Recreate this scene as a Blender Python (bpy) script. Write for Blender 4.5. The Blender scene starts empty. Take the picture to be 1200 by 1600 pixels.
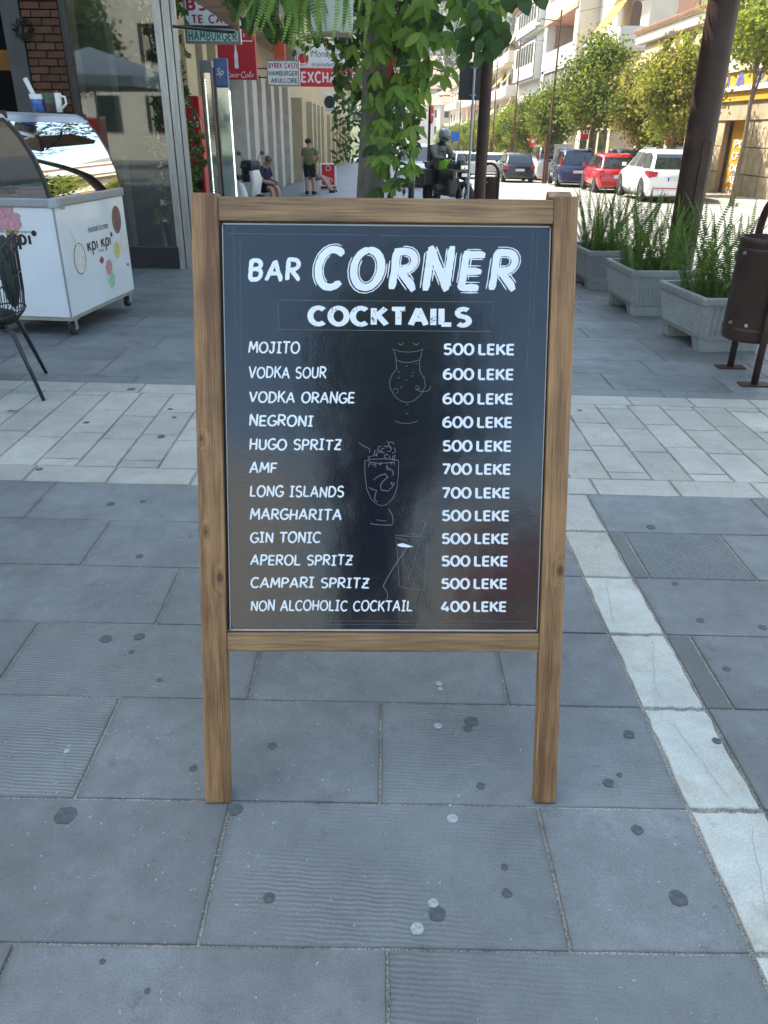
import bpy, bmesh, math, random
from mathutils import Vector, Matrix, noise
R = math.radians
S = bpy.context.scene
COL = S.collection
PI = math.pi

# ---------------------------------------------------------------- camera, light, exposure
H = 1.57
F_PX = 1202.0
cam_d = bpy.data.cameras.new("camera"); cam = bpy.data.objects.new("camera", cam_d); COL.objects.link(cam)
cam_d.sensor_fit = 'VERTICAL'; cam_d.sensor_height = 24.0; cam_d.lens = 24.0 * F_PX / 1600.0
cam_d.clip_start = 0.02; cam_d.clip_end = 3000
CR = Matrix.Rotation(R(-0.45), 3, 'Z') @ Matrix.Rotation(R(90 - 26.4), 3, 'X') @ Matrix.Rotation(R(0.64), 3, 'Z')
cam.matrix_world = Matrix.Translation((0, 0, H)) @ CR.to_4x4()
S.camera = cam

SUN_EL, SUN_AZ = 54.0, -30.0      # azimuth: light travels towards +X, turned this far to +Y (negative: towards the camera)
world = bpy.data.worlds.new("World"); S.world = world; world.use_nodes = True
wn = world.node_tree.nodes; wl = world.node_tree.links
sky = wn.new('ShaderNodeTexSky'); sky.sky_type = 'NISHITA'; sky.sun_disc = False
sky.sun_elevation = R(SUN_EL); sky.air_density = 1.0; sky.dust_density = 1.6; sky.ozone_density = 1.0
bg = wn['Background']; bg.inputs['Strength'].default_value = 0.15
tint = wn.new('ShaderNodeVectorMath'); tint.operation = 'MULTIPLY'; tint.inputs[1].default_value = (1.0, 1.03, .93)   # one even tint: the phone's white balance
wl.new(sky.outputs[0], tint.inputs[0]); wl.new(tint.outputs[0], bg.inputs['Color'])
ldir = Vector((math.cos(R(SUN_EL)) * math.cos(R(SUN_AZ)), math.cos(R(SUN_EL)) * math.sin(R(SUN_AZ)), -math.sin(R(SUN_EL))))
sd = -ldir
sky.sun_rotation = math.atan2(sd.x, sd.y)
sun_d = bpy.data.lights.new("sun", 'SUN'); sun_d.energy = 3.4; sun_d.angle = R(0.5); sun_d.color = (1, .94, .82)
sun = bpy.data.objects.new("sun", sun_d); COL.objects.link(sun)
sun.rotation_euler = ldir.to_track_quat('-Z', 'Y').to_euler(); sun.location = (-20, -10, 40)
vs = S.view_settings; vs.view_transform = 'Standard'; vs.look = 'None'; vs.gamma = 1.0; vs.exposure = 1.95
vs.use_curve_mapping = False

# ---------------------------------------------------------------- helpers
def ray(px, py):
    return CR @ Vector(((px - 600) / F_PX, -(py - 800) / F_PX, -1.0))
O = Vector((0, 0, H))
def at(px, py, Y):
    d = ray(px, py); return O + d * (Y / d.y)
def onplane(px, py, p, n):
    d = ray(px, py); return O + d * ((Vector(p) - O).dot(n) / d.dot(n))
def ground_z(y):
    return 0.0 if y < 6 else -0.02 * (y - 6)
def on_ground(px, py, dz=0.0):
    p = onplane(px, py, (0, 0, dz), Vector((0, 0, 1)))
    for _ in range(12):
        p = onplane(px, py, (0, 0, ground_z(p.y) + dz), Vector((0, 0, 1)))
    return p

def tag(o, label=None, cat=None, group=None, kind=None):
    if label: o['label'] = label
    if cat: o['category'] = cat
    if group: o['group'] = group
    if kind: o['kind'] = kind
    return o
def empty(name, loc=(0, 0, 0), rz=0.0, label=None, cat=None, group=None, kind=None):
    o = bpy.data.objects.new(name, None); COL.objects.link(o); o.location = loc; o.rotation_euler = (0, 0, rz)
    o.empty_display_size = .1
    return tag(o, label, cat, group, kind)
def copy_tree(o, parent=None):
    c = o.copy(); COL.objects.link(c)
    if parent is not None: c.parent = parent
    for ch in list(o.children): copy_tree(ch, c)
    return c
def dup(o, loc, rz, label, group=None, scale=None):
    c = copy_tree(o); c.location = loc; c.rotation_euler[2] = rz; c['label'] = label
    if group: c['group'] = group
    if scale is not None: c.scale = scale
    return c

class MB:
    def __init__(s): s.v = []; s.f = []; s.sm = []
    def add(s, vs, fs, smooth=False, m=None):
        b = len(s.v)
        for p in vs:
            p = Vector(p); s.v.append(m @ p if m is not None else p)
        for f in fs: s.f.append([b + i for i in f]); s.sm.append(smooth)
        return s
    def box(s, c, d, m=None, bev=0.0):
        cx, cy, cz = c; x, y, z = d[0] / 2, d[1] / 2, d[2] / 2
        if bev <= 0:
            vs = [(cx + a * x, cy + b * y, cz + e * z) for a in (-1, 1) for b in (-1, 1) for e in (-1, 1)]
            fs = [(0, 1, 3, 2), (4, 6, 7, 5), (0, 4, 5, 1), (2, 3, 7, 6), (0, 2, 6, 4), (1, 5, 7, 3)]
            return s.add(vs, fs, False, m)
        bm = bmesh.new(); bmesh.ops.create_cube(bm, size=1)
        for v in bm.verts: v.co = Vector((v.co.x * d[0], v.co.y * d[1], v.co.z * d[2]))
        bmesh.ops.bevel(bm, geom=bm.edges[:] , offset=min(bev, min(d) * .45), segments=2, affect='EDGES', profile=.6)
        bm.verts.index_update()
        vs = [v.co + Vector(c) for v in bm.verts]; fs = [[v.index for v in f.verts] for f in bm.faces]; bm.free()
        return s.add(vs, fs, False, m)
    def cone(s, p0, p1, r0, r1, n=10, caps=True, smooth=True, m=None):
        p0 = Vector(p0); p1 = Vector(p1); d = (p1 - p0).normalized()
        a = d.orthogonal().normalized(); b = d.cross(a)
        vs = []
        for p, r in ((p0, r0), (p1, r1)):
            for i in range(n):
                t = 2 * PI * i / n; vs.append(p + a * (r * math.cos(t)) + b * (r * math.sin(t)))
        fs = [(i, (i + 1) % n, n + (i + 1) % n, n + i) for i in range(n)]
        s.add(vs, fs, smooth, m)
        if caps:
            s.add(vs[:n], [list(range(n))[::-1]], False, m); s.add(vs[n:], [list(range(n))], False, m)
        return s
    def tube(s, pts, r, n=8, closed=False, m=None):
        pts = [Vector(p) for p in pts]; N = len(pts); rr = r if isinstance(r, (list, tuple)) else [r] * N
        vs = []; prev = None
        for i, p in enumerate(pts):
            if closed: d = pts[(i + 1) % N] - pts[i - 1]
            else: d = pts[min(i + 1, N - 1)] - pts[max(i - 1, 0)]
            if d.length < 1e-9: d = Vector((0, 0, 1))
            d.normalize()
            a = d.orthogonal().normalized() if prev is None else (prev - d * prev.dot(d))
            if a.length < 1e-6: a = d.orthogonal()
            a.normalize(); prev = a; b = d.cross(a)
            for k in range(n):
                t = 2 * PI * k / n; vs.append(p + (a * math.cos(t) + b * math.sin(t)) * rr[i])
        fs = []
        for i in range(N if closed else N - 1):
            j = (i + 1) % N
            for k in range(n): fs.append((i * n + k, i * n + (k + 1) % n, j * n + (k + 1) % n, j * n + k))
        if not closed: fs += [list(range(n))[::-1], [(N - 1) * n + k for k in range(n)]]
        return s.add(vs, fs, True, m)
    def lathe(s, prof, n=16, m=None, c=(0, 0, 0), smooth=True):
        vs = [(c[0] + r * math.cos(2 * PI * k / n), c[1] + r * math.sin(2 * PI * k / n), c[2] + z) for r, z in prof for k in range(n)]
        fs = [(i * n + k, i * n + (k + 1) % n, (i + 1) * n + (k + 1) % n, (i + 1) * n + k) for i in range(len(prof) - 1) for k in range(n)]
        return s.add(vs, fs, smooth, m)
    def prism(s, poly, h0, h1, axis='z', m=None):
        def P(a, b, h): return {'z': (a, b, h), 'y': (a, h, b), 'x': (h, a, b)}[axis]
        n = len(poly); vs = [P(a, b, h0) for a, b in poly] + [P(a, b, h1) for a, b in poly]
        fs = [list(range(n)), [n + i for i in range(n)][::-1]] + [(i, n + i, n + (i + 1) % n, (i + 1) % n) for i in range(n)]
        return s.add(vs, fs, False, m)
    def loft(s, rings, closed=True, smooth=True, caps=True, m=None):
        n = len(rings[0]); vs = [p for r in rings for p in r]; fs = []
        for i in range(len(rings) - 1):
            for k in range(n if closed else n - 1):
                fs.append((i * n + k, i * n + (k + 1) % n, (i + 1) * n + (k + 1) % n, (i + 1) * n + k))
        s.add(vs, fs, smooth, m)
        if caps and closed:
            s.add(rings[0], [list(range(n))[::-1]], False, m); s.add(rings[-1], [list(range(n))], False, m)
        return s
    def ball(s, c, r, n=10, m=None):
        rx, ry, rz = r if isinstance(r, (tuple, list)) else (r, r, r)
        k = max(5, n * 2 // 3)
        prof = [(max(1e-4, math.sin(PI * i / k)), -math.cos(PI * i / k)) for i in range(k + 1)]
        vs = [(c[0] + rx * a * math.cos(2 * PI * j / n), c[1] + ry * a * math.sin(2 * PI * j / n), c[2] + rz * b) for a, b in prof for j in range(n)]
        fs = [(i * n + j, i * n + (j + 1) % n, (i + 1) * n + (j + 1) % n, (i + 1) * n + j) for i in range(k) for j in range(n)]
        return s.add(vs, fs, True, m)
    def mesh(s, name):
        me = bpy.data.meshes.new(name); me.from_pydata([tuple(v) for v in s.v], [], s.f)
        me.polygons.foreach_set('use_smooth', s.sm)
        bm = bmesh.new(); bm.from_mesh(me); bmesh.ops.recalc_face_normals(bm, faces=bm.faces[:]) if s.fixn else None
        bm.to_mesh(me); bm.free(); me.update(); return me
    fixn = True
    def build(s, name, mat, parent=None, loc=(0, 0, 0), rot=(0, 0, 0), fix=True, **t):
        s.fixn = fix
        me = s.mesh(name); me.materials.append(mat)
        o = bpy.data.objects.new(name, me); COL.objects.link(o)
        if parent is not None: o.parent = parent
        o.location = loc; o.rotation_euler = rot
        return tag(o, **t)
def part(name, me, mat, parent, loc=(0, 0, 0), rot=(0, 0, 0), scale=(1, 1, 1)):
    o = bpy.data.objects.new(name, me); COL.objects.link(o); o.parent = parent
    if mat is not None and len(me.materials) == 0: me.materials.append(mat)
    o.location = loc; o.rotation_euler = rot; o.scale = scale
    return o

# ---------------------------------------------------------------- materials
def newmat(name):
    m = bpy.data.materials.new(name); m.use_nodes = True; nt = m.node_tree
    return m, nt, nt.nodes['Principled BSDF']
def nd(nt, t, **k):
    n = nt.nodes.new(t)
    for a, b in k.items():
        if a in n.inputs.keys() if hasattr(n.inputs, 'keys') else False: n.inputs[a].default_value = b
        else: setattr(n, a, b)
    return n
def M(name, col, rough=.6, var=.12, scale=6.0, bump=.0, metal=0.0, coat=0.0, rnd=0.0, spec=.5, stretch=None, emit=None, bscale=None, trans=0.0, alpha=1.0, dirt=0.0):
    m, nt, b = newmat(name); L = nt.links
    b.inputs['Roughness'].default_value = rough; b.inputs['Metallic'].default_value = metal
    b.inputs['Coat Weight'].default_value = coat; b.inputs['Specular IOR Level'].default_value = spec
    b.inputs['Transmission Weight'].default_value = trans; b.inputs['Alpha'].default_value = alpha
    c4 = (*col, 1)
    tc = nd(nt, 'ShaderNodeTexCoord'); vec = tc.outputs['Object']
    if stretch:
        mp = nd(nt, 'ShaderNodeMapping'); mp.inputs['Scale'].default_value = stretch; L.new(vec, mp.inputs[0]); vec = mp.outputs[0]
    nz = nd(nt, 'ShaderNodeTexNoise'); nz.inputs['Scale'].default_value = scale; nz.inputs['Detail'].default_value = 5
    L.new(vec, nz.inputs['Vector'])
    mr = nd(nt, 'ShaderNodeMapRange'); mr.inputs[1].default_value = .3; mr.inputs[2].default_value = .7
    mr.inputs[3].default_value = 1 - var; mr.inputs[4].default_value = 1 + var; L.new(nz.outputs[0], mr.inputs[0])
    fac = mr.outputs[0]
    if rnd:
        oi = nd(nt, 'ShaderNodeObjectInfo'); m2 = nd(nt, 'ShaderNodeMapRange'); m2.inputs[3].default_value = 1 - rnd; m2.inputs[4].default_value = 1 + rnd
        L.new(oi.outputs['Random'], m2.inputs[0]); mu = nd(nt, 'ShaderNodeMath', operation='MULTIPLY'); L.new(fac, mu.inputs[0]); L.new(m2.outputs[0], mu.inputs[1]); fac = mu.outputs[0]
    vm = nd(nt, 'ShaderNodeVectorMath', operation='SCALE'); vm.inputs[0].default_value = col; L.new(fac, vm.inputs[3])
    out = vm.outputs[0]
    if dirt:
        n2 = nd(nt, 'ShaderNodeTexNoise'); n2.inputs['Scale'].default_value = scale * .35; n2.inputs['Detail'].default_value = 8; n2.inputs['Roughness'].default_value = .7
        L.new(vec, n2.inputs['Vector']); r2 = nd(nt, 'ShaderNodeMapRange'); r2.inputs[1].default_value = .5; r2.inputs[2].default_value = .75; r2.inputs[4].default_value = dirt
        L.new(n2.outputs[0], r2.inputs[0]); mx = nd(nt, 'ShaderNodeMix', data_type='RGBA'); L.new(r2.outputs[0], mx.inputs[0]); L.new(out, mx.inputs[6])
        mx.inputs[7].default_value = (.09, .075, .055, 1); out = mx.outputs[2]
    L.new(out, b.inputs['Base Color'])
    if bump:
        n3 = nd(nt, 'ShaderNodeTexNoise'); n3.inputs['Scale'].default_value = bscale or scale * 5; n3.inputs['Detail'].default_value = 6; L.new(vec, n3.inputs['Vector'])
        bp = nd(nt, 'ShaderNodeBump'); bp.inputs['Strength'].default_value = bump; bp.inputs['Distance'].default_value = .01; L.new(n3.outputs[0], bp.inputs['Height']); L.new(bp.outputs[0], b.inputs['Normal'])
    if emit:
        b.inputs['Emission Color'].default_value = (*emit[0], 1); b.inputs['Emission Strength'].default_value = emit[1]
    return m
def leafM(name, col, rough=.55, var=.25, scale=8, rnd=.15, tr=.35):
    m = M(name, col, rough, var, scale, rnd=rnd, spec=.3); nt = m.node_tree; L = nt.links; b = nt.nodes['Principled BSDF']; o = nt.nodes['Material Output']
    t = nd(nt, 'ShaderNodeBsdfTranslucent'); src = b.inputs['Base Color'].links[0].from_socket
    g = nd(nt, 'ShaderNodeVectorMath', operation='MULTIPLY'); L.new(src, g.inputs[0]); g.inputs[1].default_value = (1.5, 1.35, .6); L.new(g.outputs[0], t.inputs[0])
    mx = nd(nt, 'ShaderNodeMixShader'); mx.inputs[0].default_value = tr; L.new(b.outputs[0], mx.inputs[1]); L.new(t.outputs[0], mx.inputs[2]); L.new(mx.outputs[0], o.inputs[0])
    return m
def glassmat(name, col=(.9, .95, .93), rough=.02, ior=1.45, thin=True, tint=.85, refl=1.6):
    m, nt, b = newmat(name); L = nt.links; nt.nodes.remove(b)
    o = nt.nodes['Material Output']; g = nd(nt, 'ShaderNodeBsdfGlossy'); g.inputs['Roughness'].default_value = rough
    t = nd(nt, 'ShaderNodeBsdfTransparent'); t.inputs[0].default_value = (*[c * tint for c in col], 1)
    fr = nd(nt, 'ShaderNodeFresnel'); fr.inputs[0].default_value = ior
    ad = nd(nt, 'ShaderNodeMath', operation='MULTIPLY_ADD'); ad.inputs[1].default_value = refl; ad.inputs[2].default_value = .02; L.new(fr.outputs[0], ad.inputs[0])
    mx = nd(nt, 'ShaderNodeMixShader'); L.new(ad.outputs[0], mx.inputs[0]); L.new(t.outputs[0], mx.inputs[1]); L.new(g.outputs[0], mx.inputs[2]); L.new(mx.outputs[0], o.inputs[0])
    return m
def stonemat(name, col, speck=.5, rnd=.1, ripple=0.0, blotch=.25, rough=.55, bump=.25, warm=None, flecks=0.0):
    m, nt, b = newmat(name); L = nt.links
    tc = nd(nt, 'ShaderNodeTexCoord'); geo = nd(nt, 'ShaderNodeNewGeometry'); vec = geo.outputs['Position']
    def noi(sc, det=6, ro=.6, v=None):
        n = nd(nt, 'ShaderNodeTexNoise'); n.inputs['Scale'].default_value = sc; n.inputs['Detail'].default_value = det; n.inputs['Roughness'].default_value = ro; L.new(v or vec, n.inputs['Vector']); return n.outputs[0]
    def rng(x, a, b_, c, d):
        r = nd(nt, 'ShaderNodeMapRange'); r.inputs[1].default_value = a; r.inputs[2].default_value = b_; r.inputs[3].default_value = c; r.inputs[4].default_value = d; L.new(x, r.inputs[0]); return r.outputs[0]
    def mul(a, b_):
        q = nd(nt, 'ShaderNodeMath', operation='MULTIPLY'); L.new(a, q.inputs[0]); L.new(b_, q.inputs[1]); return q.outputs[0]
    big = rng(noi(2.2, 8, .65), .3, .7, 1 - blotch, 1 + blotch)
    med = rng(noi(14, 6, .7), .3, .7, 1 - blotch * .5, 1 + blotch * .5)
    fine = rng(noi(260, 3, .7), .3, .7, 1 - speck * .5, 1 + speck * .5)
    oi = nd(nt, 'ShaderNodeObjectInfo'); ob = rng(oi.outputs['Random'], 0, 1, 1 - rnd, 1 + rnd)
    fac = mul(mul(big, med), mul(fine, ob))
    dk = rng(noi(9, 5, .75), .60, .70, 1.0, .74); fac = mul(fac, dk)
    dk2 = rng(noi(33, 4, .7), .60, .72, 1.0, .76); fac = mul(fac, dk2)
    lt_ = rng(noi(70, 2, .5), .70, .76, 1.0, 1.28); fac = mul(fac, lt_)
    sp_ = nd(nt, 'ShaderNodeSeparateXYZ'); L.new(tc.outputs['Generated'], sp_.inputs[0])
    def pp(o):
        q = nd(nt, 'ShaderNodeMath', operation='PINGPONG'); q.inputs[1].default_value = .5; L.new(o, q.inputs[0]); return q.outputs[0]
    mn = nd(nt, 'ShaderNodeMath', operation='MINIMUM'); L.new(pp(sp_.outputs[0]), mn.inputs[0]); L.new(pp(sp_.outputs[1]), mn.inputs[1])
    wob = nd(nt, 'ShaderNodeMath', operation='MULTIPLY_ADD'); wob.inputs[1].default_value = .05; L.new(noi(25, 5, .7), wob.inputs[0]); L.new(mn.outputs[0], wob.inputs[2])
    fac = mul(fac, rng(wob.outputs[0], .024, .05, .78, 1.0))
    vm = nd(nt, 'ShaderNodeVectorMath', operation='SCALE'); vm.inputs[0].default_value = col; L.new(fac, vm.inputs[3]); out = vm.outputs[0]
    if warm:
        mx = nd(nt, 'ShaderNodeMix', data_type='RGBA'); L.new(rng(noi(5, 6, .7), .52, .75, 0, .8), mx.inputs[0]); L.new(out, mx.inputs[6]); mx.inputs[7].default_value = (*warm, 1); out = mx.outputs[2]
    L.new(out, b.inputs['Base Color'])
    L.new(rng(noi(6, 4), .3, .7, rough - .1, rough + .12), b.inputs['Roughness'])
    hgt = noi(120, 5, .7)
    if ripple:
        mp = nd(nt, 'ShaderNodeMapping'); mp.inputs['Rotation'].default_value = (0, 0, R(4)); L.new(vec, mp.inputs[0])
        w = nd(nt, 'ShaderNodeTexWave'); w.bands_direction = 'Y'; w.inputs['Scale'].default_value = 26; w.inputs['Distortion'].default_value = 4.0; w.inputs['Detail'].default_value = 2; w.inputs['Detail Scale'].default_value = .6
        L.new(mp.outputs[0], w.inputs['Vector'])
        mk = rng(noi(1.6, 3), .42, .6, 0, ripple); q = mul(w.outputs[1], mk)
        a = nd(nt, 'ShaderNodeMath', operation='MULTIPLY_ADD'); a.inputs[1].default_value = .35; L.new(hgt, a.inputs[0]); L.new(q, a.inputs[2]); hgt = a.outputs[0]
    bp = nd(nt, 'ShaderNodeBump'); bp.inputs['Strength'].default_value = bump; bp.inputs['Distance'].default_value = .004; L.new(hgt, bp.inputs['Height']); L.new(bp.outputs[0], b.inputs['Normal'])
    return m
def woodmat(name, axis, c_lo=(.075, .038, .016), c_hi=(.23, .135, .068), knots=(), sc=1.0):
    m, nt, b = newmat(name); L = nt.links
    tc = nd(nt, 'ShaderNodeTexCoord'); vec = tc.outputs['Object']
    def mth(op, a, b_=None, v=None):
        q = nd(nt, 'ShaderNodeMath', operation=op)
        for i, x in enumerate((a, b_)):
            if x is None: continue
            if isinstance(x, (int, float)): q.inputs[i].default_value = x
            else: L.new(x, q.inputs[i])
        return q.outputs[0]
    along = {'x': 0, 'z': 2}[axis]
    st = [38.0, 38.0, 38.0]; st[along] = 1.6
    disp = None; dark = None
    for (kx, kz, kr) in knots:
        d = nd(nt, 'ShaderNodeVectorMath', operation='SUBTRACT'); L.new(vec, d.inputs[0]); d.inputs[1].default_value = (kx, 0, kz)
        s3 = nd(nt, 'ShaderNodeVectorMath', operation='MULTIPLY'); L.new(d.outputs[0], s3.inputs[0])
        k = [1, 0, 1]; k[along] = .55; s3.inputs[1].default_value = k
        ln = nd(nt, 'ShaderNodeVectorMath', operation='LENGTH'); L.new(s3.outputs[0], ln.inputs[0]); ln = ln.outputs[1]
        e = mth('POWER', 2.718, mth('MULTIPLY', mth('POWER', mth('DIVIDE', ln, kr * 1.6), 2.0), -1.0))
        dk = mth('POWER', 2.718, mth('MULTIPLY', mth('POWER', mth('DIVIDE', ln, kr * .62), 4.0), -1.0))
        dk = mth('MULTIPLY', dk, 1.0)
        disp = e if disp is None else mth('ADD', disp, e); dark = dk if dark is None else mth('MAXIMUM', dark, dk)
    mp = nd(nt, 'ShaderNodeMapping'); mp.inputs['Scale'].default_value = st; L.new(vec, mp.inputs[0])
    oi = nd(nt, 'ShaderNodeObjectInfo')
    ofs = nd(nt, 'ShaderNodeVectorMath', operation='MULTIPLY_ADD'); L.new(oi.outputs['Random'], ofs.inputs[0]); ofs.inputs[1].default_value = (37, 11, 23); L.new(mp.outputs[0], ofs.inputs[2])
    v2 = ofs.outputs[0]
    if disp is not None:
        ad = nd(nt, 'ShaderNodeVectorMath', operation='ADD'); cb = nd(nt, 'ShaderNodeCombineXYZ'); L.new(mth('MULTIPLY', disp, 1.6), cb.inputs[1]); L.new(mth('MULTIPLY', disp, .7), cb.inputs[2 - along]); L.new(v2, ad.inputs[0]); L.new(cb.outputs[0], ad.inputs[1]); v2 = ad.outputs[0]
    n = nd(nt, 'ShaderNodeTexNoise'); n.inputs['Scale'].default_value = sc; n.inputs['Detail'].default_value = 8; n.inputs['Roughness'].default_value = .62; n.inputs['Distortion'].default_value = .5; L.new(v2, n.inputs['Vector'])
    st2 = [420.0] * 3; st2[along] = 9.0
    mp2 = nd(nt, 'ShaderNodeMapping'); mp2.inputs['Scale'].default_value = st2; L.new(vec, mp2.inputs[0])
    n2 = nd(nt, 'ShaderNodeTexNoise'); n2.inputs['Scale'].default_value = 1; n2.inputs['Detail'].default_value = 3; L.new(mp2.outputs[0], n2.inputs['Vector'])
    n4 = nd(nt, 'ShaderNodeTexNoise'); n4.inputs['Scale'].default_value = 5; n4.inputs['Detail'].default_value = 3; L.new(vec, n4.inputs['Vector'])
    f = mth('ADD', mth('MULTIPLY', n.outputs[0], .95), mth('MULTIPLY', mth('SUBTRACT', n2.outputs[0], .5), .6))
    f = mth('ADD', f, mth('MULTIPLY', mth('SUBTRACT', n4.outputs[0], .5), .45))
    cr = nd(nt, 'ShaderNodeValToRGB'); cr.color_ramp.elements[0].position = .33; cr.color_ramp.elements[0].color = (*c_lo, 1); cr.color_ramp.elements[1].position = .68; cr.color_ramp.elements[1].color = (*c_hi, 1)
    L.new(f, cr.inputs[0]); out = cr.outputs[0]
    if dark is not None:
        mx = nd(nt, 'ShaderNodeMix', data_type='RGBA'); L.new(mth('MULTIPLY', dark, .8), mx.inputs[0]); L.new(out, mx.inputs[6]); mx.inputs[7].default_value = (.06, .018, .008, 1); out = mx.outputs[2]
    L.new(out, b.inputs['Base Color']); b.inputs['Roughness'].default_value = .55
    bp = nd(nt, 'ShaderNodeBump'); bp.inputs['Strength'].default_value = .35; bp.inputs['Distance'].default_value = .0015; L.new(mth('ADD', f, mth('MULTIPLY', n2.outputs[0], .8)), bp.inputs['Height']); L.new(bp.outputs[0], b.inputs['Normal'])
    return m

MT = {}
MT['white_paint'] = M('white_print', (.80, .82, .84), .45, .05)
MT['grunge_paint'] = None
MT['steel'] = M('brushed_steel', (.55, .56, .57), .35, .08, 20, metal=1)
MT['alu'] = M('aluminium', (.42, .42, .40), .42, .15, 9, metal=.9, stretch=(6, 6, .5))
MT['black'] = M('black_plastic', (.012, .012, .013), .4, .1)
MT['rubber'] = M('rubber', (.02, .02, .02), .8, .1)
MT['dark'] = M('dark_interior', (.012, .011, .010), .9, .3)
MT['chrome'] = M('chrome', (.7, .7, .7), .12, .03, metal=1)
MT['brown_steel'] = M('brown_painted_steel', (.050, .027, .020), .5, .25, 5, bump=.05, coat=.0, dirt=.12, spec=.3)
MT['skin'] = M('skin', (.40, .22, .15), .5, .08)
MT['white_body'] = M('white_enamel', (.70, .72, .74), .28, .05, 3, coat=.3, dirt=.07)
# ================================================================ PAVING
slate = stonemat('slate', (.147, .160, .163), rnd=.13, blotch=.27, rough=.50, bump=.35)
slate_r = stonemat('slate_rippled', (.150, .164, .167), rnd=.07, ripple=1.0, blotch=.2, rough=.48, bump=.42)
slate_dk = stonemat('slate_dark', (.10, .11, .105), rnd=.05, blotch=.15, rough=.5)
slate_gr = stonemat('slate_granular', (.128, .142, .145), speck=1.6, rnd=.05, blotch=.1, rough=.6, bump=.5)
lime = stonemat('pale_limestone', (.375, .365, .325), speck=.9, rnd=.13, blotch=.16, rough=.6, bump=.5, warm=(.30, .27, .22))
marble = stonemat('white_marble', (.46, .475, .43), speck=.5, rnd=.09, blotch=.20, rough=.5, bump=.3, warm=(.30, .26, .18))
mortar = stonemat('mortar', (.25, .235, .205), speck=2, blotch=.5, rough=.9, bump=.8)
rng = random.Random(5)
pavement = MB()
pavement.add([(-30, -30, -.0045), (3.5, -30, -.0045), (3.5, 6, -.0045), (-30, 6, -.0045), (3.5, 150, -.0045 - .02 * 144), (-30, 150, -.0045 - .02 * 144)], [(0, 1, 2, 3), (3, 2, 4, 5)])

def sk(x, y): return y * (1 - .0115 * x)
def slab(x0, x1, y0, y1, mat, gap=.0035, jit=.0012, name='slab', n=4, th=.03, slope=True):
    pts = []
    cs = [(x0 + gap, y0 + gap), (x1 - gap, y0 + gap), (x1 - gap, y1 - gap), (x0 + gap, y1 - gap)]
    for i in range(4):
        a, b_ = cs[i], cs[(i + 1) % 4]
        for k in range(n):
            t = k / n; pts.append([a[0] + (b_[0] - a[0]) * t + rng.uniform(-jit, jit), a[1] + (b_[1] - a[1]) * t + rng.uniform(-jit, jit)])
    cx, cy = (x0 + x1) / 2, (y0 + y1) / 2
    pts = [(p[0], sk(p[0], p[1])) for p in pts]; cy2 = sk(cx, cy)
    dz = rng.uniform(-.0012, .0012)
    N = len(pts); b = .0025; mb = MB(); gz = ground_z(cy2)
    vs = [(p[0] - cx, p[1] - cy2, -th + ground_z(p[1]) - gz) for p in pts] + [(p[0] - cx, p[1] - cy2, -b + dz + ground_z(p[1]) - gz) for p in pts]
    for p in pts:
        d = Vector((cx - p[0], cy2 - p[1])).normalized() * b
        vs.append((p[0] - cx + d.x, p[1] - cy2 + d.y, dz + ground_z(p[1]) - gz))
    fs = [(k, (k + 1) % N, N + (k + 1) % N, N + k) for k in range(N)] + [(N + k, N + (k + 1) % N, 2 * N + (k + 1) % N, 2 * N + k) for k in range(N)] + [[2 * N + k for k in range(N)]]
    mb.add(vs, fs)
    return mb.build(name, mat, PAV, loc=(cx, cy2, gz), fix=False)
def pav_mat():
    # far paving pattern continues the same slab bond as colour and relief
    m, nt, b = newmat('distant_slate_paving'); L = nt.links
    geo = nd(nt, 'ShaderNodeNewGeometry')
    br = nd(nt, 'ShaderNodeTexBrick'); br.offset = .5; br.inputs['Scale'].default_value = 1; br.inputs['Mortar Size'].default_value = .008; br.inputs['Brick Width'].default_value = .8; br.inputs['Row Height'].default_value = .4
    br.inputs['Color1'].default_value = (.155, .165, .175, 1); br.inputs['Color2'].default_value = (.125, .135, .145, 1); br.inputs['Mortar'].default_value = (.10, .10, .095, 1)
    L.new(geo.outputs['Position'], br.inputs['Vector'])
    n = nd(nt, 'ShaderNodeTexNoise'); n.inputs['Scale'].default_value = 1.1; n.inputs['Detail'].default_value = 8; L.new(geo.outputs['Position'], n.inputs['Vector'])
    r = nd(nt, 'ShaderNodeMapRange'); r.inputs[1].default_value = .3; r.inputs[2].default_value = .7; r.inputs[3].default_value = .75; r.inputs[4].default_value = 1.25; L.new(n.outputs[0], r.inputs[0])
    v = nd(nt, 'ShaderNodeVectorMath', operation='SCALE'); L.new(br.outputs[0], v.inputs[0]); L.new(r.outputs[0], v.inputs[3]); L.new(v.outputs[0], b.inputs['Base Color']); b.inputs['Roughness'].default_value = .5
    return m
PAV = empty('pavement', kind='structure')
pavement.build('mortar_bed', mortar, PAV, fix=False)
far = MB()
far.add([(-30, 11, ground_z(11) - .004), (3.5, 11, ground_z(11) - .004), (3.5, 150, ground_z(150) - .004), (-30, 150, ground_z(150) - .004)], [(0, 1, 2, 3)])
far.add([(-30, -30, -.004), (3.5, -30, -.004), (3.5, -.13, -.004), (-30, -.13, -.004)], [(0, 1, 2, 3)])
far.build('distant_paving', pav_mat(), PAV, fix=False)

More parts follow.
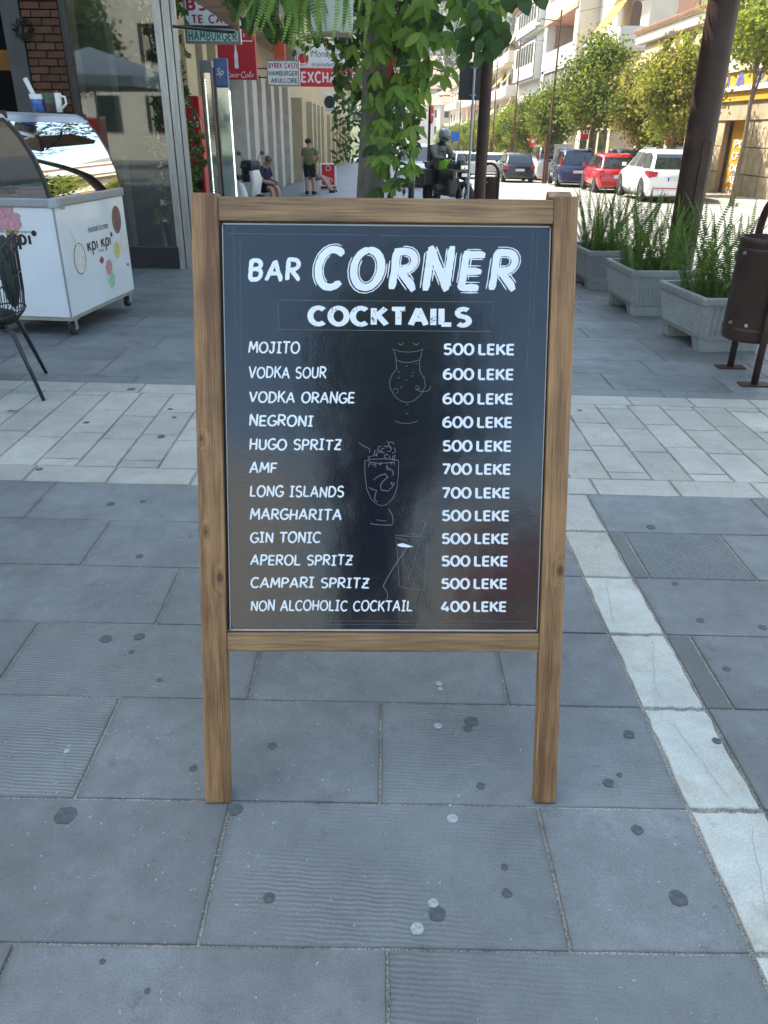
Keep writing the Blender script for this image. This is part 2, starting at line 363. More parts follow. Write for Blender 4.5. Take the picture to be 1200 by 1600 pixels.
RY = [-.13, .267, .664, 1.060, 1.456, 1.852, 2.240, 2.628, 3.020, 3.410]
RJ = [(.016, 0), (.42, 0), (.026, 0), (.419, 0), (.010, 0), (.403, 0), (.014, 0), (.41, 0), (.013, 0)]
SX0, SX1 = .807, 1.005
thin = {6: 1.088, 2: 1.08, 4: 1.085, 7: None, 8: None}
for i in range(len(RY) - 1):
    y0, y1 = RY[i], RY[i + 1]; j0 = RJ[i][0]
    xs = [j0 + .8 * k for k in range(-4, 1) if j0 + .8 * k < SX0 - .08] + [SX0]
    for a, b_ in zip(xs[:-1], xs[1:]):
        if b_ < -2.9: continue
        m = slate_r if (i in (3, 4, 2) and 0 <= a + .4 < .5) or rng.random() < .16 else slate
        slab(a, b_, y0, y1, m)
    slab(SX0, SX1, y0, y1, lime if i >= 7 else marble, gap=.0075, jit=.0045, name='edging_stone', n=9)
    # right of the strip
    if i == 7: xr = [SX1, 1.073, 1.49, 2.29]          # row 2.63-3.02
    elif i in (5, 3): xr = [SX1, 1.088, 1.9, 2.7]
    elif i == 8: xr = [SX1, 1.78, 2.58]
    elif i == 6: xr = [SX1, 1.93, 2.73]
    else: xr = [SX1, 1.62, 2.42]
    for q, (a, b_) in enumerate(zip(xr[:-1], xr[1:])):
        slab(a, b_, y0, y1, slate_dk if (b_ - a) < .12 else (slate_gr if (i == 7 and q == 1) else slate), gap=.0045)
# pale band
xb = [-3.43, -3.01, -2.6, -2.18, -1.763, -1.348, -.929, -.53, -.13, .27, .667, 1.066, 1.463, 1.859, 2.255, 2.65, 3.05, 3.48]
for a, b_ in zip(xb[:-1], xb[1:]):
    slab(a, b_, 3.41, 3.605, lime, gap=.005, jit=.002, name='border_stone')
    slab(a + .17, b_ + .17 if b_ < 3.2 else 3.48, 4.825, 5.015, lime, gap=.004, jit=.002, name='border_stone')
slab(-3.7, -3.26, 4.825, 5.015, lime, name='border_stone'); slab(-3.7, -3.43, 3.41, 3.605, lime, name='border_stone')
xc = [-2.01 + .2128 * k for k in range(-7, 0)] + [-2.01, -1.785, -1.567, -1.357, -1.14] + [-1.14 + .2109 * k for k in range(1, 11)] + [1.178, 1.384, 1.59, 1.795, 2.0, 2.205, 2.41, 2.615, 2.82, 3.025, 3.24, 3.48]
for k, (a, b_) in enumerate(zip(xc[:-1], xc[1:])):
    ys = [3.605, 4.0, 4.375, 4.75, 4.825] if (k % 2) else [3.605, 3.70, 4.08, 4.46, 4.825]
    for u, (c, d) in enumerate(zip(ys[:-1], ys[1:])):
        slab(a, b_, c, d, lime, gap=.0055, jit=.002, name='paving_stone', n=3)
# darker paving beyond the band
for i in range(16):
    y0, y1 = (5.015, 5.17) if i == 0 else (5.17 + .39 * (i - 1), 5.17 + .39 * i)
    off = rng.choice((0, .4, .2, .6)) if i else .3
    x = -5.6 + off
    while x < 3.4:
        w = .8 if rng.random() < .8 else .4
        x1 = min(x + w, 3.48)
        if x1 - x > .08: slab(x, x1, y0, y1, slate, gap=.003, n=2)
        x = x1
# gum spots, drips and droppings: thin marks on the slabs, placed as photographed
gum = M('dried_gum', (.068, .080, .082), .65, .35, 60); chalk = M('white_dropping', (.33, .36, .36), .8, .35, 90)
def spot(px, py, rpx, mat, ragged=.12):
    c = onplane(px, py, (0, 0, .0016), Vector((0, 0, 1))); r = rpx * 1.0 * (c - O).length / F_PX
    n = 26; mb = MB(); pts = []; o_ = rng.uniform(0, 99)
    for k in range(n):
        q = r * (1 + 1.3 * ragged * noise.noise((math.cos(2 * PI * k / n) * 1.6 + o_, math.sin(2 * PI * k / n) * 1.6, 0)) + .03 * rng.uniform(-1, 1)); pts.append((q * math.cos(2 * PI * k / n), q * math.sin(2 * PI * k / n)))
    mb.prism(pts, -.002, .0003, 'z'); mb.build('gum_spot', mat, PAV, loc=(c.x, c.y, .0013 if mat is gum else .0018))
for px, py, rp in ((102, 1273, 15), (368, 1264, 10), (302, 1200, 6), (737, 1126, 10), (731, 1137, 7), (751, 1227, 6), (951, 1223, 8), (983, 1147, 8), (996, 1296, 8), (1060, 1403, 12), (683, 1427, 12), (792, 1395, 7), (788, 1354, 5), (217, 994, 8), (165, 998, 9), (205, 1018, 4), (249, 1062, 4), (218, 869, 6), (173, 787, 6), (223, 783, 4), (298, 838, 3),
                   (1017, 823, 7), (1055, 912, 5), (1192, 980, 6), (968, 1210, 4), (1094, 969, 6), (1120, 1157, 6), (1135, 1045, 6), (205, 608, 6), (266, 639, 4), (272, 652, 4), (252, 682, 6), (135, 660, 5), (61, 733, 5), (906, 641, 4), (420, 1402, 8), (160, 1502, 4), (230, 1548, 4), (425, 1165, 7)):
    spot(px, py, rp, gum, .16)
for px, py, rp in ((707, 1279, 8), (677, 1411, 7), (652, 1451, 9), (684, 1134, 6), (686, 1068, 5), (688, 1076, 4), (104, 1173, 4), (717, 1243, 2), (703, 1258, 2)): spot(px, py, rp, chalk, .06)
fl = MB()
for _ in range(520):
    x = rng.uniform(-1.6, 1.5); y = rng.uniform(.9, 3.3)
    if rng.random() < .55: x = rng.gauss(-.55, .35); y = rng.gauss(1.7, .5)
    L_ = rng.uniform(.003, .013); a = rng.uniform(0, PI); w = rng.uniform(.0006, .002); b2 = rng.uniform(-.6, .6)
    p = [Vector((x, y)) + Vector((math.cos(a + b2 * t), math.sin(a + b2 * t))) * L_ * t for t in (0, .5, 1)]
    nn = Vector((-math.sin(a), math.cos(a))) * w
    fl.add([(p[0].x, p[0].y, .0023), ((p[1] + nn).x, (p[1] + nn).y, .0023), (p[2].x, p[2].y, .0023), ((p[1] - nn).x, (p[1] - nn).y, .0023)], [(0, 3, 2, 1)])
fl.build('pale_scratches', M('scratch', (.40, .42, .43), .8, .2), PAV, fix=False, kind='stuff')
ck = MB()
for x0, y0_, y1_, dr in ((.86, 1.10, 1.40, .09), (.93, 1.50, 1.78, -.05), (.88, 1.95, 2.2, .07), (.95, .72, 1.0, -.06), (.84, 2.3, 2.6, .05)):
    q = [(x0 + dr * t + rng.uniform(-.006, .006), sk(x0, y0_ + (y1_ - y0_) * t), .0022) for t in [i / 9 for i in range(10)]]
    for a, c in zip(q[:-1], q[1:]): ck.add([(a[0] - .0007, a[1], a[2]), (a[0] + .0007, a[1], a[2]), (c[0] + .0007, c[1], c[2]), (c[0] - .0007, c[1], c[2])], [(0, 1, 2, 3)])
ck.build('hairline_cracks', M('crack', (.34, .33, .29), .9), PAV, fix=False, kind='stuff')
# dry leaf by the chair
lf = MB(); lf.add([(0, 0, 0), (.03, .012, .01), (.06, .006, .004), (.085, 0, .012), (.06, -.02, .006), (.03, -.022, .012)], [(0, 1, 5), (1, 2, 4, 5), (2, 3, 4)])
lp = on_ground(8, 642); lf.build('fallen_leaf', M('dry_leaf', (.42, .36, .2), .7), None, loc=(lp.x, lp.y, .004), fix=False, label='small curled dry yellow leaf lying on the pale stone band at left', cat='leaf')

# ================================================================ ROAD, KERB, FAR GROUND
road_m, nt, b = newmat('stone_sett_road'); L = nt.links
geo = nd(nt, 'ShaderNodeNewGeometry'); mp = nd(nt, 'ShaderNodeMapping'); mp.inputs['Rotation'].default_value = (0, 0, R(45)); L.new(geo.outputs['Position'], mp.inputs[0])
br = nd(nt, 'ShaderNodeTexBrick'); br.inputs['Scale'].default_value = 1; br.inputs['Brick Width'].default_value = .42; br.inputs['Row Height'].default_value = .21; br.inputs['Mortar Size'].default_value = .012
br.inputs['Color1'].default_value = (.36, .34, .30, 1); br.inputs['Color2'].default_value = (.28, .27, .25, 1); br.inputs['Mortar'].default_value = (.17, .155, .13, 1); L.new(mp.outputs[0], br.inputs['Vector'])
n_ = nd(nt, 'ShaderNodeTexNoise'); n_.inputs['Scale'].default_value = .6; n_.inputs['Detail'].default_value = 8; L.new(geo.outputs['Position'], n_.inputs['Vector'])
r_ = nd(nt, 'ShaderNodeMapRange'); r_.inputs[1].default_value = .3; r_.inputs[2].default_value = .7; r_.inputs[3].default_value = .8; r_.inputs[4].default_value = 1.2; L.new(n_.outputs[0], r_.inputs[0])
v_ = nd(nt, 'ShaderNodeVectorMath', operation='SCALE'); L.new(br.outputs[0], v_.inputs[0]); L.new(r_.outputs[0], v_.inputs[3]); L.new(v_.outputs[0], b.inputs['Base Color']); b.inputs['Roughness'].default_value = .75
def strip(name, x0, x1, dz, mat, y0=-30, y1=150, **k):
    mb = MB(); ys = [y0, 6, y1]
    for a, b_ in zip(ys[:-1], ys[1:]):
        mb.add([(x0, a, ground_z(a) + dz), (x1, a, ground_z(a) + dz), (x1, b_, ground_z(b_) + dz), (x0, b_, ground_z(b_) + dz)], [(0, 1, 2, 3)])
    return mb.build(name, mat, None, fix=False, kind='structure', **k)
strip('road', 3.62, 11.4, -.11, road_m)
kb = MB(); 
for a, b_ in ((-30, 6), (6, 150)):
    for x in (3.56, 11.46):
        kb.add([(x + i * .06, y, ground_z(y) + z) for i in (-1, 1) for y in (a, b_) for z in (-.15, 0.002)], [(0, 1, 3, 2), (4, 6, 7, 5), (1, 5, 7, 3), (0, 2, 6, 4)])
kb.build('kerb', lime, None, kind='structure')
strip('far_pavement', 11.52, 30, 0, stonemat('warm_paving', (.40, .37, .32), blotch=.2, rough=.8), )
gm = MB(); gm.add([(-900, -900, -.4), (900, -900, -.4), (900, 6, -.4), (-900, 6, -.4), (900, 150, -3.4), (-900, 150, -3.4), (900, 1200, -4), (-900, 1200, -4)], [(0, 1, 2, 3), (3, 2, 4, 5), (5, 4, 6, 7)])
gm.build('ground', M('dusty_ground', (.30, .27, .22), .9, .2, .5), None, fix=False, kind='structure')
# the photographer's side of the square
bk = MB()

# ================================================================ LETTERING TOOLS
def arc(cx, cy, rx, ry, a0, a1, n=9):
    return [(cx + rx * math.cos(R(a0 + (a1 - a0) * i / n)), cy + ry * math.sin(R(a0 + (a1 - a0) * i / n))) for i in range(n + 1)]
GL = {
 'A': (.68, [[(0, 0), (.34, 1)], [(.34, 1), (.68, 0)], [(.12, .34), (.56, .34)]]),
 'B': (.56, [[(.04, 0), (.04, 1)], [(.04, .98)] + arc(.26, .76, .24, .22, 90, -90, 7) + [(.04, .54)], [(.04, .54)] + arc(.28, .28, .27, .26, 90, -90, 7) + [(.04, .02)]]),
 'C': (.62, [arc(.36, .5, .36, .5, 48, 312, 14)]),
 'D': (.64, [[(.04, 0), (.04, 1)], [(.04, .98), (.2, .98)] + arc(.22, .5, .4, .48, 88, -88, 12) + [(.04, .02)]]),
 'E': (.50, [[(.04, 0), (.04, 1)], [(.04, .96), (.5, .96)], [(.04, .5), (.46, .5)], [(.04, .04), (.5, .04)]]),
 'F': (.48, [[(.04, 0), (.04, 1)], [(.04, .96), (.5, .96)], [(.04, .5), (.42, .5)]]),
 'G': (.64, [arc(.36, .5, .36, .5, 50, 345, 14) + [(.64, .44), (.40, .44)]]),
 'H': (.60, [[(.04, 0), (.04, 1)], [(.56, 0), (.56, 1)], [(.04, .5), (.56, .5)]]),
 'I': (.36, [[(.18, 0), (.18, 1)], [(0, .97), (.36, .97)], [(0, .03), (.36, .03)]]),
 'i': (.10, [[(.05, 0), (.05, 1)]]),
 'J': (.48, [[(.12, .97), (.5, .97)], [(.36, .97), (.36, .3)] + arc(.18, .26, .18, .25, -10, -170, 7)]),
 'K': (.58, [[(.04, 0), (.04, 1)], [(.56, 1), (.06, .42)], [(.22, .58), (.6, 0)]]),
 'L': (.46, [[(.04, 1), (.04, .04)], [(.04, .04), (.48, .04)]]),
 'M': (.76, [[(.02, 0), (.1, 1)], [(.1, 1), (.38, .28)], [(.38, .28), (.68, 1)], [(.68, 1), (.76, 0)]]),
 'N': (.62, [[(.04, 0), (.04, 1)], [(.04, 1), (.58, 0)], [(.58, 0), (.58, 1)]]),
 'O': (.72, [arc(.36, .5, .36, .5, 95, 455, 20)]),
 'P': (.54, [[(.04, 0), (.04, 1)], [(.04, .98)] + arc(.26, .72, .27, .26, 90, -90, 8) + [(.04, .46)]]),
 'R': (.58, [[(.04, 0), (.04, 1)], [(.04, .98)] + arc(.28, .73, .26, .25, 90, -90, 8) + [(.04, .48)], [(.2, .48), (.6, 0)]]),
 'S': (.54, [arc(.28, .75, .25, .24, 40, 225, 9) + arc(.27, .26, .26, .26, 70, -140, 10)]),
 'T': (.56, [[(.28, 0), (.28, 1)], [(-.02, .96), (.58, .96)]]),
 'U': (.60, [[(.04, 1), (.04, .35)] + arc(.3, .3, .26, .28, 180, 360, 9) + [(.56, 1)]]),
 'V': (.64, [[(0, 1), (.3, 0)], [(.3, 0), (.64, 1)]]),
 'X': (.62, [[(0, 0), (.62, 1)], [(0, 1), (.62, 0)]]),
 'Y': (.60, [[(0, 1), (.3, .45)], [(.6, 1), (.3, .45), (.3, 0)]]),
 'Z': (.56, [[(.0, .96), (.54, .96)], [(.54, .96), (.02, .04)], [(.02, .04), (.56, .04)], [(.12, .5), (.46, .5)]]),
 '0': (.62, [arc(.31, .5, .31, .5, 90, 450, 20)]),
 '4': (.62, [[(.36, 1), (.02, .26)], [(.02, .24), (.62, .24)], [(.46, 0), (.46, .5)]]),
 '5': (.56, [[(.52, .96), (.12, .96)], [(.12, .98), (.08, .55)], [(.06, .53)] + arc(.27, .3, .28, .28, 105, -145, 10)]),
 '6': (.60, [arc(.31, .3, .28, .28, 90, 450, 14), [(.47, .95)] + arc(.44, .42, .42, .55, 100, 190, 7)]),
 '7': (.54, [[(.0, .96), (.54, .96)], [(.52, .96), (.18, 0)]]),
 ' ': (.30, []), '_': (.07, []), '-': (.3, [[(.03, .45), (.27, .45)]]),
 # script shapes for the drinks lettering
 'c~': (.42, [arc(.24, .28, .22, .28, 40, 320, 9)]),
 'o~': (.46, [arc(.23, .28, .2, .28, 80, 440, 12)]),
 'a~': (.50, [arc(.22, .28, .2, .27, 60, 420, 12), [(.42, .56), (.40, .1), (.5, .02)]]),
 'l~': (.34, [[(.0, .05), (.2, .5), (.30, .9), (.22, 1.05), (.13, .9), (.13, .2), (.22, 0), (.34, .08)]]),
 'C~': (.80, [arc(.44, .52, .40, .5, 60, 300, 12), [(.64, .95), (.55, .78), (.7, .72)], [(.3, -.02), (.6, -.12), (1.1, .0)]]),
 'κ': (.52, [[(.05, 0), (.05, .62)], [(.46, .62), (.08, .3)], [(.18, .38), (.5, 0)]]),
 'ρ': (.56, [[(.05, -.38), (.05, .3)], arc(.29, .31, .24, .30, 90, 450, 14)]),
 'ι': (.16, [[(.08, 0), (.08, .62)]]),
 '°': (.26, [arc(.13, .78, .1, .11, 0, 360, 10)]),
}
def resample(p, step):
    out = [Vector(p[0])]
    for a, b_ in zip(p[:-1], p[1:]):
        a = Vector(a); b_ = Vector(b_); n = max(1, int(round((b_ - a).length / step)))
        for k in range(1, n + 1): out.append(a.lerp(b_, k / n))
    return out
def ribbon(mb, pts, w, z, brush=0.0, rg=None, xf=None):
    """flat stroke in the local x-z plane, z = height off the board"""
    closed = (Vector(pts[0]) - Vector(pts[-1])).length < 1e-4
    if brush: pts = resample(pts, .07)
    pts = [Vector(p) for p in pts]; N = len(pts); Ls = []; Rs = []
    ph = rg.uniform(0, 99) if rg else 0
    for i, p in enumerate(pts):
        if closed: d = pts[(i + 1) % N if i < N - 1 else 1] - pts[i - 1 if i > 0 else -2]
        else: d = pts[min(i + 1, N - 1)] - pts[max(i - 1, 0)]
        d = d.normalized() if d.length > 1e-9 else Vector((1, 0)); nn = Vector((-d.y, d.x))
        wl_ = wr = w / 2; p = p.copy()
        if brush:
            t = i / max(1, N - 1)
            wl_ *= 1 + brush * (1.5 * noise.noise((ph + t * 3.1, 0, 0)) + .35 * rg.uniform(-1, 1)); wr *= 1 + brush * (1.5 * noise.noise((ph + t * 3.1, 9, 0)) + .35 * rg.uniform(-1, 1))
            if i == 0: wl_ *= .75; wr *= .6; p -= d * w * rg.uniform(-.1, .4)
            if i == N - 1: wl_ *= .45; wr *= .8; p += d * w * rg.uniform(-.05, .45)
        elif not closed and N > 2 and 0 < i < N - 1:
            d0 = (pts[i] - pts[i - 1]).normalized(); d1 = (pts[i + 1] - pts[i]).normalized(); c = max(.5, math.sqrt(max(0, (1 + d0.dot(d1)) / 2))); wl_ /= c; wr /= c
        Ls.append(p + nn * wl_); Rs.append(p - nn * wr)
    allp = Ls + Rs
    vs = [xf(q, z) for q in allp]
    mb.add(vs, [(i, i + 1, N + i + 1, N + i) for i in range(N - 1)])
def lettering(mb, text, x0, x1, y0, h, stroke=.17, brush=0.0, lean=0.0, gap=.16, z=.0006, seed=1, tok=None, xf=None, streak=False, lsans=True):
    """text fitted between x0 and x1, baseline y0, cap height h"""
    rg = random.Random(seed); toks = tok or list(text)
    if lsans: toks = ['i' if t == 'I' and not brush else t for t in toks]
    W = 0
    for t in toks: W += GL[t][0] + gap
    W -= gap; sx = (x1 - x0) / (W + stroke * 0.8); x = x0 + stroke * .4 * sx; sy = h * (1 - stroke * .0)
    zz = z
    f = xf or (lambda q, zz_: (q[0], -zz_, q[1]))
    for t in toks:
        w_, strokes = GL[t]
        jy = rg.uniform(-.03, .03) if brush else 0; js = 1 + (rg.uniform(-.05, .05) if brush else 0)
        for st in strokes:
            def tr(q, zq, x=x): # glyph space to board
                yy = stroke * .5 + (q[1] + jy) * (1 - stroke)
                return f((x + (q[0] + lean * yy) * sx, y0 + yy * sy * js), zq)
            pts = [(a, b_) for a, b_ in st]
            # keep the stroke width even though x and y scale differ
            zz += .00002
            ribbon(mb, pts, stroke * (1.0 if abs(sx / h - 1) > 9 else 1.0), zz, brush, rg, tr)
            if streak:
                for k in (-1, 1):
                    off = stroke * rg.uniform(.62, .78) * k; zz += .00002
                    rp = resample(pts, .09); n = len(rp); a = rg.randint(0, max(0, n // 4)); e = n - rg.randint(0, max(0, n // 4))
                    rp = rp[a:e]
                    if len(rp) < 3: continue
                    q = []
                    for i, p in enumerate(rp):
                        d = rp[min(i + 1, len(rp) - 1)] - rp[max(i - 1, 0)]
                        if d.length < 1e-6: continue
                        d.normalize(); q.append(p + Vector((-d.y, d.x)) * off)
                    if len(q) > 2: ribbon(mb, q, stroke * .14, zz, .5, rg, tr)
        x += (w_ + gap) * sx
    return mb
def bfont(text, width, height, mat, parent, loc, rot, name='lettering', bold=0.0, shear=0.0):
    cu = bpy.data.curves.new('txt', 'FONT'); cu.body = text; cu.size = 1; cu.offset = bold; cu.shear = shear; cu.fill_mode = 'FRONT' if hasattr(cu, 'fill_mode') else cu.fill_mode
    cu.resolution_u = 3
    ob = bpy.data.objects.new('txt', cu); COL.objects.link(ob)
    dg = bpy.context.evaluated_depsgraph_get(); me = bpy.data.meshes.new_from_object(ob.evaluated_get(dg))
    bpy.data.objects.remove(ob)
    xs = [v.co.x for v in me.vertices]; ys = [v.co.y for v in me.vertices]
    a, b_, c, d = min(xs), max(xs), min(ys), max(ys)
    for v in me.vertices: v.co = Vector(((v.co.x - a) / (b_ - a) * width, (v.co.y - c) / (d - c) * height, 0))
    me.materials.clear(); me.materials.append(mat)
    o = bpy.data.objects.new(name, me); COL.objects.link(o); o.parent = parent; o.location = loc; o.rotation_euler = rot
    return o

# ================================================================ THE MENU BOARD
LEAN = R(19)
BLc = Vector((-.4429, 1.450, 0)); yawS = math.atan2(.0058, .9116); SW = .9116
sign = empty('sandwich_board', BLc, label='large wooden sandwich board with black glossy cocktail menu standing on the paving', cat='menu board')
sign.rotation_mode = 'ZXY' if False else 'XYZ'
sgm = Matrix.Rotation(yawS, 4, 'Z') @ Matrix.Rotation(-LEAN, 4, 'X')
sign.rotation_euler = sgm.to_euler()
wood_l = woodmat('stained_pine_upright', 'z', c_lo=(.14, .064, .025), c_hi=(.42, .225, .092), knots=((.012, .945, .008), (.018, .715, .007), (.05, .60, .013), (.90, .62, .012)))
wood_r = woodmat('stained_pine_rail', 'x', c_lo=(.14, .072, .030), c_hi=(.37, .22, .10))
def wbox(x0, x1, y0, y1, z0, z1, bev=.003):
    return MB().box(((x0 + x1) / 2, (y0 + y1) / 2, (z0 + z1) / 2), (x1 - x0, y1 - y0, z1 - z0), bev=bev)
wbox(0, .063, 0, .034, 0.004, 1.518).build('leg', wood_l, sign)
wbox(.855, .9116, 0, .034, 0.004, 1.518).build('leg', wood_l, sign)
wbox(.0635, .8545, .003, .032, 1.456, 1.511).build('top_rail', wood_r, sign)
wbox(.0635, .8545, .003, .032, .408, .456).build('bottom_rail', wood_r, sign)
# board with rounded corners, set into the frame
pm, nt, b = newmat('glossy_black_print'); L = nt.links
b.inputs['Base Color'].default_value = (.006, .009, .017, 1); b.inputs['Roughness'].default_value = .14; b.inputs['IOR'].default_value = 1.68; b.inputs['Specular IOR Level'].default_value = .5
tc = nd(nt, 'ShaderNodeTexCoord')
n1 = nd(nt, 'ShaderNodeTexNoise'); n1.inputs['Scale'].default_value = 190; n1.inputs['Detail'].default_value = 3; L.new(tc.outputs['Object'], n1.inputs['Vector'])
n2 = nd(nt, 'ShaderNodeTexNoise'); n2.inputs['Scale'].default_value = 9; n2.inputs['Detail'].default_value = 2; L.new(tc.outputs['Object'], n2.inputs['Vector'])
b1 = nd(nt, 'ShaderNodeBump'); b1.inputs['Strength'].default_value = .22; b1.inputs['Distance'].default_value = .0006; L.new(n1.outputs[0], b1.inputs['Height'])
b2 = nd(nt, 'ShaderNodeBump'); b2.inputs['Strength'].default_value = .25; b2.inputs['Distance'].default_value = .006; L.new(n2.outputs[0], b2.inputs['Height']); L.new(b1.outputs[0], b2.inputs['Normal']); L.new(b2.outputs[0], b.inputs['Normal'])
PX0, PX1, PZ0, PZ1 = .0735, .8475, .4655, 1.4485
rr = .012
poly = []
for cx, cz, a0 in ((PX1 - rr, PZ1 - rr, 0), (PX0 + rr, PZ1 - rr, 90), (PX0 + rr, PZ0 + rr, 180), (PX1 - rr, PZ0 + rr, 270)):
    for k in range(6): poly.append((cx + rr * math.cos(R(a0 + 18 * k)), cz + rr * math.sin(R(a0 + 18 * k))))
MB().prism(poly, .012, .016, 'y').build('menu_panel', pm, sign)
bd = MB()
wh = .0022
for x0, x1, z0, z1 in ((PX1 + .001, PX1 + .001 + wh, PZ0, PZ1), (PX0 - .001 - wh, PX0 - .001, PZ0, PZ1), (PX0, PX1, PZ1 + .0005, PZ1 + .0035), (PX0, PX1, PZ0 - .0045, PZ0 - .001)):
    bd.box(((x0 + x1) / 2, .014, (z0 + z1) / 2), (x1 - x0, .006, z1 - z0))
bd.build('edge_bead', M('pale_bead', (.42, .40, .38), .5), sign)
MB().box((.457, .021, .957), (.80, .008, .99)).build('backing_board', M('dark_backing', (.03, .025, .02), .8), sign)
# rear frame hinged at the top
rear = empty('rear_frame'); bpy.data.objects.remove(rear)
rf = MB(); rmx = Matrix.Translation((0, .036, 1.50)) @ Matrix.Rotation(2 * LEAN, 4, 'X') @ Matrix.Translation((0, 0, -1.50))
for x0, x1, z0, z1, dy in ((.0, .06, .0, 1.512, 0), (.845, .903, .0, 1.526, 0)):
    q = MB().box(((x0 + x1) / 2, .017, (z0 + z1) / 2), (x1 - x0, .034, z1 - z0), m=rmx, bev=.003); q.build('rear_leg', wood_l, sign)
q = MB().box((.4525, .017, 1.48), (.784, .03, .05), m=rmx, bev=.003); q.build('rear_rail', wood_r, sign)
q = MB().box((.4525, .017, .40), (.784, .03, .05), m=rmx, bev=.003); q.build('rear_rail', wood_r, sign)
for x in (.13, .78): MB().cone((x - .03, .034, 1.513), (x + .03, .034, 1.513), .005, .005, 8).build('hinge', MT['steel'], sign)
# grunge paint for the heading
gp, nt, b = newmat('worn_white_print'); L = nt.links
tc = nd(nt, 'ShaderNodeTexCoord'); n1 = nd(nt, 'ShaderNodeTexNoise'); n1.inputs['Scale'].default_value = 240; n1.inputs['Detail'].default_value = 4; L.new(tc.outputs['Object'], n1.inputs['Vector'])
n2 = nd(nt, 'ShaderNodeTexNoise'); n2.inputs['Scale'].default_value = 45; L.new(tc.outputs['Object'], n2.inputs['Vector'])
a_ = nd(nt, 'ShaderNodeMath', operation='ADD'); L.new(n1.outputs[0], a_.inputs[0]); L.new(n2.outputs[0], a_.inputs[1])
r_ = nd(nt, 'ShaderNodeMapRange'); r_.inputs[1].default_value = 1.16; r_.inputs[2].default_value = 1.22; L.new(a_.outputs[0], r_.inputs[0])
mx = nd(nt, 'ShaderNodeMix', data_type='RGBA'); mx.inputs[6].default_value = (.80, .82, .84, 1); mx.inputs[7].default_value = (.06, .07, .09, 1); L.new(r_.outputs[0], mx.inputs[0]); L.new(mx.outputs[2], b.inputs['Base Color']); b.inputs['Roughness'].default_value = .3
yb = .0118
WP = MT['white_paint']
def sgt(name, mb, mat): return mb.build(name, mat, sign, loc=(0, yb, 0), fix=False)
def flip(q, z): return (q[0], -z, q[1])
sgt('lettering', lettering(MB(), 'BAR', .128, .253, 1.317, .058, .21, .22, .12, .27, seed=3), WP)
sgt('lettering', lettering(MB(), 'CORNER', .283, .768, 1.296, .108, .20, .17, .16, .32, seed=12, streak=True), WP)
sgt('lettering', lettering(MB(), 'COCKTAILS', .272, .666, 1.213, .053, .27, 0, 0, .27, seed=3), gp)
items = [('MOJITO', .2515, 1.1485), ('VODKA SOUR', .315, 1.089), ('VODKA ORANGE', .384, 1.030), ('NEGRONI', .283, .973), ('HUGO SPRITZ', .352, .915), ('AMF', .193, .858),
         ('LONG ISLANDS', .358, .799), ('MARGHARITA', .352, .742), ('GIN TONIC', .300, .684), ('APEROL SPRITZ', .380, .627), ('CAMPARI SPRITZ', .421, .569), ('NON ALCOHOLIC COCKTAIL', .530, .510)]
price = ['500', '600', '600', '600', '500', '700', '700', '500', '500', '500', '500', '400']
for k, ((t, xe, yz), pr) in enumerate(zip(items, price)):
    xs = .127 - .0004 * k
    sgt('lettering', lettering(MB(), t, xs, xe, yz + .001, .0305, .165, .14, .10, .19, seed=20 + k), WP)
    sgt('lettering', lettering(MB(), '', .598 + .0004 * k, .773 - .0002 * k, yz - .0005, .0310, .205, 0, 0, .19, seed=1, tok=list(pr) + ['_'] + list('LEKE')), WP)
# printed rules
ln = MB(); hair = M('faint_print', (.15, .165, .19), .4)
def line(pts, w, z=.0005): ribbon(ln, pts, w, z, 0, None, flip)
line([(.205, 1.276), (.716, 1.2755)], .0009); line([(.201, 1.2765), (.2015, 1.207)], .0009); line([(.201, 1.207), (.714, 1.206)], .0010); line([(.7165, 1.275), (.716, 1.222)], .0005, .0007)
line([(.085, 1.4285), (.42, 1.428)], .0008); line([(.44, 1.4275), (.76, 1.4265)], .0006)
line([(.098, 1.445), (.097, 1.20)], .0006); line([(.113, 1.42), (.109, 1.12)], .0006); line([(.82, 1.44), (.815, 1.22)], .0005); line([(.808, 1.44), (.803, 1.12)], .0005)
line([(.30, .487), (.83, .486)], .0006); line([(.31, .478), (.70, .4775)], .0006)
# glass drawings traced in the board's own plane
nrm = (sgm.to_3x3() @ Vector((0, -1, 0))); smi = (Matrix.Translation(BLc) @ sgm).inverted()
def bl(x, y):
    p = smi @ onplane(560 + x / 3.81, 520 + y / 3.81, BLc - nrm * .012, nrm); return (p.x, p.z)
def dl(pts, w=.0011, z=.0005): line([bl(*p) for p in pts], w, z)
sgt('printed_rules', ln, hair)['kind'] = 'stuff'; ln = MB()
dl([(205, 95), (222, 140), (228, 215), (200, 250), (185, 290), (190, 330), (215, 375), (250, 405), (290, 415), (330, 405), (370, 372), (398, 320), (395, 280), (365, 225), (365, 160), (382, 98)])
dl([(210, 98), (250, 112), (300, 115), (350, 110), (385, 97)], z=.0006); dl([(225, 160), (260, 175), (300, 178), (360, 163)], z=.0006)
dl([(235, 62), (254, 74), (270, 62)], z=.0006); dl([(325, 62), (345, 73), (362, 62)], z=.0006); dl([(220, 525), (255, 538), (300, 541), (355, 525)])
for q in ((240, 235), (285, 200), (325, 240), (345, 185), (285, 285), (240, 270), (320, 260), (255, 325), (395, 262), (290, 430), (290, 482)): dl([(q[0] - 7, q[1] - 4), q, (q[0] + 8, q[1] - 5)], .0008, .0007)
dl([(340, 330), (360, 345), (390, 352), (420, 342), (430, 318)], .0013, .0007); dl([(340, 318), (355, 315), (365, 330), (350, 340), (337, 330)], .0008, .0008); dl([(205, 345), (215, 330), (235, 335), (236, 355), (222, 362)], .0008, .0007)
sgt('printed_glass', ln, hair)['kind'] = 'stuff'; ln = MB()
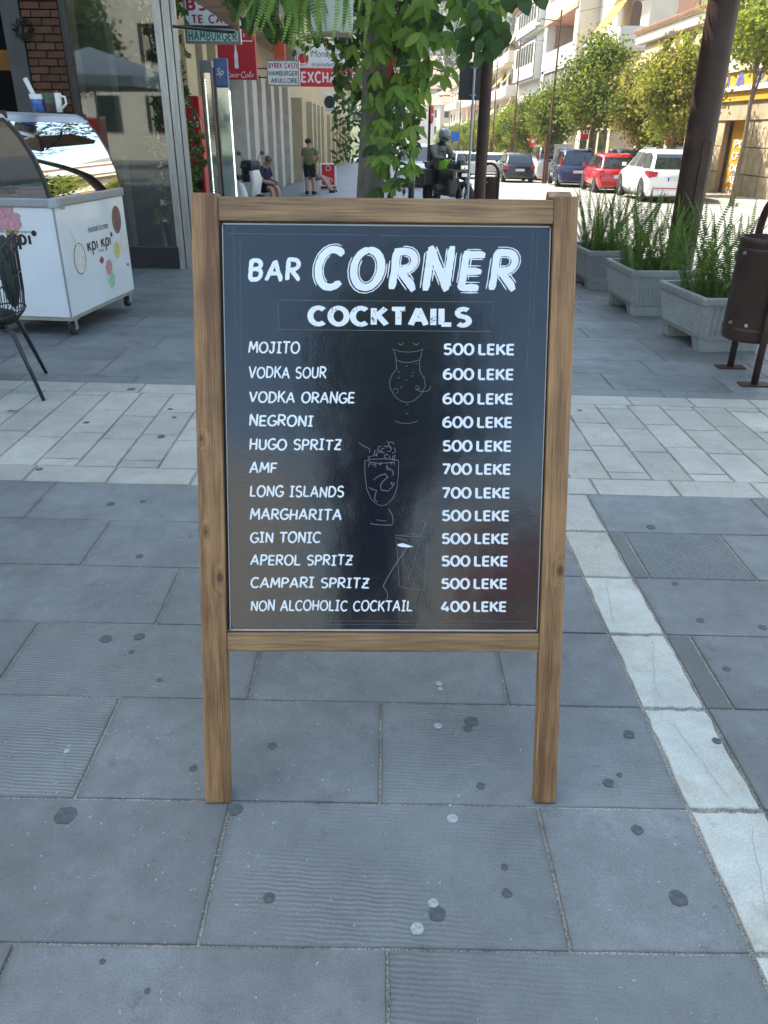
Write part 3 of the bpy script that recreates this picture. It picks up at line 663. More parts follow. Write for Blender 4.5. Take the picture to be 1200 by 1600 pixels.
dl([(38, 760), (40, 850), (50, 930), (75, 990), (110, 1020), (137, 1030), (170, 1020), (205, 985), (228, 930), (238, 850), (240, 760)], .0012)
dl([(38, 762), (90, 752), (150, 750), (210, 755), (240, 762)], .0011, .0006); dl([(55, 768), (130, 778), (215, 770)], .0013, .0007)
dl([(3, 655), (35, 675), (68, 692), (66, 712)], .0014); dl([(70, 1135), (120, 1143), (200, 1145), (208, 1120), (200, 1080), (180, 1050)], .0016, .0006); dl([(105, 1112), (135, 1118), (165, 1120)], .0012, .0006)
rg = random.Random(4)
for q in ((70, 745), (95, 735), (125, 725), (130, 690), (165, 660), (195, 668), (205, 700), (165, 735), (200, 738), (215, 745), (72, 790), (95, 790), (130, 775), (180, 690), (150, 700), (205, 780), (110, 715), (180, 800)):
    a = rg.uniform(0, 360); r_ = rg.uniform(8, 17); dl([(q[0] + r_ * math.cos(R(a + t)), q[1] + r_ * math.sin(R(a + t)) * 1.1) for t in range(0, rg.choice((180, 230, 280)), 25)], .0014, .0008)
dl([(90, 875), (125, 850), (160, 840), (175, 858), (150, 880), (132, 905), (135, 935), (175, 942), (200, 920), (215, 895), (195, 890), (205, 915)], .0016, .0007); dl([(170, 790), (185, 815), (205, 820), (207, 850)], .0014, .0007)
dl([(62, 920), (85, 932), (108, 938), (100, 965), (95, 990), (112, 1005)], .0015, .0007)
sgt('printed_glass', ln, hair)['kind'] = 'stuff'; ln = MB()
dl([(218, 1205), (260, 1208), (340, 1212), (412, 1218)], .0012); dl([(218, 1220), (290, 1235)], .0010, .0006); dl([(228, 1240), (232, 1330), (240, 1430), (243, 1510), (300, 1522), (355, 1528), (390, 1530), (398, 1420), (404, 1320), (408, 1250)], .0009)
dl([(380, 1118), (398, 1130), (388, 1170), (370, 1208), (345, 1210)], .0014, .0006); dl([(285, 1200), (310, 1195), (335, 1202)], .001, .0007); dl([(360, 1260), (320, 1390), (297, 1470)], .0007, .0006)
dl([(285, 1285), (240, 1350), (195, 1420), (147, 1508)], .0020, .0006); dl([(147, 1508), (170, 1540), (175, 1575), (160, 1595)], .0016, .0008)
for _ in range(22):
    q = (rg.choice((268, 270, 340, 360)) + rg.uniform(-12, 12), rg.uniform(1300, 1500)); dl([q, (q[0] + rg.uniform(-8, 8), q[1] + rg.uniform(3, 12))], .0009, .0008)
sgt('printed_glass', ln, hair)['kind'] = 'stuff'
bl_ = MB(); pts = [bl(*q) for q in ((232, 1258), (262, 1252), (295, 1262), (328, 1273), (290, 1277), (255, 1274), (235, 1268))]
bl_.add([(a, -.001, c) for a, c in pts], [list(range(len(pts)))[::-1]]); sgt('printed_leaf', bl_, WP)
# ================================================================ PEOPLE
def skinmesh(name, pts, edges, sub=2, root=None, extra=None, grow=1.30):
    me = bpy.data.meshes.new(name + '_raw'); names = list(pts)
    me.from_pydata([pts[n][0] for n in names], [], []) if False else me.from_pydata([pts[n][0] for n in names], [(names.index(a), names.index(b)) for a, b in edges], [])
    ob = bpy.data.objects.new('tmp', me); COL.objects.link(ob)
    ob.modifiers.new('s', 'SKIN'); ob.modifiers[0].use_smooth_shade = True
    sv = me.skin_vertices[0].data
    for i, n in enumerate(names):
        r = pts[n][1]; r = tuple(q * grow for q in r) if isinstance(r, tuple) else r * grow; sv[i].radius = r if isinstance(r, tuple) else (r, r); sv[i].use_root = (n == (root or names[0]))
    m = ob.modifiers.new('u', 'SUBSURF'); m.levels = sub; m.render_levels = sub
    dg = bpy.context.evaluated_depsgraph_get(); out = bpy.data.meshes.new_from_object(ob.evaluated_get(dg))
    bpy.data.objects.remove(ob); out.name = name
    if extra:
        bm = bmesh.new(); bm.from_mesh(out); ex = extra.mesh('x'); bm.from_mesh(ex); bm.to_mesh(out); bm.free()
        for p in out.polygons: p.use_smooth = True
    return out
def person(loc, rz, J, label, shirt=None, shorts=None, shoes=None, hair=None, sleeve=.75, leg_cloth=.9, long_sleeve=False, grip=.0, scale=1.0, group=None):
    """J: joint positions in metres, facing -Y"""
    V = {k: Vector(v) for k, v in J.items()}
    root = empty('person', loc, rz, label, 'person', group); root.scale = (scale,) * 3
    pts = {'pelvis': (V['pelvis'], (.15, .11)), 'waist': (V['pelvis'].lerp(V['chest'], .5), (.135, .10)), 'chest': (V['chest'], (.165, .115)), 'neck': (V['neck'], .055)}
    hd = V['head']; up = (hd - V['neck']).normalized()
    face = V.get('face', Vector((0, -1, 0)))
    pts['jaw'] = (hd - up * .055 + face * .012, (.060, .068)); pts['brow'] = (hd + up * .03, (.072, .086)); pts['crown'] = (hd + up * .085, (.050, .060))
    ed = [('pelvis', 'waist'), ('waist', 'chest'), ('chest', 'neck'), ('neck', 'jaw'), ('jaw', 'brow'), ('brow', 'crown')]
    fing = MB()
    for s in 'lr':
        sh, el, wr = V['sh_' + s], V['el_' + s], V['wr_' + s]
        pts['sh' + s] = (sh, .055); pts['am' + s] = (sh.lerp(el, .5), .048); pts['el' + s] = (el, .038); pts['fa' + s] = (el.lerp(wr, .35), .040); pts['wr' + s] = (wr, .026)
        hdir = V.get('hd_' + s, (wr - el)).normalized(); palm = wr + hdir * .075; pts['pm' + s] = (palm, (.038, .018))
        ed += [('chest', 'sh' + s), ('sh' + s, 'am' + s), ('am' + s, 'el' + s), ('el' + s, 'fa' + s), ('fa' + s, 'wr' + s), ('wr' + s, 'pm' + s)]
        side = hdir.cross(Vector((0, 1, .2))).normalized() * (1 if s == 'l' else -1); nrm_ = hdir.cross(side).normalized()
        for q, (o_, ln_) in enumerate(((-.030, .062), (-.010, .075), (.010, .072), (.028, .055))):
            b0 = palm - hdir * .01 + side * o_; b1 = b0 + hdir * ln_ * .5 + nrm_ * .01; b2 = b1 + hdir * ln_ * .4 + nrm_ * .022
            fing.tube([b0, b1, b2], [.009, .0085, .007], 6)
        t0 = wr + hdir * .03 - side * .03; fing.tube([t0, t0 - side * .025 + hdir * .03, t0 - side * .028 + hdir * .055], [.011, .010, .008], 6)
        hp, kn, an, to = V['hip_' + s], V['kn_' + s], V['an_' + s], V['toe_' + s]
        pts['hp' + s] = (hp, .085); pts['th' + s] = (hp.lerp(kn, .45), .078); pts['kn' + s] = (kn, .052); pts['cf' + s] = (kn.lerp(an, .3), .056); pts['an' + s] = (an, .034); pts['to' + s] = (to, (.035, .025))
        ed += [('pelvis', 'hp' + s), ('hp' + s, 'th' + s), ('th' + s, 'kn' + s), ('kn' + s, 'cf' + s), ('cf' + s, 'an' + s), ('an' + s, 'to' + s)]
    # nose and ears
    fing.cone(hd + face * .085, hd + face * .108 - up * .02, .008, .013, 6); sd_ = up.cross(face).normalized()
    for q in (-1, 1):
        fing.ball(hd + sd_ * q * .078 - up * .01, (.012, .02, .03), 7)
    part('body', skinmesh('body', pts, ed, 2, 'pelvis', fing), MT['skin'], root)
    ey = MB()
    for q in (-1, 1): ey.ball(hd + face * .082 + sd_ * q * .03 + up * .012, .010, 6)
    ey.tube([hd + face * .083 - up * .052 + sd_ * k * .022 for k in (-1, 0, 1)], .004, 5)
    ey.build('face_features', MT['black'], root)
    if shirt:
        c = {'p': (V['pelvis'] - (V['chest'] - V['pelvis']).normalized() * .10, (.178, .14)), 'q': (V['pelvis'] + (V['chest'] - V['pelvis']).normalized() * .04, (.176, .138)), 'w': (V['pelvis'].lerp(V['chest'], .5), (.158, .125)), 'c': (V['chest'], (.205, .155)), 'n': (V['chest'].lerp(V['neck'], .78), (.085, .08))}
        e = [('p', 'q'), ('q', 'w'), ('w', 'c'), ('c', 'n')]
        for s in 'lr':
            sh, el, wr = V['sh_' + s], V['el_' + s], V['wr_' + s]
            c['s' + s] = (sh, .082); e.append(('c', 's' + s)); c['m' + s] = (sh.lerp(el, sleeve), .062); e.append(('s' + s, 'm' + s))
            if long_sleeve: c['e' + s] = (el, .052); c['x' + s] = (el.lerp(wr, .9), .04); e += [('m' + s, 'e' + s), ('e' + s, 'x' + s)]
        for s in 'lr':
            c['v' + s] = (V['chest'].lerp(V['sh_' + s], .55) + Vector((0, 0, .015)), .105)
        e = [(a, b_) for a, b_ in e if not (a == 'c' and b_[0] == 's')] + [q for s in 'lr' for q in (('c', 'v' + s), ('v' + s, 's' + s))]
        part('shirt', skinmesh('shirt', c, e, 2, 'c'), shirt, root)
    if shorts:
        c = {'p': (V['pelvis'] - Vector((0, 0, .02)), (.165, .13)), 'u': (V['pelvis'] + (V['chest'] - V['pelvis']).normalized() * .12, (.155, .12))}; e = [('u', 'p')]
        for s in 'lr':
            hp, kn, an = V['hip_' + s], V['kn_' + s], V['an_' + s]
            c['h' + s] = (hp, .100); c['k' + s] = (hp.lerp(kn, min(leg_cloth, 1)), .085 if leg_cloth <= 1 else .066); e += [('p', 'h' + s), ('h' + s, 'k' + s)]
            if leg_cloth > 1: c['a' + s] = (kn.lerp(an, .92), .055); e.append(('k' + s, 'a' + s))
        part('trousers' if leg_cloth > 1 else 'shorts', skinmesh('shorts', c, e, 2, 'p'), shorts, root)
    if shoes:
        for s in 'lr':
            an, to = V['an_' + s], V['toe_' + s]
            c = {'a': (an + Vector((0, 0, -.02)), (.045, .045)), 't': (to, (.046, .034)), 'h': (an + (an - to).normalized() * .04 + Vector((0, 0, -.045)), .036)}
            part('shoe', skinmesh('shoe', c, [('a', 't'), ('a', 'h')], 1, 'a'), shoes, root)
    if hair:
        mb = MB(); bc = hd + up * .042 - face * .022
        mb.ball((0, 0, 0), (.098, .112, .090), 12)
        o = mb.build('hair', hair, root, loc=bc, rot=up.to_track_quat('Z', 'Y').to_euler())
    return root
def stand_pose(hip=.92, **k):
    J = dict(pelvis=(0, 0, .98), chest=(0, .01, 1.32), neck=(0, .01, 1.50), head=(0, -.01, 1.625))
    for s, q in (('l', 1), ('r', -1)):
        J['sh_' + s] = (q * .185, .01, 1.41); J['el_' + s] = (q * .235, .03, 1.12); J['wr_' + s] = (q * .25, -.04, .87)
        J['hip_' + s] = (q * .09, 0, .90); J['kn_' + s] = (q * .11, -.01, .49); J['an_' + s] = (q * .12, .02, .09); J['toe_' + s] = (q * .14, -.14, .035)
    J.update(k); return J
hair_m = M('short_dark_hair', (.025, .02, .018), .8, .3, 60)
hair_g = M('grey_hair', (.09, .085, .08), .8, .3, 60)
olive = M('olive_cotton', (.13, .14, .055), .9, .12, 12); blk = M('black_cotton', (.010, .010, .013), .9, .1); navy = M('navy_cotton', (.012, .018, .045), .9, .12, 12)
shoe_m = M('dark_shoe', (.02, .018, .018), .7)

# ================================================================ LEFT SIDE: CAFE AND SHOPS
brick = M('brown_brick', (.125, .055, .030), .85, .25, 9, bump=.4, rnd=.28)
brick_mortar = M('brick_mortar', (.10, .085, .07), .9, .2, 20)
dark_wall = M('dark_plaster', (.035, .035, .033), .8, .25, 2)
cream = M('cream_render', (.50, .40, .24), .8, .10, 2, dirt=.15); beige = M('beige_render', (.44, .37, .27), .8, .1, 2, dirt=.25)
marblec = M('pale_marble_cladding', (.48, .45, .40), .5, .14, 3, dirt=.2)
glass = glassmat('window_glass', refl=2.4); dglass = M('dark_window', (.015, .018, .02), .06, .1, spec=.8)
shut = M('roller_shutter', (.36, .33, .28), .5, .12, 3, dirt=.2)
wood_b = woodmat('pergola_wood', 'x', c_lo=(.12, .06, .03), c_hi=(.30, .17, .09))

# cafe block beside the terrace; its unseen mass is shaped to shade the paving
cafe = empty('cafe_building', (-5.6, 10.8, 0), 0, 'dark cafe front with brick pier behind the ice cream freezer', 'cafe')
def wpart(name, mb, mat, par=None, **k):
    par = par or cafe
    o = mb.build(name, mat, par, **k); o.location = Vector(o.location) - par.location; return o
wpart('wall', MB().box((-14.5, 10.0, 9.75), (11.0, 14.0, 21.5)), cream)  # out of frame; height and setback chosen for the shadow on the terrace
wpart('unseen_shade_storeys', MB().box((-10.3, 12.0, 9.25), (11.4, 5.9, 8.7)), cream)  # unseen block added over the room to stop sun reaching the paving
for y in range(4, 9, 2):
    for z in (1.5, 5.2, 8.6, 12):
        wpart('window', MB().box((-8.98, y, z + .4), (.06, 1.3, 1.7 if z > 2 else 2.6)), dglass)
# front at Y=10.8
P = lambda px, py, Y=10.8: at(px, py, Y)
xg0 = P(41, 0).x; xb0 = P(42, 60).x; xb1 = P(99, 60).x
room = MB(); room.box(((-9.5 - 4.4) / 2, 15.0, 2.0), (5.1, .2, 5.6)); room.box((-9.6, 12.9, 2.0), (.2, 4.2, 5.6)); room.box(((-9.5 - 4.4) / 2, 12.9, 4.0), (5.1, 4.2, .2)); room.box((-4.42, 13.5, 1.9), (.12, 2.8, 5.4))
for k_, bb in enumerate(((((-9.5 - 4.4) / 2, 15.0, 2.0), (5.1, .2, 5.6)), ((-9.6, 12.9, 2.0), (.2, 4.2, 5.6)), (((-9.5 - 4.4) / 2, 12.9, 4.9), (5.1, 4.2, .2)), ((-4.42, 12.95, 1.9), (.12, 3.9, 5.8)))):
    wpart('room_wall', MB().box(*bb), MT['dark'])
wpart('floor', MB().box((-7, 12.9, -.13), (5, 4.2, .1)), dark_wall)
# brick pier: core and bricks one by one
bx0, bx1 = xb0, xb1
wpart('pier_core', MB().box(((bx0 + bx1) / 2, 10.98, 2.2), (bx1 - bx0 - .02, .30, 4.6)), brick_mortar)
bw, bh = .235, .083
row = 0; z = -.02
while z < 4.3:
    x = bx0 - (bw / 2 if row % 2 else 0)
    while x < bx1 - .02:
        a = max(x, bx0); c = min(x + bw - .014, bx1)
        if c - a > .04: 
            o = wpart('brick', MB().box((0, 0, 0), (c - a, .10, bh - .016), bev=0), brick); o.location = Vector(((a + c) / 2, 10.80 + rng.uniform(-.004, .004), z + bh / 2)) - cafe.location
        x += bw
    row += 1; z += bh
cx0 = P(8, 60).x; wpart('grey_column', MB().box(((cx0 + bx0) / 2 - .01, 10.95, 2.2), (bx0 - cx0 - .04, .35, 4.6)), M('grey_plaster', (.10, .10, .095), .8, .15, 3))
wpart('dark_post', MB().box((bx1 + .07, 10.85, 2.2), (.12, .2, 4.6)), M('dark_frame', (.02, .014, .012), .4))
# things faintly seen inside
for px, py, c in ((12, 95, (.5, .22, .05)), (8, 240, (.6, .4, .05))):
    q = at(px, py, 14.2); wpart('shelf_goods', MB().box(q, (.35, .2, .28)), M('warm_goods', c, .6))
wr_ = empty('wreath', (at(37, 45, 10.72)), 0, 'small dark dried wreath hanging on the grey column beside the brick pier', 'wreath')
wb = MB()
for k in range(90):
    a = rng.uniform(0, 2 * PI); r_ = .09 + rng.uniform(-.03, .03); c = Vector((r_ * math.cos(a), rng.uniform(-.04, .03), r_ * math.sin(a))); d = Vector((rng.uniform(-1, 1), rng.uniform(-1, 1), rng.uniform(-1, 1))).normalized() * .04; e = d.orthogonal().normalized() * .012
    wb.add([c - d, c + e, c + d, c - e], [(0, 1, 2, 3)])
wb.build('foliage', M('dry_foliage', (.03, .035, .02), .8), wr_, fix=False)

# glass wind screen
gx0 = bx1 + .14; gx1 = -2.42
scr = empty('glass_screen', (gx0, 10.5, 0), 0, 'tall glass wind screen with ribbed aluminium post beside the cafe entrance', 'glass screen')
GH = 4.2
gz = ground_z(10.5)
MB().box(((gx1 - gx0) / 2 - .1, 0, GH / 2 + gz), (gx1 - gx0 - .22, .012, GH)).build('glass_pane', glass, scr)
MB().box(((gx1 - gx0) / 2 - .1, 0, .14 + gz), (gx1 - gx0 - .22, .06, .26)).build('base_rail', M('black_base', (.015, .016, .02), .35), scr)
for k in range(5):
    MB().box((gx1 - gx0 - .20 + k * .052, .03 - .012 * (k % 2), GH / 2 + gz), (.044, .09 + .03 * (k % 2), GH)).build('aluminium_post', MT['alu'], scr)
MB().box((.03, 0, GH / 2 + gz), (.05, .08, GH)).build('side_rail', M('dark_frame2', (.03, .022, .02), .4), scr)
# inner sheer curtain column behind the glass
wpart('inner_column', MB().box((at(145, 50, 12.2).x, 12.2, 2.2), (.42, .3, 4.6)), M('greenish_plaster', (.12, .14, .12), .8))
wpart('added_dark_sheet', MB().box((-3.86, 12.6, 2.0), (.98, .12, 4.6)), M('dark_green_sheet', (.03, .035, .03), .7))  # dark sheet added behind the glass in place of the terrace's shade

# ---- shop row
def facade(name, label, y0, y1, x, h, mat, bays=None, cat='building', loc=None):
    root = empty(name, (x, y0, ground_z(y0)), 0, label, cat)
    MB().box((-5.5 + -.45, (y1 - y0) / 2, h / 2 - .5), (11, y1 - y0, h + 1)).build('wall', mat, root)
    # upper wall plane stands over the recessed shop fronts
    MB().box((-.22, (y1 - y0) / 2, (h + 3.6) / 2), (.46, y1 - y0 - .01, h - 3.6)).build('upper_wall', mat, root)
    return root
def bay_pilaster(root, ya, yb, mat, proud=.0, h=3.6):
    MB().box((-.21 + proud / 2, (ya + yb) / 2 - root.location.y, h / 2 - .4), (.46 + proud, yb - ya, h + .8)).build('pilaster', mat, root)
def bay_shutter(root, ya, yb, h=3.5, box=True):
    n = 26; mb = MB(); yc = (ya + yb) / 2 - root.location.y
    for k in range(n):
        z0 = k * (h - .4) / n - .3; mb.box((-.33 + .012 * (k % 2), yc, z0 + (h - .1) / n / 2), (.03, yb - ya - .02, (h - .4) / n - .012))
    mb.build('shutter_slats', shut, root, kind='stuff')
    MB().box((-.33, yc, h - .2), (.22, yb - ya - .02, .42)).build('shutter_box', shut, root)
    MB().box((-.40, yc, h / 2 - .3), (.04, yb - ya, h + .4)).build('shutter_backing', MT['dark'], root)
fx = -4.3
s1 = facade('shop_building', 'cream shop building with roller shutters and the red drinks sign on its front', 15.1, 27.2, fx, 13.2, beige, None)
for a, b_, m_, pr in ((15.1, 16.6, cream, 0), (19.0, 20.0, cream, .10), (20.6, 21.1, cream, .14), (22.1, 23.4, cream, .16), (26.6, 27.19, marblec, .10)): bay_pilaster(s1, a, b_, m_, pr)
bay_shutter(s1, 16.65, 18.95); bay_shutter(s1, 23.9, 26.6)
for a, b_ in ((20.0, 20.6), (21.1, 22.1), (23.4, 23.9)):
    MB().box((-.3, (a + b_) / 2 - 15.1, 1.6), (.05, b_ - a, 3.9)).build('window', dglass, s1)
MB().box((.55, 6.05, 4.35), (1.1, 12.0, .22)).build('balcony_slab', beige, s1)
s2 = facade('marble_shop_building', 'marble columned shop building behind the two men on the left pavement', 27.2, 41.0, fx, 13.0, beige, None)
for k, (a, b_, m_) in enumerate(((27.5, 28.5, marblec), (29.6, 30.6, marblec), (32.1, 33.0, marblec), (34.6, 35.6, marblec), (37.8, 39.0, marblec))): bay_pilaster(s2, a, b_, m_, .22)
bay_shutter(s2, 28.52, 29.58); bay_shutter(s2, 30.62, 32.08)
for a, b_ in ((33.0, 34.6), (35.6, 37.8), (39.0, 40.9)):
    MB().box((-.3, (a + b_) / 2 - 27.2, 1.5), (.05, b_ - a, 4.1)).build('door', M('dull_metal_door', (.22, .23, .23), .5, .1), s2)
MB().box((.75, 6.9, 4.75), (1.5, 13.7, .24)).build('balcony_slab', M('peach_render', (.46, .33, .23), .8, .08), s2)
s3 = facade('yellow_shop_building', 'ochre yellow shop building further along the left pavement beyond the exchange sign', 41.0, 58.0, fx, 12.5, cream, None)
for a, b_ in ((41.2, 43.4), (47, 48), (50, 50.8), (53, 54), (56.5, 57.9)): bay_pilaster(s3, a, b_, cream, .5)
for a, b_ in ((43.4, 47), (48, 50), (50.8, 53), (54, 56.5)): MB().box((-.3, (a + b_) / 2 - 41.0, 1.5), (.05, b_ - a, 4.1)).build('shop_front', dglass, s3)
s4 = facade('far_left_building', 'far pale building closing the row on the left pavement', 58.0, 110.0, fx, 12, beige, None)
for k in range(9): bay_pilaster(s4, 58.2 + k * 5.6, 59.4 + k * 5.6, cream, .5)
for k in range(8): MB().box((-.3, 4.2 + k * 5.6, 1.5), (.05, 4.2, 4.1)).build('shop_front', dglass, s4)
for rt, ya, n in ((s1, 1.6, 4), (s2, 1.6, 4), (s3, 2, 5)):
    for k in range(n):
        for z in (6.2, 9.4): MB().box((.02, ya + k * 3.1, z), (.05, 1.2, 1.6)).build('window', dglass, rt)
aw = empty('air_conditioner', at(516, 160, 44.0), 0, 'white wall air conditioner unit above the far shop front on the left', 'air conditioner')
MB().box((0, 0, 0), (.5, 1.0, .75), bev=.03).build('casing', MT['white_body'], aw); MB().cone((0, -.505, 0), (0, -.52, 0), .28, .28, 16).build('fan_grille', MT['black'], aw)

# ---- hanging signs
red = M('sign_red', (.45, .012, .018), .4, .05); red2 = M('exchange_red', (.55, .015, .02), .35, .05); wht = M('sign_white', (.72, .72, .70), .45, .06, dirt=.1); teal = M('sign_teal', (.01, .22, .17), .5); drk = M('sign_dark_red', (.30, .015, .03), .5)
gry = M('sign_grey_letters', (.10, .10, .10), .6); fr_m = M('sign_frame', (.22, .21, .20), .5, .1)
def signbox(name, label, px0, py0, px1, py1, Y, mat, depth=.12, frame=None, cat='sign'):
    a = at(px0, py1, Y); b_ = at(px1, py0, Y); a2 = at(px0, py0, Y)
    w = b_.x - a.x; h = b_.z - a.z
    root = empty(name, (a.x, Y, a.z), 0, label, cat); 
    MB().box((w / 2, depth / 2, h / 2), (w, depth, h), bev=.012).build('sign_box', mat, root)
    if frame:
        t = .03; f = [((w / 2, -.006, t / 2), (w, .02, t)), ((w / 2, -.006, h - t / 2), (w, .02, t)), ((t / 2, -.006, h / 2), (t, .02, h - 2 * t)), ((w - t / 2, -.006, h / 2), (t, .02, h - 2 * t))]
        for c_, d_ in f: MB().box(c_, d_).build('frame', frame, root)
    return root, w, h
def words(root, txt, x0, x1, z0, z1, mat, w=.2, tok=None, lean=0, gap=None):
    mb = lettering(MB(), txt, x0, x1, z0, z1 - z0, w, 0, lean, gap if gap is not None else w + .06, z=.004, tok=tok)
    return mb.build('lettering', mat, root, loc=(0, 0, 0), fix=False)
r1, w, h = signbox('hanging_food_sign', 'white hanging sign reading TE CASTI in red and HAMBURGER in green below the wooden bracket', 291, -6, 372, 68, 12.4, wht, .1, fr_m)
words(r1, 'BS', .04, w * .42, h * .68, h * .96, drk, .24); words(r1, 'TE CASTI', .10, w * .98, h * .42, h * .62, drk, .2); words(r1, 'HAMBURGER', .04, w - .05, h * .05, h * .29, teal, .22)
MB().box((w / 2, -.015, h * .355), (w + .25, .03, .035)).build('hanging_rod', MT['black'], r1)
r2, w, h = signbox('red_drinks_sign', 'tall red drinks sign with white bottle and white script lettering', 343, 20, 396, 124, 17.0, red, .12)
words(r2, 'STORE', w * .26, w * .96, h * .76, h * .82, wht, .16); words(r2, 'CASTI', w * .18, w * .74, h * .64, h * .70, wht, .16)
MB().box((w * .7, -.004, h * .585), (w * .46, .004, .02)).build('rule', wht, r2)
bt = [(0, 0), (.055, .01), (.062, .1), (.05, .2), (.06, .33), (.045, .42), (.022, .52), (.018, .62), (.026, .66), (.02, .70)]
cxx = w * .48; zz = h * .17; sc_ = h * .40 / .7
MB().prism([(cxx + a * sc_, zz + b_ * sc_) for a, b_ in bt] + [(cxx - a * sc_, zz + b_ * sc_) for a, b_ in bt[::-1] if a or b_], -.006, -.002, 'y').build('bottle_emblem', wht, r2)
CC = ['C~', 'o~', 'c~', 'a~', '-', 'C~', 'o~', 'l~', 'a~']
words(r2, '', w * .14, w * .90, h * .035, h * .125, wht, .10, tok=CC, lean=.3, gap=.08)
r3, w, h = signbox('small_light_box', 'small rounded light box sign reading BYREK CASTI HAMBURGER AKULLORE', 418, 94, 467, 134, 24.0, wht, .2, fr_m)
words(r3, 'BYREK CASTI', .05, w - .05, h * .66, h * .90, drk, .22); words(r3, 'HAMBURGER', .05, w - .05, h * .38, h * .60, gry, .2); words(r3, 'AKULLORE', .10, w - .06, h * .10, h * .32, gry, .2)
for z in (.2, h - .2): MB().box((-.25, .1, z), (.5, .03, .03)).build('bracket', MT['black'], r3)
r4, w, h = signbox('money_transfer_sign', 'white money transfer sign mounted on top of the red exchange sign', 461, 70, 560, 107, 31.0, wht, .15)
bfont('MoneyGram', w * .60, h * .36, gry, r4, (w * .26, -.006, h * .40), (R(90), 0, 0), shear=.2); bfont('transferta', w * .44, h * .17, gry, r4, (w * .26, -.006, h * .10), (R(90), 0, 0), shear=.2)
MB().cone((w * .12, -.008, h * .42), (w * .12, .0, h * .42), h * .3, h * .3, 20).build('emblem', red2, r4)
mb = MB(); mb.tube([(w * .12 + .18 * math.cos(R(t)), -.012, h * .42 + .18 * math.sin(R(t))) for t in range(30, 320, 20)], .03, 6); mb.build('emblem_arrow', wht, r4)
r5, w, h = signbox('exchange_sign', 'red sign reading EXCHANGE in white letters over the left pavement', 467, 107, 562, 135, 30.9, red2, .15)
words(r5, 'EXCHANGE', w * .04, w * .97, h * .16, h * .84, wht, .2)
# shop numbers board on pole by the far door, coral pillar
MB().box((0, 0, 0), (.35, .4, 1.7)).build('coral_pillar', M('coral_paint', (.55, .10, .05), .7, .2), None, loc=at(437, 80, 29.0), label='short coral red painted pillar above the small light box sign', cat='pillar')

# wooden bracket corner of the pergola
pb = empty('pergola_bracket', at(372, 50, 9.0), 0, 'brown wooden corner bracket of the terrace canopy at the top left', 'bracket')
o9 = pb.location
poly = [at(px, py, 9.0) - o9 for px, py in ((372.5, 50), (296, -4), (296, -60), (330, -60), (352, 14), (372.5, 22))]
MB().prism([(p.x, p.z) for p in poly], 0, .07, 'y').build('board', wood_b, pb)
a, b_ = at(352, 12, 9.0) - o9, at(330, -60, 9) - o9
MB().prism([(p.x, p.z) for p in (at(372.5, 22, 9) - o9, at(352, 14, 9) - o9, at(330, -60, 9) - o9, at(372.5, -60, 9) - o9)], .09, 1.4, 'y').build('side_board', wood_b, pb)
MB().cone(Vector((at(270, 41, 9.05) - o9)), Vector(at(366, 51, 9.05) - o9), .014, .014, 8).build('iron_rod', MT['black'], pb)

# ---- display cabinet with light strips
dc = empty('display_cabinet', (at(347, 300, 11.2).x, 11.2, ground_z(11.2)), R(0), 'tall narrow glass display cabinet with dotted light strip and blue header', 'display cabinet')
ledm = M('lit_led', (.9, .95, .9), .5, emit=((.85, 1, .9), 1.0)); frm = M('dark_bronze_frame', (.05, .03, .025), .3, metal=.4)
MB().box((-.09, .25, 1.22), (.15, .5, 2.44), bev=.01).build('side_case', M('grey_case', (.16, .18, .20), .3, .1), dc)
MB().box((.015, -.005, 1.18), (.03, .05, 2.36)).build('frame', frm, dc)
MB().box((.11, .02, 1.12), (.15, .02, 2.1)).build('door_glass', M('mirror_glass', (.35, .42, .40), .08, .25, 3, metal=.85), dc)
MB().box((.193, .0, 1.08), (.010, .03, 2.05)).build('light_strip', ledm, dc)
MB().box((-.09, -.004, 1.20), (.11, .012, 2.2)).build('glass_front', M('mirror_glass2', (.40, .40, .34), .07, .3, 3, metal=.85), dc)
for k in range(70): MB().box((-.105 + .0, -.014, .15 + k * .03), (.010, .008, .014)).build('light_dot', ledm, dc) if k == 0 else None
dot = [o for o in dc.children if o.name.startswith('light_dot')][0]
for k in range(1, 70): part('light_dot', dot.data, None, dc, loc=(0, 0, k * .03))
MB().box((.11, -.01, 2.30), (.17, .12, .32), bev=.02).build('header', M('blue_header', (.03, .10, .28), .35, .1), dc)
bfont('Sp', .09, .10, wht, dc, (.06, -.074, 2.25), (R(90), 0, 0), shear=.3)
# ---- red drinks cooler
rc = empty('drinks_cooler', (-3.10, 13.2, ground_z(13.2)), 0, 'tall red drinks cooler with white script behind the potted shrub', 'drinks cooler')
MB().box((0, .3, 1.1), (.66, .6, 2.1), bev=.02).build('cabinet', red, rc)
MB().box((.24, -.012, 1.02), (.10, .02, .35)).build('handle', MT['black'], rc)
mb = lettering(MB(), '', -.30, .30, 1.72, .15, .10, 0, .3, .08, z=.004, tok=CC); mb.build('lettering', wht, rc, fix=False)
mb = MB(); mb.tube([(-.02 + .36 * math.cos(R(t)), -.006, 1.72 + .36 * math.sin(R(t))) for t in range(-75, 76, 15)], .004, 4); mb.build('ring_print', wht, rc)
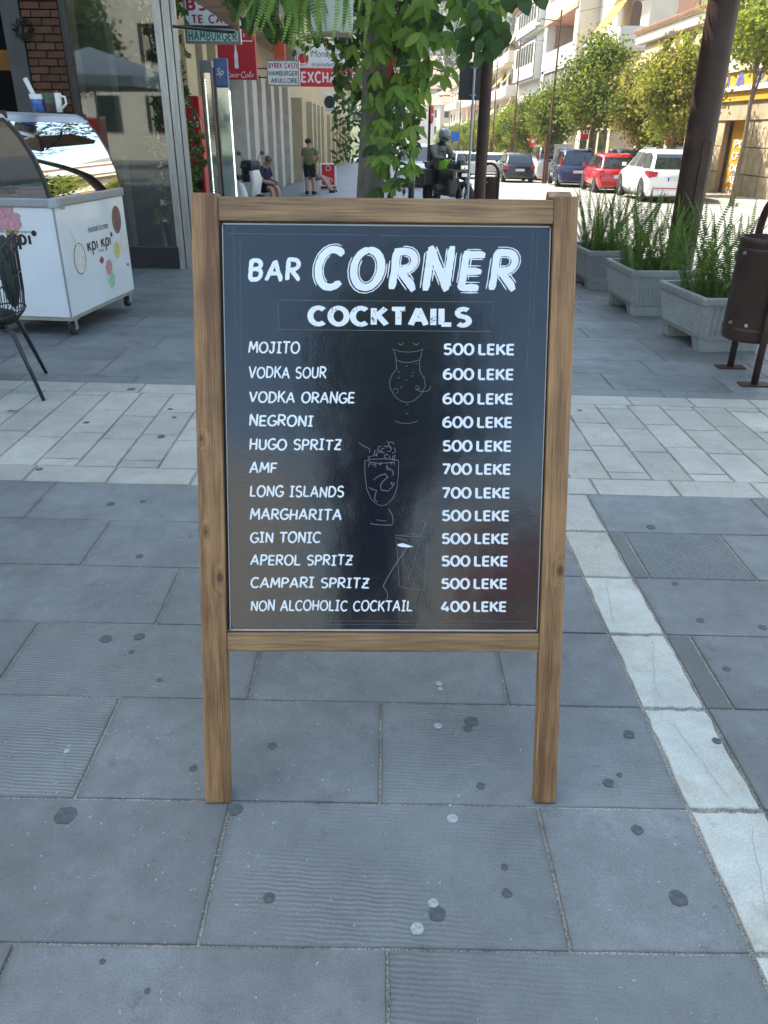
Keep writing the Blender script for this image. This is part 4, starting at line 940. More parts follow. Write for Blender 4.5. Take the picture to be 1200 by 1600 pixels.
# ---- shrub
lm_dark = leafM('shrub_leaf', (.05, .10, .025), .4, .35, 5); lm_yel = leafM('variegated_leaf', (.20, .21, .06), .4, .3, 5)
def leaf_mesh(L_=.1, W_=.05, bend=.02, seg=4, fold=.25):
    mb = MB(); vs = []; 
    for i in range(seg + 1):
        t = i / seg; w = W_ * math.sin(PI * min(1, t * .92 + .06)) ** .8 * (1 - .25 * t) if i < seg else .0005
        z = -bend * t * t
        vs += [(-w / 2, L_ * t, z + fold * w * .5), (0, L_ * t, z), (w / 2, L_ * t, z + fold * w * .5)]
    fs = []
    for i in range(seg):
        for k in (0, 1): fs.append((i * 3 + k, i * 3 + k + 1, i * 3 + 3 + k + 1, i * 3 + 3 + k))
    mb.add(vs, fs, True); mb.fixn = False; return mb.mesh('leaf')
sh = empty('potted_shrub', (-2.94, 12.0, ground_z(12)), 0, 'leafy umbrella plant between the glass screen and the display cabinet', 'shrub')
MB().lathe([(.001, 0), (.2, 0), (.26, .45), (.24, .45), (.22, .40), (.001, .38)], 18).build('pot', M('dark_pot', (.05, .04, .035), .7), sh)
fm = MB(); fm2 = MB(); rg = random.Random(8)
for k in range(620):
    zc = rg.uniform(.45, 3.3); rad = .30 if zc < 1.6 else .20
    c = Vector((max(-.35, min(.42, rg.gauss(.02, rad * .62))), rg.gauss(0, .2), zc)); out = Vector((rg.uniform(-1, 1), rg.uniform(-1, .3), rg.uniform(-.2, 1))).normalized(); u = out.orthogonal().normalized(); v = out.cross(u)
    for q in range(8):
        a = 2 * PI * q / 8; d = (u * math.cos(a) + v * math.sin(a) + out * .25).normalized(); n_ = d.cross(out).normalized(); ln_ = rg.uniform(.06, .10)
        (fm2 if rg.random() < .22 else fm).add([c, c + d * ln_ * .5 + n_ * .022, c + d * ln_ - out * .02, c + d * ln_ * .5 - n_ * .022], [(0, 1, 2, 3)])
fm.build('foliage', lm_dark, sh, fix=False); fm2.build('pale_foliage', lm_yel, sh, fix=False)
sm = MB()
for k in range(5): sm.tube([(rg.uniform(-.08, .08), rg.uniform(-.05, .05), .3), (rg.uniform(-.15, .15), 0, 1.6), (rg.uniform(-.2, .2), 0, 3.0)], .014, 6)
sm.build('stem', M('stem_brown', (.08, .06, .04), .8), sh)

# ================================================================ ICE CREAM FREEZER
fz = empty('ice_cream_freezer', (-2.555, 6.43, 0), R(-6.6), 'white ice cream display freezer on casters with curved glass and printed scoops', 'freezer')
fzm = Matrix.Translation(fz.location) @ Matrix.Rotation(R(-6.6), 4, 'Z'); fzi = fzm.inverted()
FL, FW = 1.30, .72
white_m = MT['white_body']; trim = M('grey_trim', (.30, .31, .32), .4, .06, metal=.3)
MB().box((-FW / 2, FL / 2, .575), (FW, FL, .85), bev=.008).build('cabinet', white_m, fz)
MB().box((-FW / 2, FL / 2, .135), (FW - .02, FL - .02, .03)).build('base', M('greige_base', (.30, .29, .24), .6), fz)
MB().box((-FW / 2, FL / 2, 1.035), (FW + .03, FL + .03, .07), bev=.012).build('rim', trim, fz)
MB().box((.008, .008, 1.035), (.07, .07, .075), bev=.012).build('corner_cap', M('corner_plastic', (.38, .39, .40), .5), fz)
# cabinet edge seam
MB().box((-.001, .0, .575), (.012, .012, .85)).build('edge_seam', trim, fz)
arcp = [(0.0, 1.07), (-.022, 1.20), (-.075, 1.36), (-.15, 1.50), (-.235, 1.605)]
# end panels
ptop = [(-.30, 1.655), (-.70, 1.665), (-.70, 1.07)]
for yy, nm in ((0.0, 'end_frame'), (FL, 'end_frame')):
    mb = MB(); pp = arcp + [(-.262, 1.64)]
    for q in range(len(pp) - 1):
        a = Vector((pp[q][0], yy, pp[q][1])); b_ = Vector((pp[q + 1][0], yy, pp[q + 1][1])); d = (b_ - a).normalized(); n_ = Vector((d.z, 0, -d.x)) * -.028
        mb.add([a + Vector((0, -.014, 0)), b_ + Vector((0, -.014, 0)), b_ + n_ + Vector((0, -.014, 0)), a + n_ + Vector((0, -.014, 0)), a + Vector((0, .014, 0)), b_ + Vector((0, .014, 0)), b_ + n_ + Vector((0, .014, 0)), a + n_ + Vector((0, .014, 0))], [(0, 1, 2, 3), (4, 7, 6, 5), (0, 4, 5, 1), (2, 6, 7, 3), (0, 3, 7, 4), (1, 5, 6, 2)])
    mb.box((-.48, yy, 1.635), (.47, .03, .075)); mb.box((-.69, yy, 1.35), (.05, .03, .56))
    mb.build(nm, MT['black'], fz)
mb = MB(); mb.add([(x, .012, z) for x, z in arcp + [(-.68, 1.62), (-.68, 1.07)]], [[0, 1, 2, 3, 4, 5, 6]]); mb.build('end_glass', glass, fz, fix=False)
mb = MB(); mb.add([(x, FL - .012, z) for x, z in arcp + [(-.68, 1.62), (-.68, 1.07)]], [[0, 1, 2, 3, 4, 5, 6]]); mb.build('end_glass', glass, fz, fix=False)
fg = glassmat('curved_glass', tint=.5, rough=.01, ior=1.9)
mb = MB(); ys = [0.016 + (FL - .032) * k / 12 for k in range(13)]
vs = [(x - .002, y, z) for y in ys for x, z in arcp]; n = len(arcp)
mb.add(vs, [(i * n + k, i * n + k + 1, (i + 1) * n + k + 1, (i + 1) * n + k) for i in range(12) for k in range(n - 1)], True); mb.build('curved_glass', fg, fz, fix=False)
mb = MB(); prof = [(-.232, 1.600), (-.262, 1.645), (-.32, 1.668), (-.71, 1.672), (-.71, 1.64), (-.26, 1.625)]
mb.prism(prof, -.018, FL + .018, 'y'); mb.build('top_cover', M('brushed_top', (.52, .54, .57), .35, .05, metal=.5), fz)
MB().box((-.36, FL / 2, 1.03 + .03), (.6, FL - .1, .06)).build('ice_cream_well', M('steel_well', (.22, .24, .25), .3, .2, metal=.6), fz)
for k in range(5):
    for j in range(2):
        cl = [(.5, .25, .3), (.55, .5, .3), (.2, .1, .06), (.5, .5, .45), (.3, .45, .25)][(k + j * 2) % 5]
        t_ = MB().box((-.22 - .27 * j, .16 + .24 * k, 1.10), (.22, .2, .05), bev=.015); t_.build('ice_cream_tub', M('ice_cream', cl, .6, .2, 30), fz)
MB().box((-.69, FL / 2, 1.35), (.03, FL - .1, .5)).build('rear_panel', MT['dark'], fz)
for x, y in ((-.03, .06), (-.05, FL - .08), (-.66, .06), (-.66, FL - .08)):
    c_ = empty('caster', (x, y, 0)); c_.parent = fz
    MB().cone((-.018, 0, .052), (.018, 0, .052), .052, .052, 16).build('wheel', MT['rubber'], c_)
    MB().cone((-.020, 0, .052), (.020, 0, .052), .02, .02, 12).build('hub', MT['steel'], c_)
    f_ = MB(); f_.box((.026, .01, .085), (.006, .045, .09)); f_.box((-.026, .01, .085), (.006, .045, .09)); f_.box((0, .0, .128), (.09, .08, .008)); f_.build('fork', MT['steel'], c_)
# prints on the front (x=0 face) ; px-> local
fn = (fzm.to_3x3() @ Vector((1, 0, 0))); fp = Vector(fz.location) + fn * .002
en = (fzm.to_3x3() @ Vector((0, -1, 0))); ep = Vector(fz.location) + en * .002
def ff(px, py): p = fzi @ onplane(px, py, fp, fn); return p.y, p.z
def fe(px, py): p = fzi @ onplane(px, py, ep, en); return p.x, p.z
def fprint(name, pts, mat, h=.0015):
    MB().prism([ff(*q) for q in pts], .001, .001 + h, 'x').build(name, mat, fz)
def ell(cx, cy, rx, ry, tilt=0, n=20, wob=0):
    o = []
    for k in range(n):
        a = 2 * PI * k / n; x = rx * math.cos(a) * (1 + wob * rng.uniform(-1, 1)); y = ry * math.sin(a) * (1 + wob * rng.uniform(-1, 1)); t = R(tilt); o.append((cx + x * math.cos(t) - y * math.sin(t), cy + x * math.sin(t) + y * math.cos(t)))
    return o
bowl = M('print_bowl', (.62, .66, .58), .35, .05); icew = M('print_ice_white', (.70, .66, .60), .4, .3, 60); brn = M('print_chocolate', (.16, .07, .045), .4, .35, 50); icey = M('print_yellow', (.60, .50, .16), .4, .3, 60); icep = M('print_pink', (.50, .24, .28), .4, .35, 60); iceg = M('print_mint', (.30, .55, .38), .4, .3, 60); grym = M('print_dark_bits', (.08, .07, .06), .4, .3, 60)
fprint('printed_bowl', ell(125, 404, 9.5, 25, -6), grym, .001); fprint('printed_bowl', ell(125, 404, 8.6, 23.5, -6), bowl, .0013); fprint('printed_scoop', ell(124, 398, 7, 13, 0, wob=.12), icew, .002); fprint('printed_scoop', ell(127, 416, 6, 11, 0, wob=.12), icew, .0024)
fprint('printed_spoon', [(109, 361), (111, 360), (122, 381), (120, 383)], bowl)
fprint('printed_bowl', ell(182, 343, 7, 22, -5), M('print_brown_bowl', (.20, .10, .07), .4), .0013); fprint('printed_scoop', ell(181, 332, 4.5, 9, 0, wob=.1), brn, .002); fprint('printed_scoop', ell(184, 350, 4.5, 10, 0, wob=.1), brn, .0024)
fprint('printed_bowl', ell(194, 378, 6, 18, -5), bowl, .0013); fprint('printed_scoop', ell(194, 376, 4.8, 15, -4, wob=.15), icew, .002)
fprint('printed_bowl', ell(182.5, 390, 5.2, 15, -4), bowl, .0013); fprint('printed_scoop', ell(183, 390, 4.2, 13, -4, wob=.1), icey, .002)
fprint('printed_bowl', ell(172.5, 426, 7.2, 23, -5), bowl, .0013); fprint('printed_scoop', ell(170.5, 418, 5, 12, -4, wob=.12), icep, .002); fprint('printed_scoop', ell(175, 437, 4.6, 12, -4, wob=.12), iceg, .0024)
fprint('printed_badge', [(159, 399.5), (162.5, 406), (159.5, 413), (155.8, 407)], grym, .0016); fprint('printed_badge', [(156, 404.5), (162, 404), (162, 409.5), (156, 410)], red, .002)
fprint('sticker', [(93, 324), (101.5, 323.5), (101.5, 327.5), (93, 327.5)], M('sticker_olive', (.35, .35, .22), .5)); fprint('sticker', [(198, 411), (201.5, 411), (201.5, 415), (198, 415)], M('sticker_orange', (.5, .25, .08), .5)); fprint('sticker', [(199.2, 412), (200.8, 412), (200.8, 414), (199.2, 414)], MT['black'], .003)
fprint('glass_sticker', [(135, 202), (142, 206), (158, 230), (157, 233), (150, 229)], M('pink_sticker', (.45, .2, .2), .5)) if False else None
KR = ['κ', 'ρ', 'ι', ' ', 'κ', 'ρ', 'ι', '°']
def fxf(q, z): return (z, q[0], q[1])
ya, za = ff(136.5, 389); yb_, zb = ff(175.5, 363); bk_ink = M('black_print', (.012, .012, .014), .35)
lettering(MB(), '', ya, yb_, (za + ff(173, 386)[1]) / 2 - .01, .125, .17, 0, 0, .16, z=.002, tok=KR, xf=fxf).build('lettering', bk_ink, fz, fix=False)
ya, za = ff(138, 362); yb_, zb = ff(169, 355)
o = bfont('Handmade Ice cream', yb_ - ya, .055, bk_ink, fz, (.0025, ya, ff(150, 361)[1]), (R(90), 0, R(90)), bold=0, shear=.2)
ya, za = ff(153, 395); yb_, zb = ff(164, 394); bfont('-1954-', yb_ - ya, .022, bk_ink, fz, (.0025, ya, za), (R(90), 0, R(90)))
# prints on the end (y=0 face)
def eprint(name, pts, mat, h=.0015): MB().prism([fe(*q) for q in pts], -.001 - h, -.001, 'y').build(name, mat, fz)
def exf(q, z): return (q[0], -z, q[1])
xa, za = fe(-2, 385); xb_, zb = fe(60, 385)
lettering(MB(), '', fe(-35, 384)[0], fe(61, 384)[0], fe(30, 384)[1] , .135, .20, 0, 0, .18, z=.002, tok=KR, xf=exf).build('lettering', bk_ink, fz, fix=False)
bfont('Handmade Ice cream', fe(48, 360)[0] - fe(-32, 360)[0], .022, bk_ink, fz, (fe(-32, 364)[0], -.0025, fe(30, 364)[1]), (R(90), 0, 0), bold=0)
for cx, cy, rx, ry in ((5, 330, 17, 13), (17, 342, 15, 12), (2, 348, 15, 12), (22, 352, 12, 8)):
    eprint('printed_scoop', ell(cx, cy, rx, ry, 0, 16, .12), icep, .0015 + .0003 * cy / 100)
eprint('printed_cone', [(6, 352), (30, 352), (26, 378), (20, 410)], M('print_waffle', (.42, .30, .10), .4, .3, 40), .001)
# cups on top
def cup(px, py, r, hh, mat, label, handle, rim):
    p = at(px, py, 6.95); c_ = empty('cup', (p.x, 6.95, 1.672), rng.uniform(-.3, .3), label, 'cup')
    MB().lathe([(.001, 0), (r * .82, 0), (r, hh), (r - .006, hh), (r * .8, .006), (.001, .006)], 20).build('body', mat, c_)
    MB().lathe([(r * .97, hh * .72), (r + .002, hh + .001), (r - .003, hh + .001)], 20).build('rim', rim, c_)
    if handle: MB().tube([(r * .9 + .0, 0, hh * .85), (r + .035, 0, hh * .8), (r + .04, 0, hh * .45), (r * .85, 0, hh * .2)], .009, 8).build('handle', wht, c_)
    return c_
c1 = cup(62, 172, .062, .125, M('blue_print_mug', (.05, .12, .35), .3, .5, 25), 'blue and white patterned cup with a white tube on the freezer top', True, wht)
MB().cone((0, 0, .05), (-.075, 0, .235), .017, .019, 10).build('white_tube', wht, None, loc=c1.location, label='white tube leaning out of the blue cup on the freezer', cat='tube')
c2 = cup(81, 178, .055, .135, M('dark_print_mug', (.06, .04, .035), .35, .6, 25), 'dark printed cup with straws on the freezer top', False, M('green_rim', (.05, .10, .05), .6, .4, 40))
c3 = cup(95, 184, .028, .135, wht, 'slim white handled jug beside the dark cup', True, wht)
MB().cone((0, 0, .13), (0, 0, .155), .012, .008, 8).build('red_cap', red, c3)

# ================================================================ WIRE CHAIR (left edge)
ch = empty('wire_chair', (-2.56, 4.92, 0), R(20), 'black wire basket chair with dark green round cushion at the left edge', 'chair')
wire = M('black_wire', (.012, .012, .013), .35, coat=.3)
mb = MB()
for k in range(4):
    a = R(45 + 90 * k); x, y = .25 * math.cos(a), .25 * math.sin(a); x2, y2 = .46 * math.cos(a), .46 * math.sin(a)
    MB().tube([(x * .3, y * .3, .43), (x * 1.0, y * 1.0, .435), (x * 1.22, y * 1.22, .41), (x2, y2, 0)], [.014, .014, .016, .012], 8).build('leg', wire, ch)
def shell(a, t):  # a angle around, t 0 seat rim .. 1 top
    back = max(0, math.cos(a)); hgt = .10 + .33 * back ** .7
    r = .12 + .17 * min(1, t * 2.2) + .03 * t
    return Vector((r * math.cos(a), r * math.sin(a), .45 + hgt * max(0, t - .35) / .65 * 1.25))
n = 56
for k in range(n):
    a = 2 * PI * k / n - PI
    mb.tube([shell(a, t / 7) for t in range(8)], .0032, 5)
mb.build('wire_basket', wire, ch, kind='stuff')
mb = MB(); mb.tube([shell(2 * PI * k / 48 - PI, 1.0) for k in range(48)], .006, 6, closed=True); mb.build('rim', wire, ch)
for t_ in (.45, .72):
    mb = MB(); mb.tube([shell(2 * PI * k / 48 - PI, t_) for k in range(48)], .005, 6, closed=True); mb.build('ring', wire, ch)
mb = MB()
for k in range(n):
    a = 2 * PI * k / n - PI; p = shell(a, .97); q = shell(a + 2 * PI / n * .9, .97); o_ = Vector((math.cos(a), math.sin(a), 0)) * .03
    mb.tube([p, p + o_ + Vector((0, 0, -.01)), p + o_ + Vector((0, 0, -.035)), p + Vector((0, 0, -.05))], .003, 5)
mb.build('loop_edge', wire, ch, kind='stuff')
cu_m = M('dark_green_cushion', (.008, .022, .018), .7, .2, 10)
MB().ball((0, 0, .485), (.24, .24, .04), 20).build('seat_cushion', cu_m, ch); MB().ball((.24, 0, .75), (.05, .22, .22), 20).build('back_cushion', cu_m, ch)

# ================================================================ BEIGE CHAIRS
bc_m = M('beige_plastic', (.46, .43, .30), .5, .06)
def beige_chair(loc, rz, label):
    c_ = empty('plastic_chair', loc, rz, label, 'chair', 'beige chairs behind the board')
    for x, y in ((-.2, -.2), (.2, -.2), (-.2, .2), (.2, .2)): MB().cone((x, y, .42), (x * 1.15, y * 1.15, 0), .016, .012, 8).build('leg', bc_m, c_)
    MB().box((0, 0, .44), (.44, .44, .03), bev=.014).build('seat', bc_m, c_)
    mb = MB(); rings = []
    prof = [(-.235, .46), (-.25, .62), (-.24, .78), (-.20, .86), (-.10, .895), (.10, .895), (.20, .86), (.24, .78), (.25, .62), (.235, .46)]
    inner = [(-.20, .46), (-.21, .62), (-.20, .75), (-.165, .80), (-.08, .835), (.08, .835), (.165, .80), (.20, .75), (.21, .62), (.20, .46)]
    def cy(x, z): return .21 + .05 * (z - .46) / .44 - .35 * x * x
    vs = []
    for q in (prof, inner):
        for dz in (0, .018): vs += [(x, cy(x, z) + dz, z) for x, z in q]
    N = 10; fs = []
    for i in range(N - 1): fs += [(i, i + 1, 2 * N + i + 1, 2 * N + i), (N + i, 3 * N + i, 3 * N + i + 1, N + i + 1), (i, N + i, N + i + 1, i + 1), (2 * N + i, 2 * N + i + 1, 3 * N + i + 1, 3 * N + i)]
    mb.add(vs, fs, True); mb.build('back_frame', bc_m, c_)
    for k in range(4):
        x = -.13 + k * .087; MB().box((x, cy(x, .64) + .008, .64), (.05, .012, .38)).build('back_slat', bc_m, c_)
    return c_
beige_chair((at(527, 305, 8.3).x, 8.3, ground_z(8.3)), R(200), 'beige plastic chair left of the vine covered trunk behind the board')
beige_chair((at(640, 305, 8.45).x, 8.45, ground_z(8.45)), R(170), 'beige plastic chair right of the vine covered trunk behind the board')

# ================================================================ SCOOTER AND PEOPLE
sc = empty('scooter', (at(376, 300, 19.6).x - .05, 19.6, ground_z(19.6)), R(62), 'white and dark blue motor scooter parked beside the seated man', 'scooter')
scw = M('scooter_white', (.62, .62, .58), .3, .05, coat=.4); scb = M('scooter_navy', (.012, .018, .032), .45, .1)
for y in (-.62, .62):
    w_ = empty('wheel', (0, y, .24)); w_.parent = sc
    MB().lathe([(.15, -.05), (.22, -.055), (.245, 0), (.22, .055), (.15, .05)], 20).build('tyre', MT['rubber'], w_, rot=(0, R(90), 0)); MB().cone((-.03, 0, 0), (.03, 0, 0), .15, .15, 14).build('rim', MT['steel'], w_)
MB().loft([[(x * w, y, z) for x, z in ((-1, b0), (-1, b1), (-.6, b2), (.6, b2), (1, b1), (1, b0))] for y, w, b0, b1, b2 in ((.9, .06, .5, .6, .7), (.6, .17, .38, .6, .76), (.2, .19, .34, .62, .78), (-.1, .17, .3, .55, .66), (-.2, .15, .25, .3, .32), (-.45, .16, .22, .28, .3))]).build('rear_body', scw, sc)
MB().loft([[(x * w, y + dy, z) for x, dy in ((-1, .03), (-.6, -.05), (.6, -.05), (1, .03), (.6, .06), (-.6, .06))] for z, y, w in ((.28, -.42, .15), (.5, -.5, .2), (.8, -.56, .22), (1.0, -.5, .18), (1.08, -.48, .10))]).build('front_shield', scw, sc)
MB().box((0, .3, .82), (.28, .75, .12), bev=.05).build('seat', scb, sc)
MB().box((0, -.40, 1.08), (.40, .34, .24), bev=.09).build('covered_handlebar', scb, sc); MB().box((.0, -.30, .95), (.36, .1, .45), bev=.05).build('leg_cover', scb, sc)
MB().tube([(-.34, -.35, 1.06), (-.2, -.42, 1.08), (.2, -.42, 1.08), (.34, -.35, 1.06)], .018, 8).build('handlebar', MT['black'], sc)
for s_ in (-1, 1):
    MB().tube([(s_ * .24, -.40, 1.10), (s_ * .30, -.42, 1.25), (s_ * .40, -.42, 1.33)], .008, 6).build('mirror_stem', MT['black'], sc); MB().ball((s_ * .44, -.42, 1.345), (.085, .02, .05), 10).build('mirror', MT['black'], sc)
MB().box((0, -.57, .78), (.12, .03, .10), bev=.01).build('headlamp', MT['chrome'], sc)
MB().loft([[(x * w, y, z) for x, z in ((-1, .2), (0, .34), (1, .2))] for y, w in ((-.9, .05), (-.62, .09), (-.45, .07))]).build('mudguard', scw, sc)

J = dict(pelvis=(0, 0, .52), chest=(.0, -.10, .86), neck=(.0, -.20, 1.04), head=(.0, -.30, 1.14), face=Vector((0, -.85, -.5)).normalized())
for s_, q in (('l', 1), ('r', -1)):
    J['sh_' + s_] = (q * .18, -.13, .96); J['el_' + s_] = (q * .22, -.22, .68); J['wr_' + s_] = (q * .06, -.46, .62)
    J['hip_' + s_] = (q * .09, -.02, .49); J['kn_' + s_] = (q * .13, -.46, .50); J['an_' + s_] = (q * .14, -.50, .09); J['toe_' + s_] = (q * .15, -.65, .035)
p = at(412, 300, 22.0)
m1 = person((p.x - .08, 22.0, ground_z(22)), R(62), J, 'man in navy shirt and dark shorts sitting and looking down at a phone', navy, blk, shoe_m, hair_g, sleeve=.8, leg_cloth=.85)
st = empty('low_stool', (p.x - .08, 22.0, ground_z(22)), 0, 'blue plastic stool the man in navy sits on', 'stool')
MB().cone((0, 0, .40), (0, 0, .43), .18, .19, 16).build('seat', M('blue_plastic', (.05, .10, .20), .5), st)
for k in range(4):
    a = R(45 + 90 * k); MB().cone((.13 * math.cos(a), .13 * math.sin(a), .40), (.19 * math.cos(a), .19 * math.sin(a), 0), .02, .017, 8).build('leg', M('pale_leg', (.4, .4, .4), .5), st)
ph = MB().box((0, 0, 0), (.075, .15, .009), bev=.004).build('phone', MT['black'], None, loc=Vector(m1.location) + Matrix.Rotation(R(62), 3, 'Z') @ Vector((0, -.52, .67)), rot=(R(35), 0, R(62)), label='black phone held by the seated man in navy', cat='phone')
J = stand_pose(head=(0.02, .01, 1.63), el_l=(.33, .10, 1.17), wr_l=(.20, -.02, 1.03), hd_l=(-.6, -.2, -.3), toe_r=(-.20, -.13, .035))
p = at(485, 293, 29.0)
person((p.x, 29.0, ground_z(29.0)), R(180), dict(J, el_r=J['el_l'] and (-.33, .10, 1.17), wr_r=(-.20, -.02, 1.03), hd_r=(.6, -.2, -.3), el_l=(.22, .03, 1.12), wr_l=(.24, -.05, .87), hd_l=(0, 0, -1)), 'man in olive t-shirt and black shorts standing with hand on hip', olive, blk, shoe_m, hair_m, leg_cloth=.95)
J2 = dict(pelvis=(0, 0, .50), chest=(.0, .06, .84), neck=(0, .07, 1.02), head=(0, .05, 1.15))
for s_, q in (('l', 1), ('r', -1)):
    J2['sh_' + s_] = (q * .18, .06, .94); J2['el_' + s_] = (q * .24, .02, .68); J2['wr_' + s_] = (q * .16, -.24, .60)
    J2['hip_' + s_] = (q * .09, -.02, .48); J2['kn_' + s_] = (q * .12, -.45, .52); J2['an_' + s_] = (q * .13, -.78, .09); J2['toe_' + s_] = (q * .14, -.96, .05)
p = at(487, 293, 30.4)
person((p.x - .02, 30.4, ground_z(30.4)), R(78), J2, 'seated man mostly hidden behind the standing man with one leg stretched out', M('grey_shirt', (.16, .16, .15), .9), M('grey_shorts', (.14, .13, .12), .9), shoe_m, hair_m)
wc = empty('white_chair', (p.x - .02, 30.4, ground_z(30.4)), R(78), 'white plastic chair under the hidden seated man', 'chair')
MB().box((0, 0, .40), (.44, .42, .03), bev=.01).build('seat', wht, wc); MB().box((0, .22, .62), (.42, .03, .4), bev=.01).build('backrest', wht, wc)
for x, y in ((-.2, -.19), (.2, -.19), (-.2, .19), (.2, .19)): MB().cone((x, y, .39), (x * 1.1, y * 1.1, 0), .016, .014, 8).build('leg', wht, wc)
MB().box((.24, 0, .60), (.03, .4, .03)).build('armrest', wht, wc)
a = at(500, 277, 33.5); fb = empty('ice_cream_sign', (a.x, 33.5, ground_z(33.5)), 0, 'white and red ice cream advertising box standing on the left pavement', 'advertising stand')
MB().box((.32, .2, .49), (.64, .4, .84), bev=.01).build('casing', wht, fb); MB().box((.33, -.006, .50), (.50, .012, .74)).build('red_panel', red2, fb)
for cx, cz, r_ in ((.33, .74, .09), (.28, .32, .09), (.40, .30, .08)):
    mb = MB(); mb.tube([(cx + r_ * math.cos(R(t)) * (1 + .25 * math.cos(R(3 * t))), -.016, cz + r_ * math.sin(R(t))) for t in range(0, 360, 20)], .014, 6, closed=True); mb.build('emblem', wht, fb)
MB().box((.32, .2, .035), (.6, .36, .07)).build('foot', MT['black'], fb)
# ================================================================ STREET POLES, BINS, PLANTERS
BS = MT['brown_steel']
def pole(name, px_top, py_top, px_b, py_b, Y, r, label, cat='pole', mat=None, h=None, group=None, base=True):
    b_ = at(px_b, py_b, Y); t = at(px_top, py_top, Y); x = b_.x + (t.x - b_.x) * 0; gz = ground_z(Y)
    h = h or 6.0
    root = empty(name, (b_.x, Y, gz), 0, label, cat, group)
    MB().cone((0, 0, 0), (0, 0, h), r, r * .96, 24).build('shaft', mat or BS, root)
    if base: MB().lathe([(r * 1.9, 0), (r * 1.9, .015), (r * 1.06, .02), (r * 1.04, .10), (r, .12)], 24).build('base_flange', mat or BS, root)
    return root
bp_ = pole('canopy_pole', 1125, 0, 1078, 310, 8.3, .142, 'thick dark brown steel pole rising between the fern planters', h=7)
# welded conduit along it
MB().box((.02, -.15, .80), (.08, .02, 1.5), bev=.006).build('cover_plate', BS, bp_)
pole('canopy_pole', 764, 0, 752, 255, 14.0, .098, 'brown steel pole behind the grey road sign near the small bin', h=7)
pole('thin_black_pole', 646, 0, 645, 200, 9.6, .035, 'thin black pole seen behind the hanging vine leaves', mat=MT['black'], h=5)

def litter_bin(loc, rz, label, hoop=True, sc=1.0):
    root = empty('litter_bin', loc, rz, label, 'litter bin', 'brown steel litter bins'); root.scale = (sc,) * 3
    n = 28
    MB().lathe([(.001, .28), (.185, .28), (.195, .30), (.195, .92), (.200, .925), (.200, .955), (.185, .955), (.185, .31), (.001, .31)], n).build('drum', BS, root)
    for z in (.36, .88): MB().lathe([(.196, z - .012), (.201, z), (.196, z + .012)], n).build('band', BS, root)
    for s_ in (-1, 1):
        y = s_ * .225
        MB().tube([(0, y, 0), (0, y, .93)], .024, 12).build('leg', BS, root)
        MB().box((0, y, .006), (.20, .10, .012)).build('foot_plate', BS, root)
        for z in (.36, .88): MB().box((0, s_ * .207, z), (.05, .03, .03)).build('clamp', BS, root)
        MB().cone((.0, s_ * .21 - s_ * .01, .40), (-.03, s_ * .19, .40), .0, .0, 4) if False else None
    pts = [(0, .225, .93)] + [(0, .225 * math.cos(R(t)), .95 + .26 * math.sin(R(t))) for t in range(8, 180, 12)] + [(0, -.225, .93)]
    MB().tube(pts, .026, 12).build('hoop', BS, root)
    for a, z in ((200, .40), (235, .40), (200, .86), (160, .86)):
        x, y = .196 * math.cos(R(a)), .196 * math.sin(R(a)); MB().cone((x, y, z), (x * 1.06, y * 1.06, z), .014, .012, 8).build('bolt', MT['steel'], root)
    return root
lb = litter_bin((2.62, 5.42, 0), R(-2), 'large dark brown cylindrical litter bin with hoop at the right edge')
p = at(757, 308, 17.2); 
lb2 = dup(lb, (p.x + .08, 17.2, ground_z(17.2)), R(50), 'small brown litter bin beside the thinner brown pole in the distance', scale=(1, 1, 1))

conc = stonemat('planter_concrete', (.28, .285, .275), speck=1.2, rnd=.06, blotch=.14, rough=.8, bump=.5); soil = M('soil', (.035, .026, .018), .95, .4, 40, bump=.6)
def planter_mesh():
    L_, W_ = .82, .62; parts = {}
    mb = MB()
    def ring(l, w, z, c=.028): 
        a, b_ = w / 2, l / 2; return [(-a + c, -b_, z), (a - c, -b_, z), (a, -b_ + c, z), (a, b_ - c, z), (a - c, b_, z), (-a + c, b_, z), (-a, b_ - c, z), (-a, -b_ + c, z)]
    mb.loft([ring(L_ - .12, W_ - .12, .10), ring(L_ - .10, W_ - .10, .13), ring(L_ - .01, W_ - .01, .385), ring(L_ + .02, W_ + .02, .39), ring(L_ + .02, W_ + .02, .43), ring(L_ + .01, W_ + .01, .44), ring(L_ - .07, W_ - .07, .44), ring(L_ - .09, W_ - .09, .38)], smooth=False, caps=False)
    parts['shell'] = mb.mesh('shell')
    rb = MB()
    for face in range(4):
        ln_ = (W_ if face % 2 == 0 else L_) - .10; n = int(ln_ / .042); ang = face * PI / 2
        for k in range(n):
            u = -ln_ / 2 + (k + .5) * ln_ / n; dist0 = ((L_ - .10) if face % 2 == 0 else (W_ - .10)) / 2; dist1 = ((L_ - .01) if face % 2 == 0 else (W_ - .01)) / 2
            m = Matrix.Rotation(ang, 4, 'Z'); w = .015
            vs = [(u * .90 - w, -dist0 + .002, .14), (u * .90 + w, -dist0 + .002, .14), (u * .90, -dist0 - .017, .14), (u - w, -dist1 + .002, .375), (u + w, -dist1 + .002, .375), (u, -dist1 - .014, .375)]
            rb.add(vs, [(0, 2, 5, 3), (2, 1, 4, 5), (0, 1, 2), (3, 5, 4)], False, m)
    parts['ribs'] = rb.mesh('ribs')
    s = MB(); s.add(ring(L_ - .09, W_ - .09, .385), [list(range(8))]); parts['soil'] = s.mesh('soil')
    f = MB()
    for s_ in (-1, 1): f.prism([(-.24, 0.0), (-.27, .11), (.27, .11), (.24, 0.0)], s_ * .30 - .05, s_ * .30 + .05, 'y')
    parts['f'] = f
    return parts
pl = empty('planter', (0, 0, 0), 0, 'x', 'planter', 'concrete planters along the kerb'); pmh = planter_mesh()
